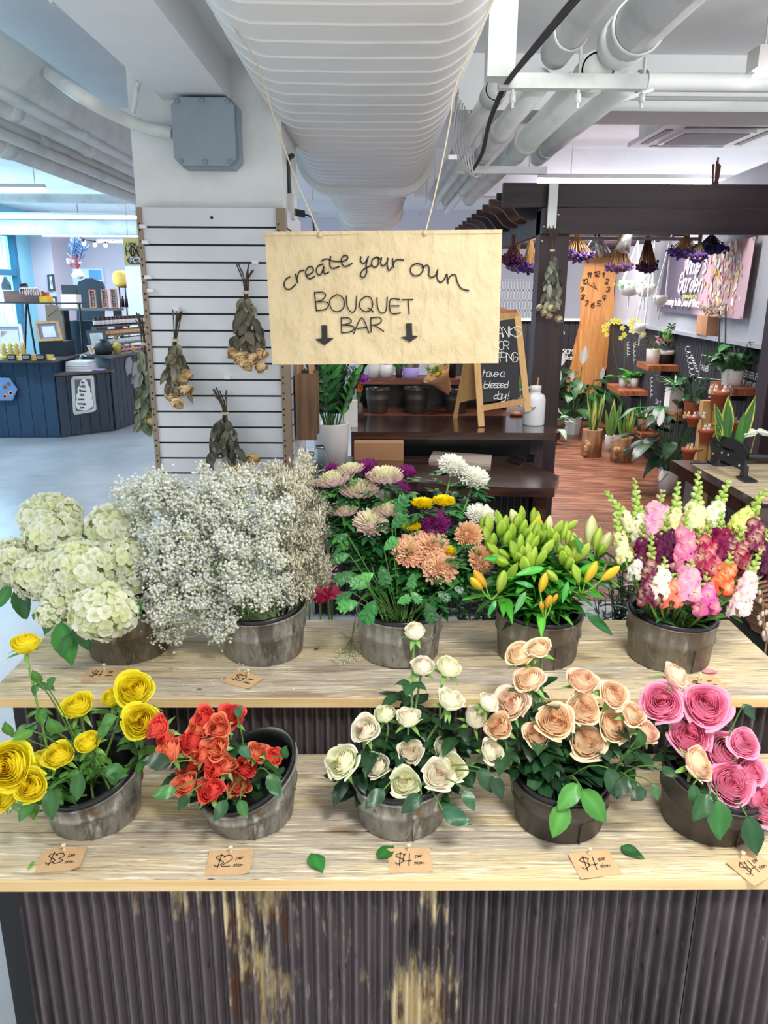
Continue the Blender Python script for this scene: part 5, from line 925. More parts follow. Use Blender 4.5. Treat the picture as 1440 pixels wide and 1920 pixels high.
# ================= flower shop behind the stand =================
def pbox(nm, label, cat, x0, y0, x1, y1, Y, dp, mat, zb=None, grp=None, parent=None, build=True):
    a, b = aY(x0, y1, Y), aY(x1, y0, Y); z0 = a.z if zb is None else zb; mb = MB(); box(mb, a.x, b.x, Y, Y+dp, z0, max(b.z, z0+.004))
    o = mb.build(nm, MT[mat] if isinstance(mat, str) else mat, parent)
    return tag(o, label, cat, grp) if parent is None else o
# pergola
t = thing('pergola', (aY(1033, 480, 5.0).x, 5.08, 0), 'dark stained timber pergola with curved rafter tails over the flower shop', 'pergola')
PX = aY(1031, 600, 5.0).x; zt_, zm, zb_ = aY(1200, 345, 5.0).z, aY(1200, 391, 5.0).z, aY(1200, 440, 5.0).z
mb = MB(); box(mb, PX-.09, PX+.09, 5.0, 5.15, .006, zm-.01); mb.build('post', MT['postwood'], t)
mb = MB(); box(mb, aY(943, 350, 5).x, 2.54, 4.98, 5.02, zm+.003, zt_); mb.build('front_beam', MT['pergola'], t)
mb = MB(); box(mb, PX-.09, 2.54, 4.96, 5.0, zb_, zm-.003); mb.build('front_beam', MT['pergola'], t)
mb = MB(); box(mb, PX-.09, PX-.05, 5.02, 9.3, zb_, zm); mb.build('side_beam', MT['pergola'], t)
for i in range(11):
    y = 5.22+.337*i; x = .757; z = zt_-.03; P = [(0, 0), (0, -.045), (.05, -.048), (.09, -.065), (.12, -.10), (.15, -.135), (.19, -.155), (1.76, -.16), (1.76, 0)]
    mb = MB(); prism(mb, [(x+a, y, z+b) for a, b in P], (0, .045, 0)); mb.build('rafter', MT['rafter'] if i in (1, 2, 9) else MT['pergola'], t)
p = aW(1436, 820, .12); mb = MB(); box(mb, p.x-.07, p.x+.07, p.y-.07, p.y+.07, .006, zb_); mb.build('post', MT['postwood'], t)
for px, py in ((1047, 403), (1020, 425), (1017, 452)):
    p = aY(px, py, 4.958); mb = MB(); lathe(mb, [(.001, 0), (.008, 0), (.007, -.005), (.001, -.006)], p, (0, 1, 0), 8); mb.build('bolt', MT['silver'], t)
a, b = aY(1030, 345, 4.945), aY(1042, 428, 4.945); mb = MB(); box(mb, a.x, b.x, 4.94, 4.955, b.z, a.z); tag(mb.build('hook_strip', MT['white']), 'long white metal hook strip on the pergola beam corner', 'hook')
dried((1040, 425), (1036, 470), (1034, 590), 44, 4.90, 'dried white rose bouquet hanging on the dark pergola post', [(1012, 576, 12), (1020, 586, 13), (1032, 578, 14), (1044, 568, 13), (1030, 592, 12), (1048, 598, 13), (1040, 578, 12)], 6, ('75786a', '8c9080', '656a5e', '9a9d8a'), rc='e8dcb4')
# hanging dried flower bunches
def bunch(top, bot, wpx, Y, sc_, tc, label, i):
    rn = random.Random(60+i); T, B = aY(*top, Y), aY(*bot, Y); t = thing('dried_flower_bunch', B, label, 'dried flowers', 'dried flower bunches hanging in the pergola'); W = wpx*scl(Y, T.z)*.5; mb = MB(); fb = MB(); T2 = Vector((T.x, T.y, min(zb_+.05, T.z+.06)))
    for k in range(80):
        a, r = rn.uniform(0, 6.28), math.sqrt(rn.random()); e = B+Vector((math.cos(a)*r*W, math.sin(a)*r*W, rn.uniform(.0, .12)*(T-B).length+(.25*r*r)*W)); tube(mb, [T2+Vector((math.cos(a), math.sin(a), 0))*.012, T+Vector((math.cos(a), math.sin(a), 0))*.01, e], .0022, 4, rn.choice(sc_), False)
        for j in range(5): ball(fb, e+rv(rn, .010), rn.uniform(.006, .012), 6, 4, rn.choice(tc))
    mb.build('stems', MT['dry'], t); fb.build('blossoms', MT['petal'], t)
GO, RE = ['e0b070', 'cc9858', 'ecc488'], ['7a3c3a', '5c2c38', '8a4a40']; PU, LI = ['5a3f9a', '7a5ac0', '43306e', '8a6ac8'], ['b89ad8', '9a7ac4', 'd8c0e0', '7a55b0', 'c9a060']
for i, (tp, bt, w_, Y, s_, c_, lab) in enumerate([((962, 458), (962, 492), 40, 5.5, RE, ['6a2c5a', '8a4a80', '4a2048'], 'dark red dried bunch hanging nearest the paper sign'), ((995, 450), (993, 508), 34, 5.6, GO, PU+['8a4a80'], 'golden straw bunch with purple tips left of the pergola post'), ((972, 470), (968, 505), 30, 6.2, GO, LI, 'lilac statice bunch behind the dark red one'),
    ((1082, 442), (1082, 488), 66, 5.7, GO, LI+PU, 'widest golden bunch with lilac blooms right of the post'), ((1163, 448), (1160, 508), 46, 5.8, GO, LI+['a05a78'], 'brown straw bunch in front of the silver spotlight'), ((1215, 442), (1212, 508), 36, 6.0, ['a56a48', '8a5238'], ['5c3468', '7a3c5a', '3f2448'], 'reddish brown bunch with dark purple tips'),
    ((1288, 442), (1282, 480), 54, 5.8, GO, PU, 'bunch with bright violet blooms in front of the banner'), ((1335, 440), (1332, 474), 60, 5.9, ['5a4a5c', '463c50'], ['3a3480', '2c2860', '5a50a0'], 'dark blue violet bunch above the banner letters'), ((1312, 455), (1310, 486), 26, 5.7, ['7a6a50'], PU+['c09a70'], 'small violet and tan bunch hanging over the banner title')]):
    bunch(tp, bt, w_, Y, s_, c_, lab, i)
# lavender bunch standing on the beam
t = thing('lavender_bunch', aY(1340, 344, 5.05), 'brown twig bunch sticking up above the pergola beam', 'dried flowers', 'dried flower bunches hanging in the pergola'); mb = MB()
for k in range(9): tube(mb, [aY(1336+k, 350, 5.1)-Vector((0, 0, .06)), aY(1338+rnd.uniform(-2, 14), 300-rnd.uniform(-16, 14), 5.1)], .006, 5, '5c3a3a')
mb.build('stems', MT['dry'], t)
def spotcan(px, py, Y, tilt, label):
    c = aY(px, py, Y); t = thing('spotlight', c, label, 'spotlight', 'silver spotlights under the pergola'); ax = Vector((tilt, -.1, -1)).normalized(); mb = MB(); lathe(mb, [(.001, -.07), (.03, -.07), (.036, -.02), (.05, .07), (.046, .07), (.03, -.02), (.001, -.02)], c, ax, 16); mb.build('shade', MT['silver'], t)
    mb = MB(); ball(mb, c+ax*.03, .028, 10, 7); mb.build('bulb', MT['bulb'], t); mb = MB(); tube(mb, [c-ax*.06, (c.x, c.y, zt_-.1)], .006, 6); mb.build('arm', MT['black'], t)
spotcan(1110, 464, 6.2, -.5, 'silver spotlight tilted left next to its twin'); spotcan(1127, 462, 6.1, .5, 'silver spotlight tilted right next to its twin'); spotcan(1173, 452, 5.6, -.3, 'largest silver spotlight in front of a brown straw bunch')
mb = MB(); a, b = aY(1062, 447, 6.0), aY(1310, 449, 6.0); box(mb, a.x, b.x, 5.98, 6.02, a.z-.012, a.z+.012); tag(mb.build('hanging_rail', MT['greywall']), 'pale rail below the pergola beam that the bunches hang from', 'rail')
mb = MB(); a, b = aY(1080, 478, 10.0), aY(1262, 478, 10.0); box(mb, a.x, b.x, 9.9, 10.1, a.z-.02, 2.75); tag(mb.build('dark_header', MT['pergola']), 'dark timber header above the live edge clock board', 'beam')
# live-edge clock
t = thing('board_clock', aY(1110, 712, 10.13), 'tall live edge wooden board with black clock numerals', 'clock'); L_ = [(1098, 478), (1096, 505), (1088, 540), (1090, 575), (1088, 610), (1078, 650), (1074, 680), (1064, 712), (1064, 740)]; R_ = [(1126, 740), (1130, 712), (1144, 668), (1141, 645), (1146, 610), (1152, 575), (1151, 540), (1157, 510), (1157, 478)]
mb = MB(); prism(mb, [aY(a_, b_, 10.12) for a_, b_ in L_+R_][::-1], (0, .065, 0)); mb.build('board', MT['honeywood'], t); m = MB(); s9 = 8.6*scl(10.1, 1.7)
for tx, px, py in (('12', 1115, 516), ('1', 1130, 518), ('2', 1136, 530), ('3', 1138, 545), ('4', 1131, 560), ('5', 1121, 571), ('6', 1110, 574), ('7', 1098, 571), ('8', 1091, 559), ('9', 1089, 545), ('10', 1093, 530), ('11', 1102, 518)): letter(m, tx, aY(px-2, py+2, 10.11), (1, 0, 0), (0, 0, 1), s9, s9*.17, hexc('14110f'), .15, .8, .002)
m.build('numerals', MT['black'], t)
for p1, p2 in (((1103, 532), (1119, 542)), ((1112, 530), (1119, 542))): m = MB(); tube(m, [aY(*p1, 10.10), aY(*p2, 10.10)], .004, 5); m.build('hand', MT['black'], t)
# banner
t = thing('shop_banner', aW(1320, 592, .03), 'purple grey vinyl shop banner with white script and a bouquet photo', 'banner'); cor = [(1231, 583), (1394, 599), (1419, 444), (1253, 467)]
mb = MB(); N_ = 14; V = []; K = []
C4 = [aW(a_, b_, .03) for a_, b_ in cor]
def ban(u, v, o=0): return C4[0].lerp(C4[1], u).lerp(C4[3].lerp(C4[2], u), v)+WN*(o+.008*math.sin(u*14))
for k in range(N_):
    for i in range(30):
        u, v = i/29, k/(N_-1); V.append(ban(u, v)); K.append(mixc(hexc('5d5464'), hexc('c9aab4'), min(1, max(0, (u-.5)*9))))
V = np.array([list(v_) for v_ in V]); F = gridF(30, N_); mb.add(V, F, np.array(K)); mb.add(V-np.array(WN)*.003, F[:, ::-1], np.array(K)); mb.build('vinyl_sheet', MT['vc'], t)
m = MB(); rn = random.Random(9)
def blob(m, u, v, s, c, o=.004, n=7):
    c0 = ban(u, v, o+rn.uniform(0, .003)); r_, u_ = -WB, Vector((0, 0, 1)); P = [c0+r_*s*math.cos(k*6.283/n)*rn.uniform(.7, 1.1)+u_*s*math.sin(k*6.283/n)*rn.uniform(.7, 1.1) for k in range(n)]; m.add(P, [list(range(n))], c, False)
for k in range(230):
    v = rn.uniform(.06, .95); u = .76+rn.gauss(0, .085)*(.6+.6*math.sin(v*3.1)); 
    if .58 < u < .96: blob(m, u, v, rn.uniform(.012, .036), rn.choice(['f2e6d4', 'e8b0b4', 'd97a84', 'f4efe6', '9aa07a', 'e2c05c', 'c9a8a0', 'f0c8b8', 'b8b090', 'f6f2ea']))
for k in range(34): blob(m, .30+.012*math.sin(k)+rn.uniform(-.01, .01), .40+k*.0125, rn.uniform(.008, .018), rn.choice(['c44a94', 'd870a8', 'e8a0c4']))
for k in range(16): blob(m, .285+rn.uniform(-.01, .01), .28+k*.006, .006, 'e8e8e4')
m.build('printed_bouquet', MT['vc'], t); m = MB(); up_ = (ban(.5, 1)-ban(.5, 0)).normalized(); r_ = (ban(1, .5)-ban(0, .5)).normalized()
def fitl(txt, u0, u1, v, hv, wd, c, sl):
    Lx = (ban(u1, v)-ban(u0, v)).length; wt = letter(MB(), txt, (0, 0, 0), (1, 0, 0), (0, 0, 1), 1, .1, c, sl, 1.0); s_ = hv; letter(m, txt, ban(u0, v, .022), r_*(1), up_, s_, wd, hexc(c), sl, 1.0, .0008)
    k = Lx/(wt*s_); V0 = ban(u0, v, .022); A_ = np.array([list(V0)])
    for q in range(len(m.V)-fitl.n): W_ = m.V[fitl.n+q]; d_ = (W_-A_)@np.array(r_); m.V[fitl.n+q] = W_+np.outer(d_*(k-1), np.array(r_))
    fitl.n = len(m.V)
fitl.n = 0
def uof(px): return min((abs(((RM.transposed()@(ban(k/200, .5)-Vector((0, 0, EYE)))).x/-(RM.transposed()@(ban(k/200, .5)-Vector((0, 0, EYE)))).z*FPX+720)-px), k/200) for k in range(201))[1]
fitl("Annie's", uof(1285), uof(1324), .60, .15, .022, 'f2f0ee', .2); fitl('Garden', uof(1279), uof(1323), .34, .15, .022, 'f2f0ee', .2); fitl('Bringing Blessings to the Lives of Others', uof(1246), uof(1326), .13, .055, .014, 'f2f0ee', 0)
letter(m, 'at Hershey Farm Market', ban(uof(1290), .24, .018), r_, up_, .03, .006, hexc('b8c05a'), 0, .8); m.build('lettering', MT['vc'], t)
for u, v in ((.01, .02), (.99, .02), (.01, .98), (.99, .98)): m = MB(); lathe(m, [(.006, 0), (.013, .002), (.006, .004)], ban(u, v, .003), WN, 10); m.build('grommet', MT['silver'], t)
# chalk lettering on the dark walls
def chalkW(txt, px, py, hpx, label=None, slant=0, track=.9, wd=.006):
    p = aW(px, py, .008); h = (aW(px, py-hpx, .008)-p).length; m = MB(); letter(m, txt, p, -WB, (0, 0, 1), h, wd, hexc('dfe3e3'), slant, track, .001); tag(m.build('chalk_lettering', MT['chalk']), label, 'chalk writing', 'chalk writing on the shop walls')
chalkW('SAY IT', 1229, 757, 9, 'chalk words SAY IT between the lowest wooden shelves'); chalkW('FLOWERS', 1316, 693, 8, 'chalk word FLOWERS inside a chalk frame behind the white pot', 0, .7); chalkW('WHEREVER LIFE', 1390, 704, 10, 'chalk words WHEREVER LIFE at the right edge', 0, .75); chalkW('PLANTS YOU,', 1393, 722, 9, 'chalk words PLANTS YOU below WHEREVER LIFE', 0, .8); chalkW('grow', 1424, 752, 13, 'cursive chalk word grow near the right edge', .3)
m = MB(); F4 = [(1309, 708), (1316, 665), (1350, 672), (1352, 712), (1309, 708)]; ribbon(m, [aW(a_, b_, .008) for a_, b_ in F4], .006, WN, .001, hexc('dfe3e3')); tag(m.build('chalk_rectangle', MT['chalk']), 'thin chalk rectangle around the word FLOWERS', 'chalk drawing')
m = MB(); rn = random.Random(4)
for x0, y0, y1, ln in ((1288, 647, 712, 16), (1296, 665, 695, 8)): ribbon(m, smoothline([aW(x0+ln*.3*math.sin(k*1.5)+(k*.45), y0+(y1-y0)*k/26+2.2*math.cos(k*1.5), .008) for k in range(27)], 3), .005, WN, .001, hexc('dfe3e3'))
tag(m.build('chalk_flourish', MT['chalk']), 'curly vertical chalk flourish on the dark wall beside the frame', 'chalk drawing')
for k, (x0, y0, y1) in enumerate(((1222, 706, 745), (1190, 640, 680), (1178, 640, 668))):
    m = MB(); ribbon(m, smoothline([aW(x0+2.5*math.sin(j*1.7), y0+(y1-y0)*j/18+1.5*math.cos(j*1.7), .008) for j in range(19)], 3), .006, WN, .001, hexc('9a9ea0')); tag(m.build('chalk_flourish', MT['chalk']), ['faded chalk scribble below the middle wooden shelf', 'faded chalk scribble left of the speckled pot', 'faded chalk scribble beside the orchid stems'][k], 'chalk drawing')
for tx, px, py, h in (('th', 1048, 627, 8), ('...', 1048, 642, 4), ('SOME', 1055, 663, 8), ('like', 1056, 674, 8)):
    m = MB(); letter(m, tx, aY(px, py, 10.18), (1, 0, 0), (0, 0, 1), h*scl(10.2), .011, hexc('dfe3e3'), 0, .9, .002); tag(m.build('chalk_lettering', MT['chalk']), 'white chalk letters %s on the dark wall between pergola post and clock board' % tx.replace('...', 'dots'), 'chalk writing', 'chalk writing on the shop walls')
# wooden wall shelves
SH = {}
def wshelf(k, R_, NL, FL, th, label):
    p = aW(*R_, 0); z = p.z; nl = aZ(*NL, z); fl = aZ(*FL, z); c = (nl-p); d = max(.12, c.dot(WN)); f = (fl-p).dot(WB); nl = p+WN*d; q = p+WB*f; fl = q+WN*d
    t = thing('wall_shelf', (p.x, p.y, z-th), label, 'shelf', 'wooden wall shelves'); mb = MB(); prism(mb, [p, q, fl, nl], (0, 0, -th)); mb.build('board', MT['shelfwood'], t); mb = MB(); r = p.lerp(q, .5); obox(mb, r+WN*.05+Vector((0, 0, -th-.03)), WN*.05, WB*.012, (0, 0, .03)); mb.build('bracket', MT['black'], t); SH[k] = (z, p, WB*f, WN*d)
wshelf(1, (1216, 734), (1170, 737), (1143, 719), .05, 'wooden wall shelf with the orchids in owl pots'); wshelf(2, (1275, 686), (1230, 690), (1189, 677), .05, 'highest wooden wall shelf with speckled and black white pots'); wshelf(3, (1424, 729), (1382, 731), (1307, 714), .05, 'long wooden wall shelf furthest right with two white pots')
wshelf(4, (1296, 779), (1280, 782), (1235, 763), .05, 'wooden wall shelf carrying the cube vase'); wshelf(5, (1238, 814), (1211, 820), (1179, 801), .05, 'lowest wooden wall shelf with a small brown pot')
def onsh(k, px, py=None):      # point on shelf top under pixel column px
    z, p, a_, b_ = SH[k]; best = None
    for i in range(-60, 300):
        q = aZ(px, 640+i*.8, z) if True else None
        if q.y < 2 or q.y > 12: continue
        r = q-p; u, v = r.dot(a_)/a_.length_squared, r.dot(b_)/b_.length_squared; s = abs(u-.5)+abs(v-.5)
        if best is None or s < best[0]: best = (s, u, v)
    _, u, v = best; u, v = min(.85, max(.15, u)), min(.8, max(.25, v)); return p+a_*u+b_*v
# plants
def pot(c, r0, r1, h, mat, t, col=None, n=22, flute=None, nm='pot', feet=0):
    mb = MB(); lathe(mb, [(.001, 0), (r0, 0), (r0+(r1-r0)*.6, h*.6), (r1, h*.97), (r1, h), (r1*.88, h), (r1*.84, h*.88), (.001, h*.86)], c, n=n, flute=flute, smooth=n > 8, col=col or (1, 1, 1)); p = mb.build(nm, MT[mat], t)
    mb = MB(); lathe(mb, [(.001, h*.885), (r1*.84, h*.885), (r1*.84, h*.86)], c, n=12); mb.build('soil', MT['soil'], t); return p
def plant(nm, c, r0, r1, h, mat, label, kind, n, L, W, cols, seed, cat='potted plant', grp=None, spread=1.0, flute=None, segs=22, H=None, flowers=(), nm2='leaves', rise=.8):
    c = Vector(c); t = thing(nm, c, label, cat, grp); rn = random.Random(seed); 
    if mat: pot(c, r0, r1, h, mat, t, None, segs, flute)
    top = c+Vector((0, 0, h*.88)); mb = MB(); sm = MB(); S_ = False
    for k in range(n):
        a = k*2.4+rn.uniform(-.3, .3); b = top+Vector((math.cos(a), math.sin(a), 0))*r1*.5*rn.random(); o = Vector((math.cos(a), math.sin(a), 0))
        if kind == 'sword': d = Vector((0, 0, 1))+o*rn.uniform(.05, .28)*spread; leafgeo(mb, b, d, -o+Vector((0, -.5, 0)), L*rn.uniform(.6, 1.1), W, rn.choice(cols), -.05, .2, 0, rn, 9, 5)
        elif kind == 'arch': d = Vector((0, 0, rise))+o*rn.uniform(.3, .9)*spread; leafgeo(mb, b, d, (0, 0, 1), L*rn.uniform(.7, 1.15), W, rn.choice(cols), rn.uniform(.3, .7), .2, 0, rn, 10, 5)
        elif kind == 'broad':
            e = b+Vector((0, 0, L*rn.uniform(.3, 1.3)*rise))+o*L*rn.uniform(.2, .9)*spread; tube(sm, bez(b, b.lerp(e, .5)+Vector((0, 0, .03)), e, 5), .003, 4, '2f5a2a'); S_ = True; leafgeo(mb, e, o+Vector((0, 0, rn.uniform(-.3, .4))), (0, 0, 1), L*rn.uniform(.6, .9), W, rn.choice(cols), rn.uniform(.2, .6), .15, 0, rn, 9, 5)
        elif kind == 'zz':
            e = b+Vector((0, 0, L*rn.uniform(.7, 1.1)))+o*L*rn.uniform(.1, .45)*spread; P = bez(b, b.lerp(e, .4)+Vector((0, 0, .04)), e, 9); tube(sm, P, .004, 5, '3c6a2c'); S_ = True
            for j in range(2, 9):
                for sg in (-1, 1): leafgeo(mb, P[j], (P[j]-P[j-1]).normalized()+o.cross(Vector((0, 0, 1)))*sg*1.1, o+Vector((0, 0, .5)), L*.22, L*.085, rn.choice(cols), .2, .15, 0, rn, 7, 3)
    if S_: sm.build('stems', MT['stem'], t)
    mb.build(nm2, MT['leaf'], t)
    for q in flowers:              # white spathes
        (px, py, Lp, Y) = q; m = MB(); p = aY(px, py, Y); s = scl(Y, p.z); leafgeo(m, p-Vector((0, 0, Lp*s*.4)), (.1, -.15, 1), (0, -1, .3), Lp*s*.8, Lp*s*.3, 'ffffff', .05, .3, 0, rn, 9, 5, .3); tube(m, [p-Vector((0, 0, Lp*s*.5)), top], .004, 4, '4f8a3c'); m.build('white_spathe', MT['petal'], t)
    return t
DK = ['1f4426', '2a5a2e', '16331d', '33683a']; MD = ['3a7a38', '2f6a30', '4a8f40']; SW = ['4f7a3a', '3a6434', 'a8b85a', '5c8844', 'c2c46a']
fl = lambda px, py: aZ(px, py, .0065)
plant('peace_lily', aZ(1073, 813, .0065), .09, .11, .2, 'offwhite', 'large peace lily in a white faceted pot below the clock board', 'broad', 46, .34, .15, DK, 1, segs=8, spread=1.2, H=1, flowers=((1054, 672, 34, 9.0), (1093, 665, 46, 9.0), (1072, 705, 26, 9.0), (1128, 700, 30, 9.1), (1046, 705, 36, 8.8)), rise=1.3)
for (px0, px1, yt, yb, Ls, sd, lab) in ((1090, 1126, 808, 858, .42, 3, 'snake plant in a bark textured pot, left one by the clock board'), (1145, 1184, 822, 868, .36, 4, 'snake plant in a bark textured pot, right one below the orchid shelf')):
    c = fl((px0+px1)/2, yb-3); r = (px1-px0)*.5*scl(c.y, .1); t = plant('snake_plant', c, r*1.05, r, (yb-yt)*scl(c.y, .1)*1.02, 'logs', lab, 'sword', 14, Ls, .045, SW, sd, flute=(.05, 7)); m = MB(); rn = random.Random(sd)
    for k in range(7): ball(m, c+Vector((-r*rn.uniform(.5, .9), -r*rn.uniform(.5, .9), rn.uniform(.02, .16))), (.03, .02, .03), 8, 6, rn.choice(['a9805c', 'c9a070', '8a5c40']))
    m.build('carved_figures', MT['dry'], t)
plant('snake_plant', fl(1142, 845), .05, .055, .17, 'offwhite', 'small snake plant with pale edges in a narrow white pot between the bark pots', 'sword', 4, .40, .07, ['7a9a4a', 'b8c46a', '5c8844'], 5, flute=(.04, 12))
plant('peace_lily', aW(1253, 905, .17)-Vector((0, 0, aW(1253, 905, .17).z-.0065)), .07, .09, .2, 'offwhite', 'dark peace lily in a white ribbed pot on the floor under the shelves', 'broad', 44, .30, .12, DK+['0f2a18'], 6, flute=(.05, 16), spread=1.0, flowers=((1237, 782, 44, 6.1), (1238, 890, 30, 6.0)), rise=1.6)
plant('trailing_plant', aZ(1030, 832, .0065), .08, .1, .14, 'galvdark', 'variegated leafy plant on the floor right of the pergola post', 'broad', 16, .2, .1, ['4a6a50', '9fb8a0', '2f5a3a'], 7)
o1 = onsh(1, 1168); o2 = onsh(1, 1188)
def orchid(c, label, stems, i, potc='offwhite'):
    t = plant('orchid', c, .04, .05, .10, potc, label, 'arch', 6, .20, .075, ['3f8a34', '4f9a3c', '2f6a2c'], 30+i, spread=1.1, rise=.5); m = MB(); f = MB(); rn = random.Random(i)
    for st_ in stems:
        P = smoothline([c+Vector((0, 0, .09))]+[aY(a_, b_, c.y-.02) for a_, b_ in st_[0]], 4); tube(m, P, .003, 5, '5c7a3c')
        for (fx, fy, r) in st_[1]:
            q = aY(fx, fy, c.y-.05); s = r*scl(c.y, q.z)
            for k in range(5): a = k*1.2566; leafgeo(f, q, (math.cos(a), -.2, math.sin(a)), (0, -1, 0), s, s*.85, st_[2], .1, .1, 0, rn, 6, 3)
    m.build('stems', MT['stem'], t); f.build('blooms', MT['petal'], t)
orchid(o1, 'orchid with small yellow blooms in the left owl pot', [([(1160, 700), (1150, 650), (1150, 615)], [(1140, 608, 6), (1134, 618, 7), (1150, 602, 7), (1160, 603, 7), (1137, 628, 5), (1132, 612, 5)], 'e6dc6a'), ([(1170, 690), (1172, 650), (1168, 620)], [(1167, 615, 6), (1170, 628, 6), (1164, 634, 5)], 'dcd66a')], 1)
orchid(o2, 'orchid with pale cream yellow blooms in the right owl pot', [([(1190, 690), (1190, 640), (1188, 610)], [(1184, 605, 10), (1192, 602, 10), (1200, 612, 9), (1186, 618, 9), (1206, 626, 7), (1197, 618, 9)], 'eeeeb4')], 2)
o3 = onsh(2, 1224); o4 = onsh(2, 1250)
plant('potted_plant', o3, .06, .068, .13, 'speck', 'purple leaved plant in a white speckled pot on the highest shelf', 'broad', 16, .13, .05, ['7a5a64', '5c6a50', 'b8a0a4', '8a4a5c'], 41)
t = plant('potted_plant', o4, .062, .066, .12, 'black', 'dark pot with white rim holding a bright green sprig on the highest shelf', 'zz', 5, .22, .03, ['6aa83c', '3a5a34', '2c4430'], 42); m = MB(); lathe(m, [(.0655, .085), (.069, .085), (.069, .122), (.06, .122)], o4, n=22); m.build('white_rim', MT['offwhite'], t)
o5 = onsh(4, 1262); c = o5; mb = MB(); r = .065; box(mb, c.x-r, c.x+r, c.y-r, c.y+r, c.z, c.z+.2); t = thing('cube_vase', c, 'beige square vase with a spider plant on the shelf under the flourish', 'vase'); mb.build('vase_body', MT['speck'], t); m = MB(); rn = random.Random(2)
for k in range(20): a = k*2.4; leafgeo(m, c+Vector((0, 0, .2)), (math.cos(a), math.sin(a), rn.uniform(.5, 1.6)), (0, 0, 1), rn.uniform(.14, .24), .025, rn.choice(MD+['a8c8a0']), .5, .2, 0, rn, 9, 3)
m.build('leaves', MT['leaf'], t)
plant('potted_plant', aW(1298, 776, .10)*1.0, .06, .075, .1, 'terracotta', 'dark bushy plant in a terracotta pot beside the square vase', 'broad', 26, .14, .06, DK, 44, rise=1.2)
o6 = onsh(3, 1345); o7 = onsh(3, 1376)
plant('potted_plant', o6, .035, .045, .11, 'offwhite', 'thin leaved plant in a white faceted pot at the left of the long shelf', 'broad', 22, .12, .05, MD+DK, 45, segs=6); plant('potted_plant', o7, .05, .055, .10, 'speck', 'glossy peace lily in a speckled round pot on the long shelf', 'broad', 34, .15, .07, DK+['2f7a3a'], 46, rise=1.1)
plant('spider_plant', onsh(5, 1206), .05, .065, .12, 'logs', 'spider plant in a small brown pot on the lowest shelf', 'arch', 20, .2, .022, ['5c8a4a', 'a8c490', '3f6a34', '7aa860'], 47); plant('potted_plant', onsh(5, 1192), .03, .035, .06, 'galvdark', 'small upright bulb plant at the far end of the lowest shelf', 'sword', 7, .26, .02, MD, 48)
# terracotta tower
pc = aZ(1322, 868, .0065); pc = Vector((pc.x-.12, 5.2, .0065)); pc.x = aY(1322, 800, 5.2).x; t = thing('pot_tower_pole', pc, 'tall pale wooden pole with pegs holding terracotta pots', 'plant stand'); mb = MB(); a0 = aY(1334, 752, 5.2); box(mb, pc.x-.03, pc.x+.03, 5.2, 5.26, .0065, a0.z); mb.build('pole', MT['pine'], t); mb = MB(); box(mb, pc.x+.04, pc.x+.075, 5.2, 5.24, .0065, a0.z-.03); mb.build('pole', MT['pine'], t); mb = MB(); box(mb, pc.x-.15, pc.x+.2, 5.08, 5.38, .0066, .03); mb.build('base', MT['pine'], t)
def figurine(c, s, col, t, rn, ear=True):
    m = MB(); ball(m, c+Vector((0, 0, s*.9)), (s*.75, s*.7, s), 9, 7, col); ball(m, c+Vector((0, -s*.3, s*2.1)), (s*.6, s*.6, s*.58), 9, 7, col); ball(m, c+Vector((0, -s*.85, s*2.0)), (s*.25, s*.25, s*.2), 6, 5, 'f0e0cc')
    if ear:
        for sg in (-1, 1): ball(m, c+Vector((sg*s*.35, -s*.2, s*2.85)), (s*.15, s*.12, s*.4), 6, 5, col, (sg*.3, 0, 1))
    for sg in (-1, 1): ball(m, c+Vector((sg*s*.25, -s*.82, s*2.25)), s*.08, 5, 4, '1a1414'); ball(m, c+Vector((sg*s*.5, -s*.5, s*.3)), s*.3, 6, 5, col)
    m.build('animal_figurine', MT['vc'], t)
for i, (px, py, w_, lab, fg) in enumerate([(1346, 762, 34, 'highest terracotta pot with bird and bunny figurines', 4), (1298, 800, 24, 'terracotta pot with many small animal figurines left of the pole', 5), (1322, 828, 28, 'terracotta pot with a white chick and grey squirrel', 2), (1290, 862, 26, 'lowest terracotta pot with an owl pair figurine', 2), (1377, 808, 22, 'terracotta pot with white rabbit behind the big snake plant', 3)]):
    Y = 5.12-(i % 2)*.1; b = aY(px, py, Y); s = scl(Y, b.z); t = thing('terracotta_pot', b, lab, 'flower pot', 'terracotta pots on the pole'); r = w_*.5*s; mb = MB(); lathe(mb, [(.001, 0), (r*.68, 0), (r*.92, r*1.25), (r*1.05, r*1.25), (r*1.08, r*1.7), (r*.95, r*1.7), (r*.85, r*1.2), (.001, r*1.3)], b, n=20); mb.build('pot', MT['terracotta'], t); mb = MB(); tube(mb, [b+Vector((0, r*.5, r)), (pc.x, 5.2, b.z+r*.8)], .007, 6); mb.build('peg', MT['pine'], t); rn = random.Random(i)
    for k in range(fg): figurine(b+Vector(((k-(fg-1)/2)*r*.75, -r*.3+r*.5*(k % 2), r*1.35)), r*.36, rn.choice(['f2ece2', 'd8b890', '9a8a88', 'efd2b8', 'e8d8a0']), t, rn)
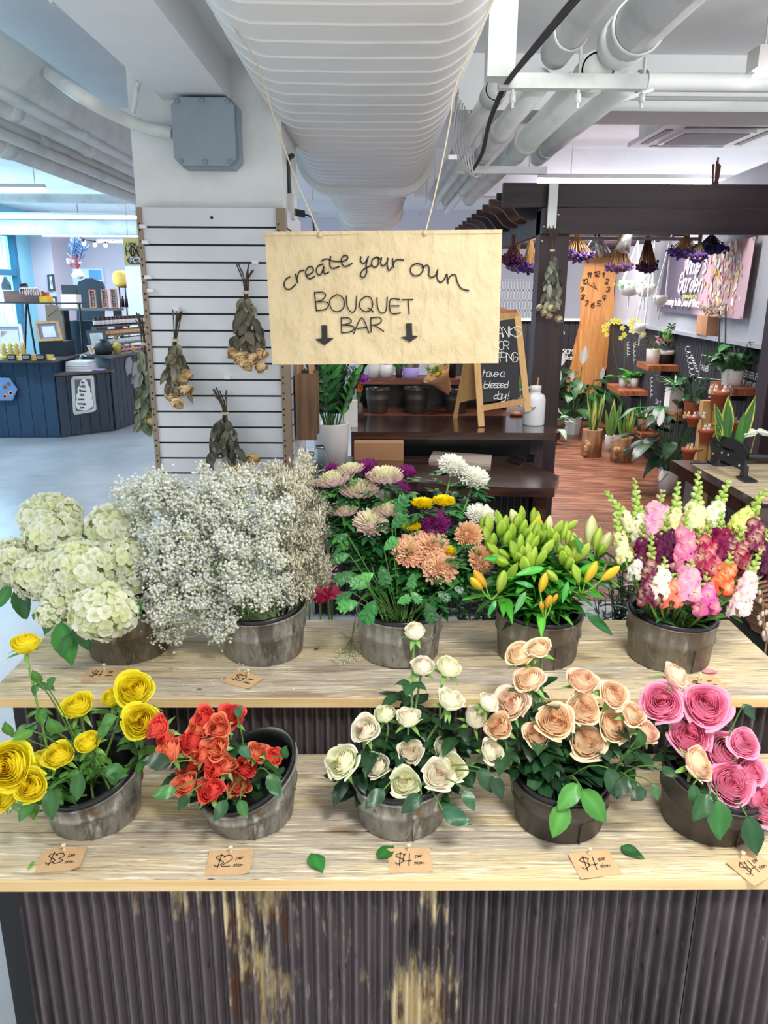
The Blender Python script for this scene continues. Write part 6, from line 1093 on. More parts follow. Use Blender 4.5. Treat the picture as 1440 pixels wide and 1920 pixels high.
# table with the paper cutter
tx0, tx1, ty0, ty1, tz = 1.56, 2.38, 3.05, 4.0, .8
t = thing('work_table', ((tx0+tx1)/2, (ty0+ty1)/2, .0065), 'dark red framed work table with grey plank top at the right edge', 'table'); F_ = [(tx0, tx0+.07, ty0, ty1), (tx1-.07, tx1, ty0, ty1), (tx0+.07, tx1-.07, ty1-.07, ty1), (tx0+.07, tx1-.07, ty0, ty0+.07)]
mb = MB(); [box(mb, *f, tz-.06, tz) for f in F_]; mb.build('top_frame', MT['darkwood'], t); mb = MB(); [box(mb, tx0+.07, tx1-.07, ty0+.07+i*.135, ty0+.2+i*.135, tz-.03, tz-.004) for i in range(6)]; mb.build('top_planks', MT['plank'], t)
for x in (tx0+.04, tx1-.12):
    for y in (ty0+.04, ty1-.12): mb = MB(); box(mb, x, x+.08, y, y+.08, .0065, tz-.06); mb.build('leg', MT['darkwood'], t)
f1, f2 = aZ(1340, 868, tz), aZ(1393, 896, tz); dv = (f2-f1).normalized(); nv_ = dv.cross(Vector((0, 0, 1))).normalized()
def onpl(px, py): d = ray(px, py); o = Vector((0, 0, EYE)); k = (f1-o).dot(nv_)/d.dot(nv_); return o+d*k
t = thing('paper_cutter', f1, 'black steel lever paper cutter standing on the work table', 'paper cutter'); mb = MB(); prism(mb, [onpl(*p) for p in [(1333, 826), (1345, 836), (1402, 862), (1399, 884), (1340, 855)]], nv_*.012); mb.build('body_plate', MT['blacksteel'], t)
mb = MB(); prism(mb, [onpl(*p) for p in [(1331, 832), (1334, 820), (1352, 817), (1375, 822), (1393, 834), (1404, 850), (1402, 856), (1380, 846), (1345, 832)]], nv_*-.008); mb.build('blade', MT['blacksteel'], t)
for (a_, b_) in (((1335, 850), (1343, 869)), ((1390, 878), (1400, 897))):
    mb = MB(); p, q = onpl(*a_), onpl(*b_); obox(mb, (p+q)/2+Vector((0, 0, .01)), dv*.022, nv_*.01, (0, 0, abs(p.z-q.z)*.5+.01)); obox(mb, Vector((q.x, q.y, tz+.004)), dv*.05, nv_*.03, (0, 0, .0035)); mb.build('foot', MT['blacksteel'], t)
for p in ((1342, 851), (1359, 849), (1371, 853), (1392, 873)): mb = MB(); ball(mb, onpl(*p)-nv_*-.014, .007, 8, 6); ball(mb, onpl(*p)-nv_*.012, .007, 8, 6); mb.build('bolt', MT['silver'], t)
mb = MB(); a_, b_ = onpl(1402, 857), onpl(1404, 852)+Vector((.10, -.05, .0)); tube(mb, [a_, a_+Vector((.14, .0, -.005))], .017, 12); mb.build('grip', MT['black'], t); mb = MB(); tube(mb, [a_+Vector((.14, 0, -.005)), a_+Vector((.20, 0, -.008))], .02, 12); mb.build('wooden_end', MT['pine'], t)
plant('snake_plant', (aY(1376, 840, 3.93).x, 3.92, tz+.001), .06, .07, .09, 'black', 'big snake plant with yellow edged leaves behind the paper cutter', 'sword', 3, .18, .05, ['3f7a34', '2f6a30'], 51)
t = thing('snake_leaves', (aY(1385, 840, 3.9).x, 3.88, tz+.09), 'tall mottled snake plant leaves with yellow margins rising behind the paper cutter', 'plant leaves'); m = MB(); rn = random.Random(3)
for (b_, e_, w_) in (((1362, 828), (1366, 742), 19), ((1383, 838), (1418, 742), 17), ((1352, 830), (1341, 790), 9), ((1356, 815), (1340, 757), 12), ((1385, 838), (1345, 812), 6)):
    p, q = aY(*b_, 3.9), aY(*e_, 3.88); s = scl(3.9, p.z); d = q-p; leafgeo(m, p, d, (0, -1, 0), d.length, w_*s*1.25, 'c9d05a', .02, .12, 0, rn, 12, 5); leafgeo(m, p+Vector((0, -.005, 0)), d, (0, -1, 0), d.length*.97, w_*s*.9, '3c6a34', .02, .15, 0, rn, 12, 5)
p, q = aY(1407, 850, 3.9), aY(1418, 808, 3.9); tube(m, [p, q], .003, 5, '8aa860')
for a in (-.5, .3, 2.9, 3.7): leafgeo(m, q, (math.cos(a), -.4, .25*math.sin(a)), (0, -.4, 1), .075, .05, 'e8efe0', .3, .1, 0, rn, 8, 5)
m.build('leaves', MT['leaf'], t)
# desk and bar
t = thing('live_edge_desk', (.3, 3.95, .0065), 'dark glossy live edge desk with corrugated front behind the chrysanthemums', 'desk'); E_ = [(-.34, 3.66), (-.05, 3.64), (.2, 3.66), (.45, 3.58), (.65, 3.55), (.845, 3.545), (.925, 3.80), (.84, 4.02), (.83, 4.27), (-.34, 4.27)]
mb = MB(); prism(mb, [(a_, b_, .715) for a_, b_ in E_], (0, 0, .045)); mb.build('top', MT['darkwood'], t); mb = MB(); corr(mb, -.32, .78, 3.76, .02, .715, .034, .008); mb.build('corrugated_front', MT['rust2'], t)
for x, y in ((.78, 3.72), (.76, 4.16), (-.30, 4.16)): mb = MB(); box(mb, x, x+.07, y, y+.07, .0065, .715); mb.build('leg', MT['darkwood'], t)
t = thing('bar_counter', (.4, 4.5, .0065), 'dark glossy bar counter carrying the chalkboard easel', 'counter'); mb = MB(); prism(mb, [(-.14, 4.26, .86), (1.0, 4.24, .86), (1.03, 4.27, .86), (1.03, 4.46, .86), (.97, 4.50, .86), (.97, 4.84, .86), (-.14, 4.84, .86)], (0, 0, .04)); mb.build('top', MT['darkwood'], t)
mb = MB(); box(mb, -.12, .90, 4.45, 4.8, .0065, .86); mb.build('body', MT['blackgloss'], t); mb = MB(); box(mb, .90, .98, 4.46, 4.54, .0065, .86); mb.build('leg', MT['postwood'], t)
zs_ = aY(750, 710, 5.1).z
t = thing('hutch', (.35, 5.1, .0065), 'dark shelf unit behind the bar with a reddish upper board', 'shelf unit'); mb = MB(); box(mb, -.16, .97, 4.86, 5.3, .0066, .899); mb.build('base', MT['redwood'], t); mb = MB(); box(mb, -.16, .86, 5.31, 5.34, .006, zs_); mb.build('back_panel', MT['blackgloss'], t); mb = MB(); box(mb, -.16, .86, 5.08, 5.34, zs_-.035, zs_); mb.build('upper_shelf', MT['redwood'], t)
for x in (-.16, .84): mb = MB(); box(mb, x, x+.02, 5.1, 5.31, .899, zs_-.035); mb.build('side', MT['blackgloss'], t)
for (px, py, r0, r1, h, lab) in ((708, 776, .062, .078, .15, 'empty dark bucket at the left behind the bar'), (780, 776, .064, .082, .155, 'empty dark bucket in the middle behind the bar'), (855, 776, .06, .075, .14, 'empty dark bucket partly hidden by the easel')):
    c = aY(px, py, 4.98); bucket('s', c.x, 4.98, .9, r0, r1, h, lab, 'empty buckets behind the bar', 0, 0, 'galvdark')
def simplepot(nm, px, w_, hpx, mat, label, cat='pot', grp=None, prof=None, Y=5.18, plantk=None, **kw):
    c = Vector((aY(px, 700, Y).x, Y, zs_+.0005)); r = w_*.5*scl(Y, 1.1); h = hpx*scl(Y, 1.1); t = thing(nm, c, label, cat, grp)
    if prof: mb = MB(); lathe(mb, [(a_*r, b_*h) for a_, b_ in prof], c, n=24); mb.build('body', MT[mat], t)
    else: pot(c, r*.8, r, h, mat, t)
    if plantk:
        m = MB(); rn = random.Random(px)
        for k in range(plantk[0]): a = k*2.4; leafgeo(m, c+Vector((0, 0, h*.85)), (math.cos(a)*plantk[3], math.sin(a)*plantk[3], 1), (0, -1, .2), plantk[1]*rn.uniform(.7, 1.1), plantk[2], rn.choice(DK+MD), .3, .2, 0, rn, 8, 3)
        m.build('leaves', MT['leaf'], t)
    return t
RP = [(.01, 0), (.7, 0), (1, .45), (.95, .8), (.7, 1), (.6, 1), (.8, .75), (.01, .2)]
simplepot('round_pot', 724, 27, 24, 'offwhite', 'round white pot with a small printed face on the back shelf', prof=RP, plantk=(8, .08, .02, .7)); simplepot('small_pot', 748, 14, 16, 'galvdark', 'small grey pot with a fern sprig beside the lavender pail', plantk=(10, .1, .015, .9)); simplepot('leaf_pot', 700, 26, 28, 'offwhite', 'white pot shaped like pointed leaves on the back shelf', plantk=(6, .08, .03, .8))
t = simplepot('tin_pail', 770, 34, 34, 'galv', 'tin pail with a lavender band on the back shelf'); c = Vector((aY(770, 700, 5.18).x, 5.18, zs_+.0005)); r = 34*.5*scl(5.18, 1.1); h = 34*scl(5.18, 1.1); mb = MB(); lathe(mb, [(r*.805, .001), (r*.92, h*.55), (r*.9, h*.55)], c, n=24, col='a08fd8'); mb.build('lavender_band', MT['vc'], t)
simplepot('speckled_pot', 813, 26, 26, 'speck', 'speckled white pot with orange rim on the back shelf', plantk=(6, .08, .02, .6)); simplepot('cactus', 845, 24, 42, 'vc', 'column cactus on the back shelf behind the easel', 'cactus')
C.objects[-1].name if False else None
# wrapped bouquet
c0, c1 = aY(846, 742, 4.95), aY(818, 700, 4.92); t = thing('wrapped_bouquet', c0, 'small yellow bouquet wrapped in kraft paper leaning in the bucket', 'bouquet'); d = (c1-c0); mb = MB(); lathe(mb, [(.012, -.02), (.02, d.length*.15), (.065, d.length*.75), (.10, d.length*1.02), (.09, d.length*1.0), (.05, d.length*.7)], c0, d, 16); mb.build('paper_wrap', MT['cardboard'], t); rn = random.Random(8)
for k in range(16): m = MB(); rosegeo(m, c1+d.normalized()*.01+rv(rn, .028), d.normalized()+rv(rn, .3), rn.uniform(.012, .02), 'd9b020', rn.choice(['f2e63a', 'e8e08a', 'd98a3a', 'f0ecd0', 'b8c86a']), rn, 10, .8, 1, .05) if k < 9 else leafgeo(m, c1+rv(rn, .03), rv(rn)+Vector((0, 0, 1)), (0, -1, 0), .05, .02, '4f7a35', .2, .2, 0, rn, 6, 3); m.build('flower' if k < 9 else 'leaf', MT['petal'], t)
# easel chalkboard
t = thing('chalkboard_easel', (aY(920, 800, 4.5).x, 4.5, .9005), 'folding wooden A-frame chalkboard reading thanks for shopping, have a blessed day', 'chalkboard'); 
def ep(px, py): v = (py-585)/215; return aY(px, py, 4.62-.2*v)
mb = MB(); prism(mb, [ep(*p) for p in [(905, 755), (975, 745), (965, 598), (895, 605)]][::-1], (0, .012, 0)); bd = mb.build('board', MT['chalkwall'], t)
def stick(pts, w0, mt='pine', off=0):
    mb = MB(); a_, b_ = ep(*pts[0]), ep(*pts[1]); s = (b_-a_).normalized().cross(Vector((0, -1, 0))).normalized()*w0; prism(mb, [a_-s, a_+s, b_+s, b_-s], (0, .022, 0)); m_ = mb.build('frame_rail', MT[mt], t)
stick([(889, 590), (903, 800)], .018); stick([(970, 585), (990, 772)], .018); stick([(893, 597), (972, 592)], .018); stick([(903, 766), (986, 752)], .016)
mb = MB(); prism(mb, [ep(*p) for p in [(893, 592), (900, 584), (925, 582), (940, 576), (955, 582), (968, 580), (972, 590)]][::-1], (0, .02, 0)); mb.build('arched_top', MT['shelfwood'], t)
mb = MB(); prism(mb, [aY(*p, 4.62+.14*((p[1]-600)/190)) for p in [(900, 600), (886, 600), (848, 790), (857, 790), (862, 755), (905, 745)]][::-1], (0, .015, 0)); mb.build('back_panel', MT['pine'], t)
m = MB(); kk = scl(4.5, 1.2)
for tx, px, py, hp, sl, tr in (('THANKS', 908, 632, 20, 0, .62), ('FOR', 925, 655, 15, 0, .7), ('SHOPPING', 903, 678, 17, 0, .56), ('have a', 905, 706, 13, .2, .62), ('blessed', 907, 727, 13, .2, .60), ('day!', 925, 748, 14, .2, .66)): letter(m, tx, ep(px, py)+Vector((0, -.003, 0)), (1, 0, 0), ep(px, py-30)-ep(px, py), hp*kk, .0042, hexc('e4e8e8'), sl, tr, .002)
m.build('chalk_writing', MT['chalk'], t)
# flask, dish
c = aZ(1000, 796, .9005); t = thing('white_flask', c, 'white drink flask with handle lid and straw at the right end of the bar', 'bottle'); s = scl(c.y, 1.0); mb = MB(); lathe(mb, [(.001, 0), (19*s, 0), (20*s, .006), (20*s, 48*s), (17*s, 56*s), (10*s, 60*s), (10*s, 63*s), (.001, 63*s)], c, n=24); mb.build('flask_body', MT['white'], t)
mb = MB(); lathe(mb, [(.001, 63*s), (11*s, 63*s), (11*s, 73*s), (.001, 74*s)], c, n=18); lid = mb.build('lid', MT['offwhite'], t); mb = MB(); tube(mb, smoothline([c+Vector((-10*s, 0, 70*s)), c+Vector((-28*s, -.01, 66*s)), c+Vector((-36*s, -.01, 58*s)), c+Vector((-30*s, -.01, 50*s)), c+Vector((-20*s, 0, 60*s))], 4), .006, 6); mb.build('carry_loop', MT['offwhite'], lid)
mb = MB(); tube(mb, [c+Vector((.01, 0, 70*s)), c+Vector((.014, 0, 88*s))], .004, 8); mb.build('straw', MT['pine'], t); m = MB(); letter(m, 'ryn', c+Vector((-12*s, -20.6*s, 32*s)), (1, 0, 0), (0, 0, 1), 6*s, .0022, hexc('222222'), .1, .9, .0005); m.build('name_sticker', MT['ink'], t)
c = aZ(968, 779, .9005); t = thing('small_dish', c, 'small wooden dish with pink candle between easel and flask', 'dish'); mb = MB(); lathe(mb, [(.001, 0), (.035, 0), (.045, .014), (.04, .014), (.001, .006)], c, n=20); mb.build('dish', MT['shelfwood'], t); mb = MB(); lathe(mb, [(.001, .0065), (.022, .0065), (.022, .022), (.001, .022)], c, n=16, col='e8a898'); mb.build('candle', MT['vc'], t)
# things on the desk
def flat(nm, label, cat, P4, z, th, mat, extra=None):
    t = thing(nm, aZ(*P4[0], z), label, cat); mb = MB(); prism(mb, [aZ(*p, z) for p in P4], (0, 0, th)); mb.build('body', MT[mat], t); return t
flat('laptop', 'closed silver laptop on the dark desk', 'laptop', [(804, 866), (920, 876), (922, 858), (812, 851)], .7605, .016, 'laptop'); flat('phone', 'black phone lying left of another on the desk corner', 'phone', [(950, 866), (974, 873), (982, 864), (962, 858)], .7605, .012, 'blackgloss'); flat('phone', 'small black device at the right corner of the desk', 'phone', [(987, 866), (1001, 868), (1003, 858), (991, 855)], .7605, .014, 'blackgloss')
flat('paper_sheet', 'white paper sheet half hidden below the closed laptop', 'paper', [(845, 884), (898, 886), (900, 879), (850, 877)], .7605, .001, 'white')
pbox('cardboard_box', 'open brown cardboard box standing at the back of the desk', 'box', 664, 831, 757, 855, 4.15, .1, 'cardboard', .7605)
c = aZ(621, 862, .7605); c.y = 4.08; c.x = aY(621, 850, 4.08).x; plant('zz_plant', c, .086, .094, .22, 'offwhite', 'glossy green plant in a tall white ribbed pot on the left end of the desk', 'zz', 17, .36, .03, DK+MD, 61, flute=(.02, 14), spread=1.0)
for (px, w_, h_, Y, lab) in ((582, 20, 46, 3.76, 'clear swing-top glass bottle with kraft label beside the white pot'), (600, 24, 46, 3.90, 'clear glass tip jar with metal lid ring beside the white pot')):
    c = Vector((aY(px, 860, Y).x, Y, .7605)); s = scl(Y, .8); r, h = w_*s*.5, h_*s; t = thing('glass_jar', c, lab, 'jar', 'glass jars on the desk'); mb = MB(); lathe(mb, [(.001, 0), (r, .004), (r, h*.72), (r*.72, h*.85), (r*.72, h), (r*.66, h), (r*.66, h*.84), (r*.93, h*.7), (r*.93, .01), (.001, .008)], c, n=20); mb.build('glass_body', MT['glass'], t)
    mb = MB(); lathe(mb, [(r*.72, h*.93), (r*.8, h*.95), (r*.8, h*1.0), (r*.72, h*1.02)], c, n=20); mb.build('lid_ring', MT['silver'], t)
    if px == 582: mb = MB(); box(mb, c.x-r*.5, c.x+r*.9, c.y-r*1.12, c.y-r*1.08, h*.25+c.z, h*.58+c.z, hexc('c9a06a')); lb = mb.build('kraft_label', MT['card'], t); m = MB(); letter(m, 'TIPS', (c.x-r*.3, c.y-r*1.13, c.z+h*.42), (1, 0, 0), (0, 0, 1), h*.1, .0016, hexc('191715'), 0, .8); m.build('label_writing', MT['ink'], lb)
t = thing('paper_bags', aY(578, 800, 3.6), 'stack of brown paper bags with twisted handles hanging on the slatwall side', 'paper bags', None, 'stuff'); mb = MB(); rn = random.Random(2)
for k in range(12): y = 3.36+k*.022; x = -.355; box(mb, x+.004, x+.085+rn.uniform(-.008, .008), y, y+.012, 1.02, 1.30+rn.uniform(-.01, .01))
mb.build('bags', MT['burlap'], t); mb = MB()
for k in range(12): y = 3.366+k*.022; tube(mb, smoothline([(-.34, y, 1.28), (-.335, y-.005, 1.40), (-.30, y-.005, 1.41), (-.285, y, 1.28)], 3), .004, 5, 'b08a68')
mb.build('handles', MT['vc'], t)
pbox('display_box', 'cream printed box standing between the white pot and the bar', 'box', 645, 752, 670, 796, 4.4, .06, 'speck', .9005); pbox('display_card', 'tall mauve card with white lines behind the printed box', 'card', 643, 722, 668, 795, 4.5, .01, 'greywall', .9005)
t = thing('flower_vase', Vector((aY(672, 780, 4.7).x, 4.7, .9005)), 'small vase with orange and violet blooms left of the empty buckets', 'vase of flowers'); c = ORG[t]; mb = MB(); lathe(mb, [(.001, 0), (.03, 0), (.035, .05), (.022, .10), (.02, .10), (.03, .05), (.001, .01)], c, n=16); mb.build('vase', MT['galvdark'], t); s = MB(); rn = random.Random(5)
for (px, py, cc) in ((678, 705, 'c060c8'), (683, 712, 'a850c0'), (668, 718, 'f2793c'), (672, 728, 'f08040'), (648, 700, 'b050c0'), (664, 706, 'f0a070')): p = aY(px, py, 4.68); m = MB(); rosegeo(m, p, (0, -.6, .7), .026, cc, cc, rn, 14, 1, .8, .1); m.build('bloom', MT['petal'], t); tube(s, bez(p, p.lerp(c, .5)+Vector((0, 0, .04)), c+Vector((0, 0, .08)), 5), .002, 4, '4f7a35')
s.build('stems', MT['stem'], t)
# between sign and post: white racks beyond the half wall, and leaves
t = thing('wire_rack', aY(975, 600, 11.5), 'white wire rack seen right of the paper sign', 'rack'); mb = MB(); x0, x1 = aY(930, 560, 11.5).x, aY(1008, 560, 11.5).x; z0, z1 = .006, aY(960, 525, 11.5).z
for i in range(15): x = x0+(x1-x0)*i/14; box(mb, x-.008, x+.008, 11.5, 11.516, z0, z1)
for k in range(9): z = z1-k*.14; box(mb, x0, x1, 11.5, 11.51, z-.008, z+.008)
mb.build('wires', MT['white'], t); mb = MB(); [box(mb, x-.02, x+.02, 11.48, 11.53, z0, z1+.03) for x in (x0, x1)]; mb.build('frame', MT['white'], t)
plant('snake_plant', (aY(986, 700, 5.6).x+.02, 5.6, .0065), .1, .12, .85, 'offwhite', 'snake plant in a tall white planter between the easel and the pergola post', 'sword', 9, .42, .05, ['6a9a4a', '4a7a38', '8ab060'], 71)
plant('potted_plant', (aY(965, 780, 5.45).x+.12, 5.45, .0065), .09, .11, .9, 'speck', 'grey green leafy plant in a pale planter behind the easel', 'broad', 14, .13, .07, ['6a8a70', '9ab09a', '4a6a50'], 72)
# macrame hanging planters
for i, (px, py, w_, Y, g, lab) in enumerate([(1181, 535, 40, 7.0, 14, 'white hanging bowl with a leafy green plant in front of the clock'), (1210, 540, 34, 6.8, 10, 'white hanging planter right of the leafy one'), (1238, 560, 26, 6.4, 7, 'white hanging pot on a macrame sling next to the banner'), (1201, 612, 22, 6.6, 0, 'lowest small white hanging pot above the orchids')]):
    c = aY(px, py, Y); s = scl(Y, c.z); r = w_*.5*s; t = thing('hanging_planter', c-Vector((0, 0, r*.7)), lab, 'hanging planter', 'macrame hanging planters'); mb = MB(); lathe(mb, [(.001, -r*1.0), (r*.6, -r*.9), (r*.95, -r*.35), (r, r*.45), (r*.9, r*.45), (r*.7, -.1*r), (.001, -.2*r)], c, n=18); mb.build('bowl', MT['offwhite'], t); mb = MB(); top = Vector((c.x+.04, c.y, zb_+.1))
    for k in range(4): a = k*1.57+.4; tube(mb, [c+Vector((math.cos(a)*r, math.sin(a)*r, r*.2)), top], .005, 5); tube(mb, [c+Vector((math.cos(a)*r, math.sin(a)*r, r*.2)), c+Vector((0, 0, -r*.8)), c+Vector((0, 0, -r*.8-.12))], .005, 5)
    mb.build('macrame_cord', MT['white'], t); m = MB(); rn = random.Random(i)
    for k in range(g): a = k*2.4; leafgeo(m, c+Vector((math.cos(a), math.sin(a), .2))*r*.5, (math.cos(a), math.sin(a), rn.uniform(.1, .8)), (0, 0, 1), r*.9, r*.5, rn.choice(['5aa040', '3f8a38', '7ab860']), .5, .2, 0, rn, 7, 3)
    if g: m.build('leaves', MT['leaf'], t)
b = aW(1325, 632, .02); mb = MB(); q = aW(1345, 628, .02); obox(mb, b+Vector((0, 0, (aW(1325, 592, .02).z-LZ-.03)*.5))+Vector((0, 0, LZ+.03-b.z)), WB*.13, WN*.05, (0, 0, (aW(1325, 592, .02).z-LZ-.03)*.5)); tag(mb.build('cardboard_box', MT['cardboard']), 'closed brown cardboard box standing on the wall ledge', 'box')
t = thing('dried_branch', aW(1358, 640, .05), 'dried beige blossom branch on black stakes in front of the banner', 'dried flowers'); m = MB(); s = MB(); rn = random.Random(12)
for k in range(60): ball(m, aW(1338+rn.gauss(0, 10), 580+rn.gauss(0, 7), .09+rn.uniform(0, .04)), rn.uniform(.008, .016), 6, 4, rn.choice(['cdb8a0', 'b8a090', 'e0d0bc']))
for px in (1349, 1361): tube(s, [aW(px, 570, .06), aW(px-2, 690, .10)], .006, 5, '17151a')
tube(s, [aW(1340, 582, .1), aW(1350, 600, .08)], .005, 5, '4a3a30'); m.build('blossom', MT['dry'], t); s.build('stakes', MT['black'], t)
# ================= honey shop on the left =================
CT = .90
def prismz(nm, P, z0, z1, mat, parent=None, grooves=None):
    mb = MB(); prism(mb, [(a, b, z0) for a, b in P], (0, 0, z1-z0)); return mb.build(nm, MT[mat], parent)
def boards(mb, a, b, z0, z1, n):       # vertical board strips along a counter face
    a, b = Vector((*a, 0)), Vector((*b, 0)); d = (b-a); L = d.length; d.normalize(); nn = Vector((d.y, -d.x, 0)); k = int(L/n)
    for i in range(k+1):
        s0, s1 = i*n+.004, min(L, (i+1)*n-.004)
        if s1 > s0: prism(mb, [a+d*s0, a+d*s1, a+d*s1+nn*.008, a+d*s0+nn*.008], (0, 0, z1-z0)); V = mb.V[-1]; V[:, 2] += z0
A1, A2 = (-5.7, 8.86), (-3.665, 8.92); B2 = (-3.20, 9.38); C2 = (-3.26, 11.2)
DZ = aY(150, 698, 9.05).z
t = thing('sales_counter', (-4.9, 9.3, 0), 'navy panelled counter at the left edge with the honey displays', 'counter', 'navy counters'); prismz('body', [A1, A2, (-3.665, 9.6), (-5.7, 9.6)], .001, CT-.03, 'navy', t); mb = MB(); boards(mb, A1, (A2[0], A2[1]), .02, CT-.04, .145); mb.build('front_boards', MT['navy'], t); prismz('countertop', [(-5.7, 8.70), (-3.62, 8.76), (-3.62, 9.62), (-5.7, 9.62)], CT-.03, CT, 'ctop', t)
t = thing('sales_counter', (-3.42, 9.2, 0), 'lower slate blue corner counter carrying the beehive plaque', 'counter', 'navy counters'); prismz('body', [(-3.66, 8.925), B2, (-3.22, 10.2), (-4.5, 10.2), (-4.5, 9.62), (-3.66, 9.62)], .001, DZ-.03, 'slate', t); mb = MB(); boards(mb, (-3.66, 8.92), B2, .02, DZ-.04, .12); mb.build('front_boards', MT['slate'], t); prismz('countertop', [(-3.66, 8.88), (-3.16, 9.37), (-3.2, 10.2), (-4.5, 10.2), (-4.5, 9.62), (-3.66, 9.62)], DZ-.03, DZ, 'ctop', t)
t = thing('sales_counter', (-3.2, 10.3, 0), 'slate blue counter running back beside the slatwall with the jar shelves', 'counter', 'navy counters'); prismz('body', [(-3.19, 9.39), (-2.9, 11.4), (-3.65, 11.4), (-3.65, 10.21)], .001, CT-.03, 'slate', t); mb = MB(); boards(mb, (-3.185, 9.39), (-2.9, 11.4), .02, CT-.04, .12); mb.build('front_boards', MT['slate'], t); prismz('countertop', [(-3.15, 9.36), (-2.86, 11.4), (-3.7, 11.4), (-3.7, 10.22), (-3.62, 9.7)], CT-.03, CT, 'ctop', t)
# framed things: frame bars, mount and print, tilted back like on a desk easel
def framed(nm, label, cat, P4, Y0, lean, fw, fmat, mount, deco, zb=None, grp=None):
    # P4 = bottom-left, bottom-right, top-right, top-left in pixels
    ym = (P4[0][1]+P4[1][1])/2; yt = (P4[2][1]+P4[3][1])/2; pos = lambda p: aY(p[0], p[1], Y0+lean*(ym-p[1])/(ym-yt)); Q = [pos(p) for p in P4]
    if zb is not None: dz = zb-min(Q[0].z, Q[1].z); Q = [q+Vector((0, 0, dz)) for q in Q]
    t = thing(nm, Q[0].lerp(Q[1], .5), label, cat, grp); n = (Q[1]-Q[0]).cross(Q[3]-Q[0]).normalized(); back = -n
    if back.y < 0: back = -back
    mb = MB(); W = (Q[1]-Q[0]).length; H = (Q[3]-Q[0]).length; a, b = fw/W, fw/H
    I = [Q[0].lerp(Q[1], u).lerp(Q[3].lerp(Q[2], u), v) for u, v in ((a, b), (1-a, b), (1-a, 1-b), (a, 1-b))]
    for k in range(4): j = (k+1) % 4; prism(mb, [Q[k], Q[j], I[j], I[k]], back*.03)
    mb.build('frame', MT[fmat], t); mb = MB(); prism(mb, [q+back*.012 for q in I], back*.01, mount); mb.build('mount', MT['vc'], t)
    if deco:
        m = MB(); g = lambda u, v: I[0].lerp(I[1], u).lerp(I[3].lerp(I[2], u), v)+back*.010
        for (u0, v0, u1, v1, c) in deco: prism(m, [g(u0, v0), g(u1, v0), g(u1, v1), g(u0, v1)], back*-.001, c)
        m.build('print', MT['vc'], t)
    return t
lines = lambda u0, u1, v0, v1, n, c: [(u0, v0+(v1-v0)*i/n, u1-(i % 3)*.06, v0+(v1-v0)*i/n+.012, c) for i in range(n)]
framed('framed_notice', 'big white framed notice with orange heading at the left edge', 'framed notice', [(-12, 648), (45, 645), (36, 586), (-12, 586)], 9.2, .12, .035, 'offwhite', '9da3bd', [(.08, .06, .94, .88, 'e6e6f2'), (.12, .62, .55, .84, 'f0b070')]+lines(.12, .86, .12, .55, 9, '9a9cb4'), CT)
t = pbox('display_riser', 'dark navy display block carrying the gold framed certificate', 'display block', 76, 640, 121, 676, 9.28, .3, 'navycloth', CT)
framed('framed_certificate', 'gold framed certificate with grey mount on a navy block', 'framed certificate', [(72, 640), (118, 638), (108, 601), (64, 603)], 9.26, .10, .03, 'pine', '8a84a8', [(.18, .12, .84, .84, 'f0eef6'), (.28, .2, .5, .5, 'f0b04a'), (.56, .2, .74, .5, 'd8c8d8')], aY(90, 640, 9.28).z)
framed('framed_poster', 'green grey framed poster standing beside the jars', 'framed poster', [(168, 640), (201, 637), (193, 596), (158, 597)], 9.75, .10, .03, 'slate', 'dfe6e4', [(.3, .25, .7, .45, 'e8a070')]+lines(.2, .8, .55, .9, 6, '8a9a90'), CT)
framed('framed_card', 'small white framed card with an orange picture in front of the green frame', 'framed card', [(168, 641), (176, 638), (172, 622), (160, 624)], 9.55, .05, .012, 'offwhite', 'f2f0e8', [(.15, .15, .85, .85, 'f0a02c')], CT)
for i, (px, lab) in enumerate(((9, 'tree shaped yellow beeswax candle furthest left'), (22, 'tree shaped yellow beeswax candle second from left'), (33, 'tree shaped yellow beeswax candle third from left'), (45, 'tree shaped yellow beeswax candle nearest the gold frame'))):
    c = aZ(px, 673, CT+.0005); mb = MB(); lathe(mb, [(.001, 0), (.03, 0), (.045, .03), (.02, .05), (.042, .06), (.018, .09), (.038, .10), (.015, .13), (.032, .14), (.001, .19)], c, n=9, col='f0d878'); tag(mb.build('beeswax_candle', MT['vcgloss']), lab, 'candle', 'beeswax tree candles')
for i, (px, w_, lab) in enumerate(((23, 16, 'small black chalk label in front of the candles, left'), (50, 16, 'small black chalk label in front of the candles, middle'), (78, 18, 'small black chalk label beside the honeycomb blocks'))):
    c = aZ(px, 676.5, CT+.0005); s = scl(c.y, .9); mb = MB(); box(mb, c.x-w_*s*.5, c.x+w_*s*.5, c.y, c.y+.01, CT+.0005, CT+12*s); t = thing('chalk_label', c, lab, 'label', 'chalk labels'); mb.build('slate', MT['black'], t); m = MB(); letter(m, 'BEES', c+Vector((-w_*s*.35, -.002, 5*s)), (1, 0, 0), (0, 0, 1), 3.6*s, .004, hexc('e8e8e8'), 0, .8); m.build('chalk_writing', MT['chalk'], t)
rn = random.Random(3)
for i, px in enumerate((35, 42, 67, 75, 83, 90, 99)):
    c = aZ(px, 675.5, CT+.0005); s = .018+.01*(i % 3); mb = MB(); obox(mb, c+Vector((0, 0, s*.8)), (s*1.4, .3*s, 0), (0, s, 0), (0, 0, s*.8), rn.choice(['e8c860', 'f0dc90', 'd8a850', 'f4e8b8'])); tag(mb.build('wax_soap', MT['vcgloss']), 'small yellow beeswax soap block on the edge of the navy counter', 'soap', 'yellow soap blocks on the counter edge')
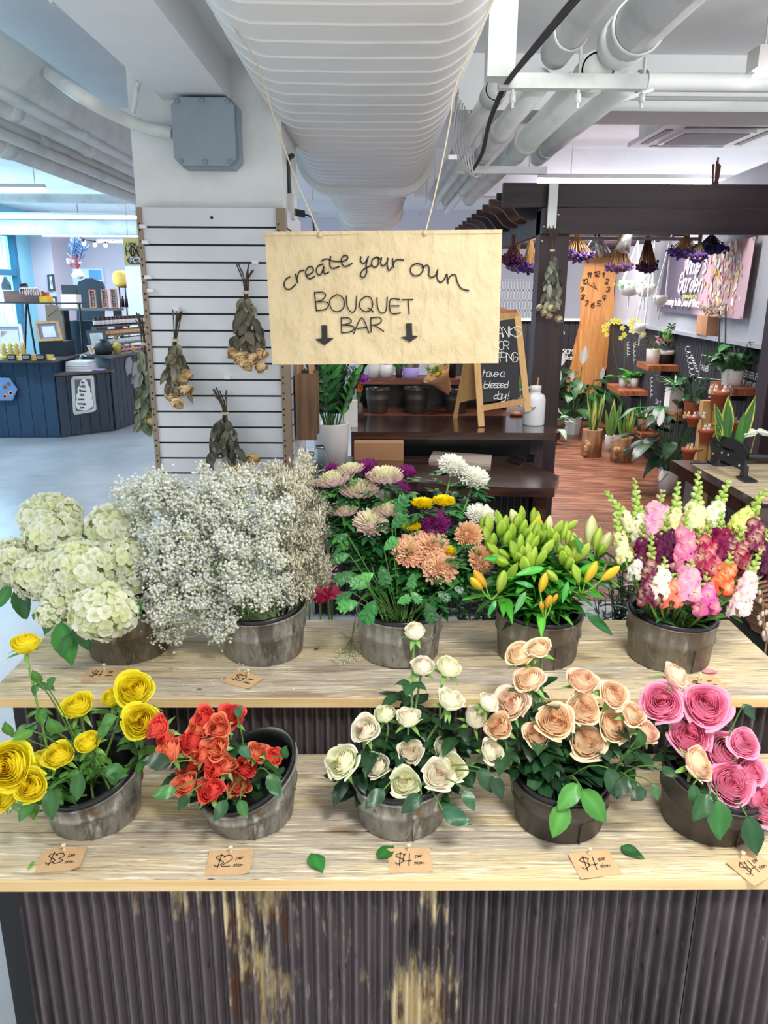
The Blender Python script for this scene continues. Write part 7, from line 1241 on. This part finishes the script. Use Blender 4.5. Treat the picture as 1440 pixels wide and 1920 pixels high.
# low corner counter things
c = Vector((-3.5, 9.35, DZ)); t = thing('towel_pile', c, 'folded white towels with grey stripes on the low corner counter', 'towels'); mb = MB()
for k in range(4): box(mb, -3.62+k*.004, -3.33-k*.01, 9.14, 9.45, DZ+.001+k*.028, DZ+.026+k*.028, hexc(['f0f0f4', 'e6e8ee', 'f4f4f8', 'eceef2'][k]))
mb.build('folds', MT['vc'], t)
c = aZ(160, 694, DZ+.001); mb = MB(); box(mb, c.x-.04, c.x+.22, c.y-.05, c.y+.06, DZ+.001, DZ+.014, hexc('b8a0d8')); tag(mb.build('lilac_folder', MT['vc']), 'lilac folder lying on the low corner counter', 'folder')
c = Vector((aY(128, 676, 9.9).x, 9.9, DZ+.001)); t = thing('tip_jar', c, 'white jar lettered TIPS on a grey block behind the low counter', 'jar'); z = aY(128, 666, 9.9).z; mb = MB(); box(mb, c.x-.09, c.x+.12, 9.85, 10.05, DZ+.001, z); mb.build('grey_block', MT['greywall'], t); mb = MB(); lathe(mb, [(.001, 0), (.06, .001), (.062, .12), (.045, .15), (.045, .17), (.001, .17)], (c.x, c.y, z), n=18); mb.build('jar_body', MT['speck'], t); m = MB(); letter(m, 'TIPS', (c.x-.05, c.y-.063, z+.05), (1, 0, 0), (0, 0, 1), .05, .010, hexc('15151a'), 0, .6); m.build('lettering', MT['ink'], t)
mb = MB(); p = aZ(150, 692, DZ+.001); tube(mb, smoothline([p, p+Vector((.01, 0, .12)), p+Vector((.04, 0, .17)), p+Vector((.09, 0, .15))], 4), .006, 6); ball(mb, p+Vector((.005, 0, .06)), .015, 8, 6); tag(mb.build('white_hook_stand', MT['white']), 'thin white curved stand with a bead on the low counter', 'stand')
# plaques on the faces
def plaque(nm, label, P, Y, th, mat, col, deco=()):
    t = thing(nm, aY(sum(p[0] for p in P)/len(P), max(p[1] for p in P), Y), label, 'sign'); mb = MB(); prism(mb, [aY(a, b, Y) for a, b in P][::-1], (0, th, 0), col); mb.build('panel', MT[mat], t)
    if deco:
        m = MB()
        for (x, y, r, c) in deco: q = aY(x, y, Y-.003); m.add([q+Vector((math.cos(k)*r*scl(Y, 1), 0, math.sin(k)*r*scl(Y, 1))) for k in [j*6.283/6 for j in range(6)]], [list(range(6))], c, False)
        m.build('printed_cells', MT['vc'], t)
    return t
plaque('hexagon_sign', 'pale blue hexagon plaque with bees and honeycomb cells on the navy counter', [(-6, 751), (23, 751), (32, 730), (17, 709), (-6, 708)], 8.84, .02, 'vc', '6f9cd0', [(9, 726, 4, '8a5a50'), (16, 720, 4, '8a5a50'), (10, 743, 5, 'e8a090'), (20, 737, 5, 'eca898'), (9, 743, 2.5, 'f4d0c8'), (20, 737, 2.5, 'f4d0c8')])
t = plaque('beehive_plaque', 'ornate cream framed plaque with a white beehive shape full of script', [(140, 778), (176, 772), (180, 768), (175, 708), (172, 704), (137, 706), (133, 711), (137, 773)], 8.96, .02, 'vc', 'cfcac4'); mb = MB(); prism(mb, [aY(a, b, 8.955) for a, b in [(142, 771), (173, 766), (169, 711), (140, 712)]][::-1], (0, .004, 0), 'c07050' if False else '6a6560'); mb.build('dark_field', MT['vc'], t)
mb = MB(); prism(mb, [aY(a, b, 8.95) for a, b in [(146, 768), (162, 770), (174, 762), (175, 752), (172, 748), (173, 740), (169, 735), (169, 727), (165, 722), (163, 714), (157, 710), (151, 714), (149, 723), (145, 728), (146, 736), (143, 741), (144, 749), (142, 754), (143, 762)]][::-1], (0, .003, 0), 'ece8e4'); mb.build('beehive_shape', MT['vc'], t); m = MB()
for k, (tx, x, y, h) in enumerate((('I am', 152, 718, 3), ('LOVED', 150, 726, 3.4), ('Blessed', 149, 734, 3.4), ('Kind', 150, 742, 3.8), ('be kind', 147, 750, 3.4), ('bee humble', 146, 758, 3), ('sweet', 150, 765, 3))): letter(m, tx, aY(x, y, 8.945), (1, 0, -.04), (0, 0, 1), h*scl(9), .005, hexc('4a4440'), .1, .62)
m.build('script', MT['ink'], t)
# two little plaques on the receding counter face
def onC(px, py): d = ray(px, py); a = Vector((-3.185, 9.39, 0)); nn = Vector((2.01, -.285, 0)).normalized(); k = (a+nn*.012-Vector((0, 0, EYE))).dot(nn)/d.dot(nn); return Vector((0, 0, EYE))+d*k
for nm, P, lab in (('hexagon_sign', [(237, 704), (244, 699), (247, 680), (243, 668), (236, 672), (234, 688)], 'small grey hexagon plaque with honeycomb on the receding counter'), ('hexagon_sign', [(252, 735), (262, 738), (266, 715), (262, 680), (250, 678), (246, 698)], 'larger grey hexagon plaque next to the trash bin')):
    mb = MB(); prism(mb, [onC(*p) for p in P], (.012, 0, 0), 'a8a8b0'); t = thing(nm, onC(*P[0]), lab, 'sign'); mb.build('panel', MT['vc'], t)
c = aZ(256, 790, .001); t = thing('trash_bin', c, 'black trash bin with a white liner beside the counter end', 'bin'); mb = MB(); lathe(mb, [(.001, 0), (.11, 0), (.14, .24), (.13, .24), (.001, .03)], c, n=18); mb.build('bin', MT['black'], t); mb = MB(); lathe(mb, [(.142, .17), (.16, .20), (.15, .29), (.13, .27), (.12, .2)], c, n=18, flute=(.06, 7)); mb.build('liner', MT['white'], t)
# jar display: stepped racks with jars
t = thing('jar_rack', (-3.35, 10.4, CT), 'stepped wooden rack on the receding counter holding rows of jars', 'rack'); JL = []
J0 = Vector((-3.52, 9.95)); J1 = Vector((-3.22, 11.2)); jd = (J1-J0).normalized(); jn = Vector((jd.y, -jd.x))
for k, (zz, off) in enumerate(((CT+.001, .26), (CT+.10, .17), (CT+.20, .08), (CT+.31, -.01))):
    if k:
        a, b = J0+jn*off, J1+jn*off; mb = MB(); prism(mb, [Vector((*(a-jn*.04), zz-.012)), Vector((*(a+jn*.04), zz-.012)), Vector((*(b+jn*.04), zz-.012)), Vector((*(b-jn*.04), zz-.012))], (0, 0, .011)); mb.build('step', MT['ctop'], t)
    JL.append((zz, off))
mb = MB()
for q in (J0, J1): mb = MB(); prism(mb, [Vector((*(q+jn*.30), CT+.001)), Vector((*(q-jn*.05), CT+.001)), Vector((*(q-jn*.05), CT+.30)), Vector((*(q+jn*.0), CT+.30))], Vector((*jd, 0))*.012); mb.build('side', MT['ctop'], t)
jar0 = {}
def jar(kind, p, lab, grp):
    cols = {'a': ('5a2430', '2a1a1e', 'e8e4e4', .034, .115), 'b': ('c88a5a', '30201c', 'e0b890', .026, .075), 'c': ('e0dce0', '1c1a20', 'f4f2f4', .026, .075), 'd': ('b03038', '8a2028', 'e8c8c0', .028, .06)}[kind]
    if kind not in jar0:
        r, h = cols[3], cols[4]; t = thing('jam_jar', p, lab, 'jar', grp); mb = MB(); lathe(mb, [(.001, 0), (r, .002), (r, h*.74), (r*.8, h*.84), (r*.8, h*.86)], p, n=12, col=cols[0]); mb.build('jar_body', MT['vcgloss'], t); mb = MB(); lathe(mb, [(r*.82, h*.85), (r*.88, h*.86), (r*.88, h), (.001, h)], p, n=12, col=cols[1]); mb.build('lid', MT['vcgloss'], t); mb = MB(); lathe(mb, [(r*1.01, h*.2), (r*1.02, h*.21), (r*1.02, h*.62), (r*1.01, h*.63)], p, n=12, col=cols[2]); mb.build('label', MT['vc'], t); jar0[kind] = t; return
    s = jar0[kind]; c = s.copy(); C.objects.link(c); c.location = p; c['label'] = lab; c['group'] = grp; ORG[c] = Vector(p)
    for ch in s.children: d = ch.copy(); C.objects.link(d); d.parent = c
for k, (kd, n, lab, grp) in enumerate((('d', 13, 'red lidded jar in the lowest row on the receding counter', 'red jars in the lowest row'), ('c', 17, 'white labelled jar in the second row of the jar rack', 'white labelled jars'), ('b', 17, 'amber jar in the third row of the jar rack', 'amber jars'), ('a', 13, 'dark red jam jar in the top row of the jar rack', 'dark jam jars'))):
    for i in range(n): q = J0.lerp(J1, (i+.5)/n)+jn*(JL[k][1]); jar(kd, Vector((q.x, q.y, JL[k][0])), lab, grp)
# back of the honey shop
def blk(nm, label, cat, x0, y0, x1, y1, Y, dp, mat, zb=None, grp=None): return pbox(nm, label, cat, x0, y0, x1, y1, Y, dp, mat, zb, grp)
t = thing('wall_screen', aY(150, 545, 14.35), 'wide pale blue wall screen with a darker blue picture on its right', 'screen'); mb = MB(); a, b = aY(112, 545, 14.4), aY(190, 504, 14.4); box(mb, a.x, b.x, 14.4, 14.49, a.z, b.z, hexc('b8d8f0')); mb.build('panel', MT['screen'], t); mb = MB(); a, b = aY(168, 525, 14.39), aY(189, 506, 14.39); box(mb, a.x, b.x, 14.385, 14.40, a.z, b.z, hexc('4a90d8')); mb.build('picture', MT['screen'], t)
t = thing('armchair_back', aY(167, 640, 12.4), 'dark navy high curved chair back in the honey shop', 'chair'); P = [(144, 600), (192, 600), (192, 538), (188, 528), (180, 526), (174, 522), (160, 522), (153, 526), (147, 528), (143, 540)]; mb = MB(); prism(mb, [aY(a, b, 12.4) for a, b in P][::-1], (0, .12, 0)); mb.build('backrest', MT['navycloth'], t); a, b = aY(144, 600, 12.3), aY(192, 600, 12.3); mb = MB(); box(mb, a.x, b.x, 11.9, 12.5, .001, a.z); mb.build('base', MT['navycloth'], t)
t = thing('back_table', aY(130, 640, 11.9), 'dark table far back carrying prints and a white chest', 'table'); a, b = aY(108, 578, 11.6), aY(222, 578, 11.6); mb = MB(); box(mb, a.x, b.x, 11.55, 11.85, a.z-.03, a.z); mb.build('top', MT['ctop'], t)
for x in (a.x+.03, b.x-.08): mb = MB(); box(mb, x, x+.05, 11.6, 11.8, .001, a.z-.03); mb.build('leg', MT['black'], t)
TZ = a.z+.0005
blk('dark_display', 'black display board left of the navy chair back', 'display', 116, 534, 142, 550, 11.75, .04, 'black', TZ+.20); blk('white_chest', 'white printed chest with an orange print on the back table', 'box', 116, 552, 142, 576, 11.62, .2, 'speck', TZ)
for i, (x0, x1, yt, lab) in enumerate(((166, 179, 543, 'leaning brown wooden frame furthest left above the jars'), (189, 200, 542, 'brown wooden frame in the middle above the jars'), (206, 218, 541, 'brown wooden frame furthest right above the jars'))):
    framed('framed_slate', lab, 'frame', [(x0+3, 578), (x1+3, 577), (x1-1, yt), (x0-1, yt)], 11.6, .1, .022, 'shelfwood', '2a2a30', [(.2, .1*k+.05, .8, .1*k+.08, '8a8a90') for k in range(9)], TZ, 'wooden frames above the jars')
t = thing('metal_shelf', aY(236, 600, 12.0), 'thin black metal shelf carrying the beehive lantern and bee plush', 'shelf unit'); a, b = aY(222, 538, 12), aY(248, 538, 12); z = a.z
for zz in (z, z-.28, z-.56): mb = MB(); box(mb, a.x, b.x, 12, 12.3, zz-.012, zz); mb.build('shelf', MT['black'], t)
for x in (a.x, b.x-.015):
    for y in (12.0, 12.285): mb = MB(); box(mb, x, x+.015, y, y+.015, .001, z); mb.build('post', MT['black'], t)
for i in range(4): c = Vector((a.x+.03+i*.055, 12.05, z-.28)); mb = MB(); lathe(mb, [(.001, .0005), (.024, .001), (.024, .1), (.01, .12), (.01, .15), (.001, .15)], c, n=10); tag(mb.build('dark_bottle', MT['blackgloss']), 'small dark bottle on the black metal shelf', 'bottle', 'dark bottles')
c = aY(228, 536, 12.1); c.z = z+.0005; mb = MB(); lathe(mb, [(.001, 0), (.07, .0), (.10, .03), (.115, .055), (.11, .06), (.128, .09), (.122, .095), (.132, .125), (.125, .13), (.125, .16), (.117, .165), (.11, .195), (.1, .20), (.08, .225), (.001, .24)], c, n=20, col='f2c860'); tag(mb.build('beehive_lantern', MT['vc']), 'yellow striped beehive lantern on the black metal shelf', 'lantern')
t = thing('bee_plush', Vector((c.x+.17, 12.06, z+.0005)), 'small bee plush in cream and brown beside the beehive lantern', 'plush toy'); q = ORG[t]; mb = MB(); ball(mb, q+Vector((0, 0, .045)), (.05, .045, .045), 10, 8, 'e8c890'); mb.build('body', MT['vc'], t); mb = MB(); ball(mb, q+Vector((.07, 0, .05)), (.045, .042, .045), 10, 8, '4a3a34'); mb.build('stripe', MT['vc'], t); mb = MB(); ball(mb, q+Vector((.03, .01, .10)), (.03, .01, .03), 8, 6, 'f4f4f8'); mb.build('wing', MT['vc'], t)
# window shelf with boxes
t = thing('glass_shelf_stand', aY(70, 640, 10.6), 'black A-shaped stand with a long shelf in front of the window', 'shelf unit'); a, b = aY(-20, 567, 10.4), aY(145, 567, 10.4); z = a.z; mb = MB(); box(mb, a.x, b.x, 10.4, 10.7, z-.015, z); mb.build('shelf', MT['black'], t)
for px0, px1 in ((48, 30), (50, 72), (148, 152)): mb = MB(); p, q = aY(px0, 560, 10.5), aY(px1, 660, 10.5); tube(mb, [(p.x, 10.5, z-.005), (q.x, 10.5, .01)], .014, 6); mb.build('leg', MT['black'], t)
blk('storage_box', 'long terracotta coloured box on the window shelf', 'box', 8, 546, 70, 566, 10.45, .2, 'redwood', z+.0005); mb = MB(); q = aY(55, 548, 10.5); rn = random.Random(6)
for k in range(7): tube(mb, smoothline([q+Vector((-.09+k*.03, -.06, -.02)), q+Vector((-.08+k*.03, -.07, .045)), q+Vector((-.02+k*.03, -.06, .03)), q+Vector((.0+k*.03, -.08, -.04))], 3), .012, 6, 'c9a8a0')
tag(mb.build('knit_scarf', MT['vc']), 'pale pink knitted scarf draped over the terracotta box', 'scarf')
blk('orange_tin', 'orange tin on the window shelf', 'tin', 74, 548, 86, 557, 10.5, .1, 'terracotta', z+.085); mb = MB(); a, b = aY(71, 566, 10.46), aY(88, 557, 10.46); box(mb, a.x, b.x, 10.46, 10.64, z+.0005, z+.0845, hexc('f4b820')); tag(mb.build('yellow_box', MT['vc']), 'yellow box under the orange tin on the window shelf', 'box')
framed('black_tablet', 'black tilted tablet on the window shelf', 'tablet', [(38, 545), (54, 543), (50, 532), (36, 533)], 10.42, .06, .01, 'black', '101418', (), z+.155)
mb = MB(); q = aY(11, 546, 10.5); prism(mb, [q+Vector(v) for v in ((-.05, 0, 0), (.05, 0, 0), (.05, 0, .07), (.02, 0, .13), (0, 0, .17), (-.02, 0, .13), (-.05, 0, .07))], (0, .06, 0)); V = mb.V[0]; V[:, 2] += z+.155-V[:, 2].min(); tag(mb.build('dark_house_ornament', MT['slate']), 'dark little house ornament on the terracotta box', 'ornament')
t = thing('house_board', Vector((aY(102, 610, 9.8).x, 9.75, DZ+.001)), 'taupe board cut with a house gable standing behind the certificate', 'board'); a = aY(84, 571, 9.75); b = aY(118, 608, 9.75); mb = MB(); prism(mb, [(a.x, 9.75, DZ+.001), (b.x, 9.75, DZ+.001), (b.x, 9.75, b.z+.06), (b.x-.04, 9.75, a.z-.02), (b.x-.09, 9.75, a.z), (a.x, 9.75, a.z)], (0, .03, 0)); mb.build('board', MT['tan_metal'], t); mb = MB(); tube(mb, [(a.x+.02, 9.745, a.z-.14), (a.x+.13, 9.745, a.z-.05), (b.x-.0, 9.745, a.z-.14)], .005, 5); mb.build('cord', MT['cardboard'], t)
framed('framed_print', 'tall narrow framed print on the pale pilaster', 'picture', [(91, 546), (103, 545), (100, 514), (88, 515)], 13.565, .0, .03, 'slate', 'f0eef4', [(.4, .3, .6, .7, '6a6a80')]); framed('framed_print', 'small framed print below the tall narrow one', 'picture', [(95, 575), (107, 574), (105, 556), (93, 556)], 13.565, .0, .025, 'slate', 'f0eef4', [(.3, .3, .7, .6, '7a7a90')])
# vase of blue plumes on the chest
q = Vector((aY(147, 530, 12.45).x, 12.46, aY(147, 523, 12.45).z)); q.z = aY(160, 522, 12.4).z-.005; t = thing('plume_vase', q, 'patterned vase with grey blue plumes and pink blossoms above the chair', 'vase of flowers'); mb = MB(); lathe(mb, [(.001, 0), (.06, .0), (.10, .05), (.05, .12), (.045, .14), (.001, .13)], q, n=14); mb.build('vase', MT['speck'], t); m = MB(); rn = random.Random(2); s = MB()
for k in range(12): e = q+Vector((rn.uniform(-.16, .16), rn.uniform(-.05, .05), rn.uniform(.45, .6))); tube(s, [q+Vector((0, 0, .12)), q.lerp(e, .6)+Vector((0, 0, .03)), e], .004, 4, '5a6a80'); [leafgeo(m, q.lerp(e, .6+.04*j), (rn.uniform(-1, 1), -.2, .8), (0, -1, 0), .12, .02, rn.choice(['6a84a8', '4a6488', '8aa0c0']), .1, .1, 0, rn, 6, 3) for j in range(9)]
for k in range(14): ball(m, q+Vector((rn.uniform(-.12, .12), -.04, rn.uniform(.14, .34))), rn.uniform(.02, .032), 6, 5, rn.choice(['e87a8a', 'f0d8e0', 'f4f0f4', 'd85a70']))
m.build('plumes_and_blossoms', MT['petal'], t); s.build('stems', MT['stem'], t)
# honey sign and shelf unit behind it
t = thing('honey_sign', aY(248, 496, 9.6), 'hanging yellow sign lettered LOCAL HONEY with a dark FOR SALE arrow', 'sign'); a, b = aY(234, 497, 9.6), aY(300, 447, 9.6); mb = MB(); box(mb, a.x, b.x, 9.6, 9.62, a.z, b.z, hexc('ecd98c')); mb.build('panel', MT['vc'], t); m = MB(); s = scl(9.6, 2)
letter(m, 'LOCAL', aY(237, 461, 9.59), (1, 0, 0), (0, 0, 1), 5*s, .008, hexc('6a5f52'), .1, .9, .002); letter(m, 'HONEY', aY(237, 479, 9.59), (1, 0, 0), (0, 0, 1), 15*s, .011, hexc('574b42'), 0, .52, .002); m.build('lettering', MT['ink'], t)
mb = MB(); prism(mb, [aY(x, y, 9.585) for x, y in [(237, 488), (243, 481), (290, 481), (290, 495), (243, 495)]][::-1], (0, .01, 0), '5a5250'); ar = mb.build('arrow_board', MT['vc'], t); m = MB(); letter(m, 'FOR SALE', aY(245, 492, 9.58), (1, 0, 0), (0, 0, 1), 8*s, .012, hexc('f4f2ee'), 0, .8, .003); m.build('arrow_lettering', MT['vc'], ar)
for px in (240, 258): mb = MB(); p = aY(px, 447, 9.61); tube(mb, [p, (p.x, 9.61, CZ)], .003, 4); mb.build('string', MT['string'], t)
pbox('white_display_panel', 'white display panel with bee decals below the honey sign', 'panel', 246, 500, 275, 640, 11.6, .04, 'white', .001)
t = thing('string_lights', aY(178, 455, 12.2), 'string of small lit bulbs hanging in front of the mauve wall', 'string lights'); mb = MB(); tube(mb, smoothline([aY(150, 444, 12.2), aY(157, 449, 12.2), aY(168, 451, 12.2), aY(178, 453, 12.2), aY(190, 454, 12.2), aY(198, 456, 12.2), aY(215, 450, 12.2)], 3), .006, 5); p = aY(150, 444, 12.2); tube(mb, [p, (p.x, p.y, CZ)], .004, 4); mb.build('wire', MT['black'], t)
for px, py in ((157, 457), (178, 459), (198, 460)): m = MB(); ball(m, aY(px, py, 12.2), .032, 8, 6); b_ = m.build('bulb', MT['bulb'], t); m = MB(); lathe(m, [(.014, .02), (.016, .055), (.001, .06)], aY(px, py, 12.2), n=8); m.build('socket', MT['black'], b_)
# odds and ends on the right counter
c = Vector((-3.32, 9.62, CT+.0005)); mb = MB(); lathe(mb, [(.001, 0), (.09, 0), (.12, .07), (.07, .13), (.03, .15), (.045, .18), (.001, .17)], c, n=9, col='1e2430', flute=(.05, 5)); tag(mb.build('dark_gift_pouch', MT['vc']), 'dark tied gift pouch on the counter corner', 'gift pouch')
c = Vector((-3.2, 9.75, CT+.0005)); t = thing('gift_bag', c, 'clear gift bag with a yellow candle on the counter corner', 'gift bag'); mb = MB(); lathe(mb, [(.001, 0), (.035, 0), (.04, .09), (.02, .14), (.001, .14)], c, n=10, col='f0d860'); mb.build('candle', MT['vcgloss'], t); mb = MB(); lathe(mb, [(.055, .001), (.06, .1), (.025, .17), (.06, .22)], c, n=12); mb.build('wrap', MT['glass'], t)
c = Vector((-3.08, 10.0, CT+.0005)); mb = MB(); ball(mb, c+Vector((0, 0, .035)), (.032, .032, .042), 10, 8, 'd8a868'); tag(mb.build('wooden_egg', MT['vcgloss']), 'tan egg shaped candle on the edge of the jar counter', 'candle')
# ================= beside and on the stand =================
t = thing('black_crate', (1.45, 2.35, 0), 'black storage crate on the floor right of the flower stand', 'crate'); mb = MB(); box(mb, 1.12, 1.8, 2.2, 2.22, .001, .5); box(mb, 1.12, 1.8, 2.7, 2.72, .001, .5); box(mb, 1.12, 1.14, 2.22, 2.7, .001, .5); box(mb, 1.78, 1.8, 2.22, 2.7, .001, .5); box(mb, 1.14, 1.78, 2.22, 2.7, .001, .02); mb.build('body', MT['blackgloss'], t); mb = MB(); box(mb, 1.11, 1.81, 2.19, 2.73, .5, .52); mb.build('lid', MT['black'], t)
t = thing('wicker_basket', (1.5, 2.45, .5205), 'brown wicker basket on the black crate at the right edge', 'basket'); mb = MB(); z = .5205
for k in range(9): lathe(mb, [(.20+.006*k, z+.016*k), (.212+.006*k, z+.016*k+.008), (.20+.006*k, z+.016*k+.016)], (1.52, 2.46, 0), n=28, col='7a5236' if k % 2 else '936748', flute=(.02, 14))
mb.build('woven_side', MT['vc'], t); mb = MB(); lathe(mb, [(.001, z+.002), (.2, z+.002), (.2, z+.006), (.001, z+.006)], (1.52, 2.46, 0), n=24, col='5a3a26'); mb.build('bottom', MT['vc'], t)
p0 = Vector((aY(1422, 1225, 2.0).x, 2.0, .001)); t = thing('pussy_willow', p0, 'bare catkin branches standing at the right edge beside the stand', 'branches'); mb = MB(); cb = MB(); rn = random.Random(4)
for (x0, y0) in ((1428, 1110), (1424, 1150), (1436, 1190)):
    P = smoothline([p0+Vector((0, 0, .02)), aY(1432, 1240, 2.0), aY(1434, 1190, 2.0), aY(x0, y0, 1.98)], 4); tube(mb, P, .003, 5, '8a6a4a')
    for k in range(6, len(P)): ball(cb, P[k]+Vector((rn.choice((-.007, .007)), -.003, 0)), (.005, .005, .009), 7, 5, 'ece2d4')
mb.build('branches', MT['stem'], t); cb.build('catkins', MT['petal'], t); mb = MB(); lathe(mb, [(.001, 0), (.07, 0), (.085, .4), (.08, .4), (.062, .02)], p0, n=20); mb.build('tall_pail', MT['blackgloss'], t)
mb = MB(); rn = random.Random(6)
for k in range(60): p = aZ(rn.uniform(240, 580), rn.uniform(1225, 1300), .7215); ball(mb, p+Vector((0, 0, .0012)), rn.uniform(.0014, .0026), 5, 4, 'f4f2e6')
tag(mb.build('fallen_petals', MT['petal']), 'tiny white petals scattered on the upper planks below the baby\'s breath', 'petals', None, 'stuff')
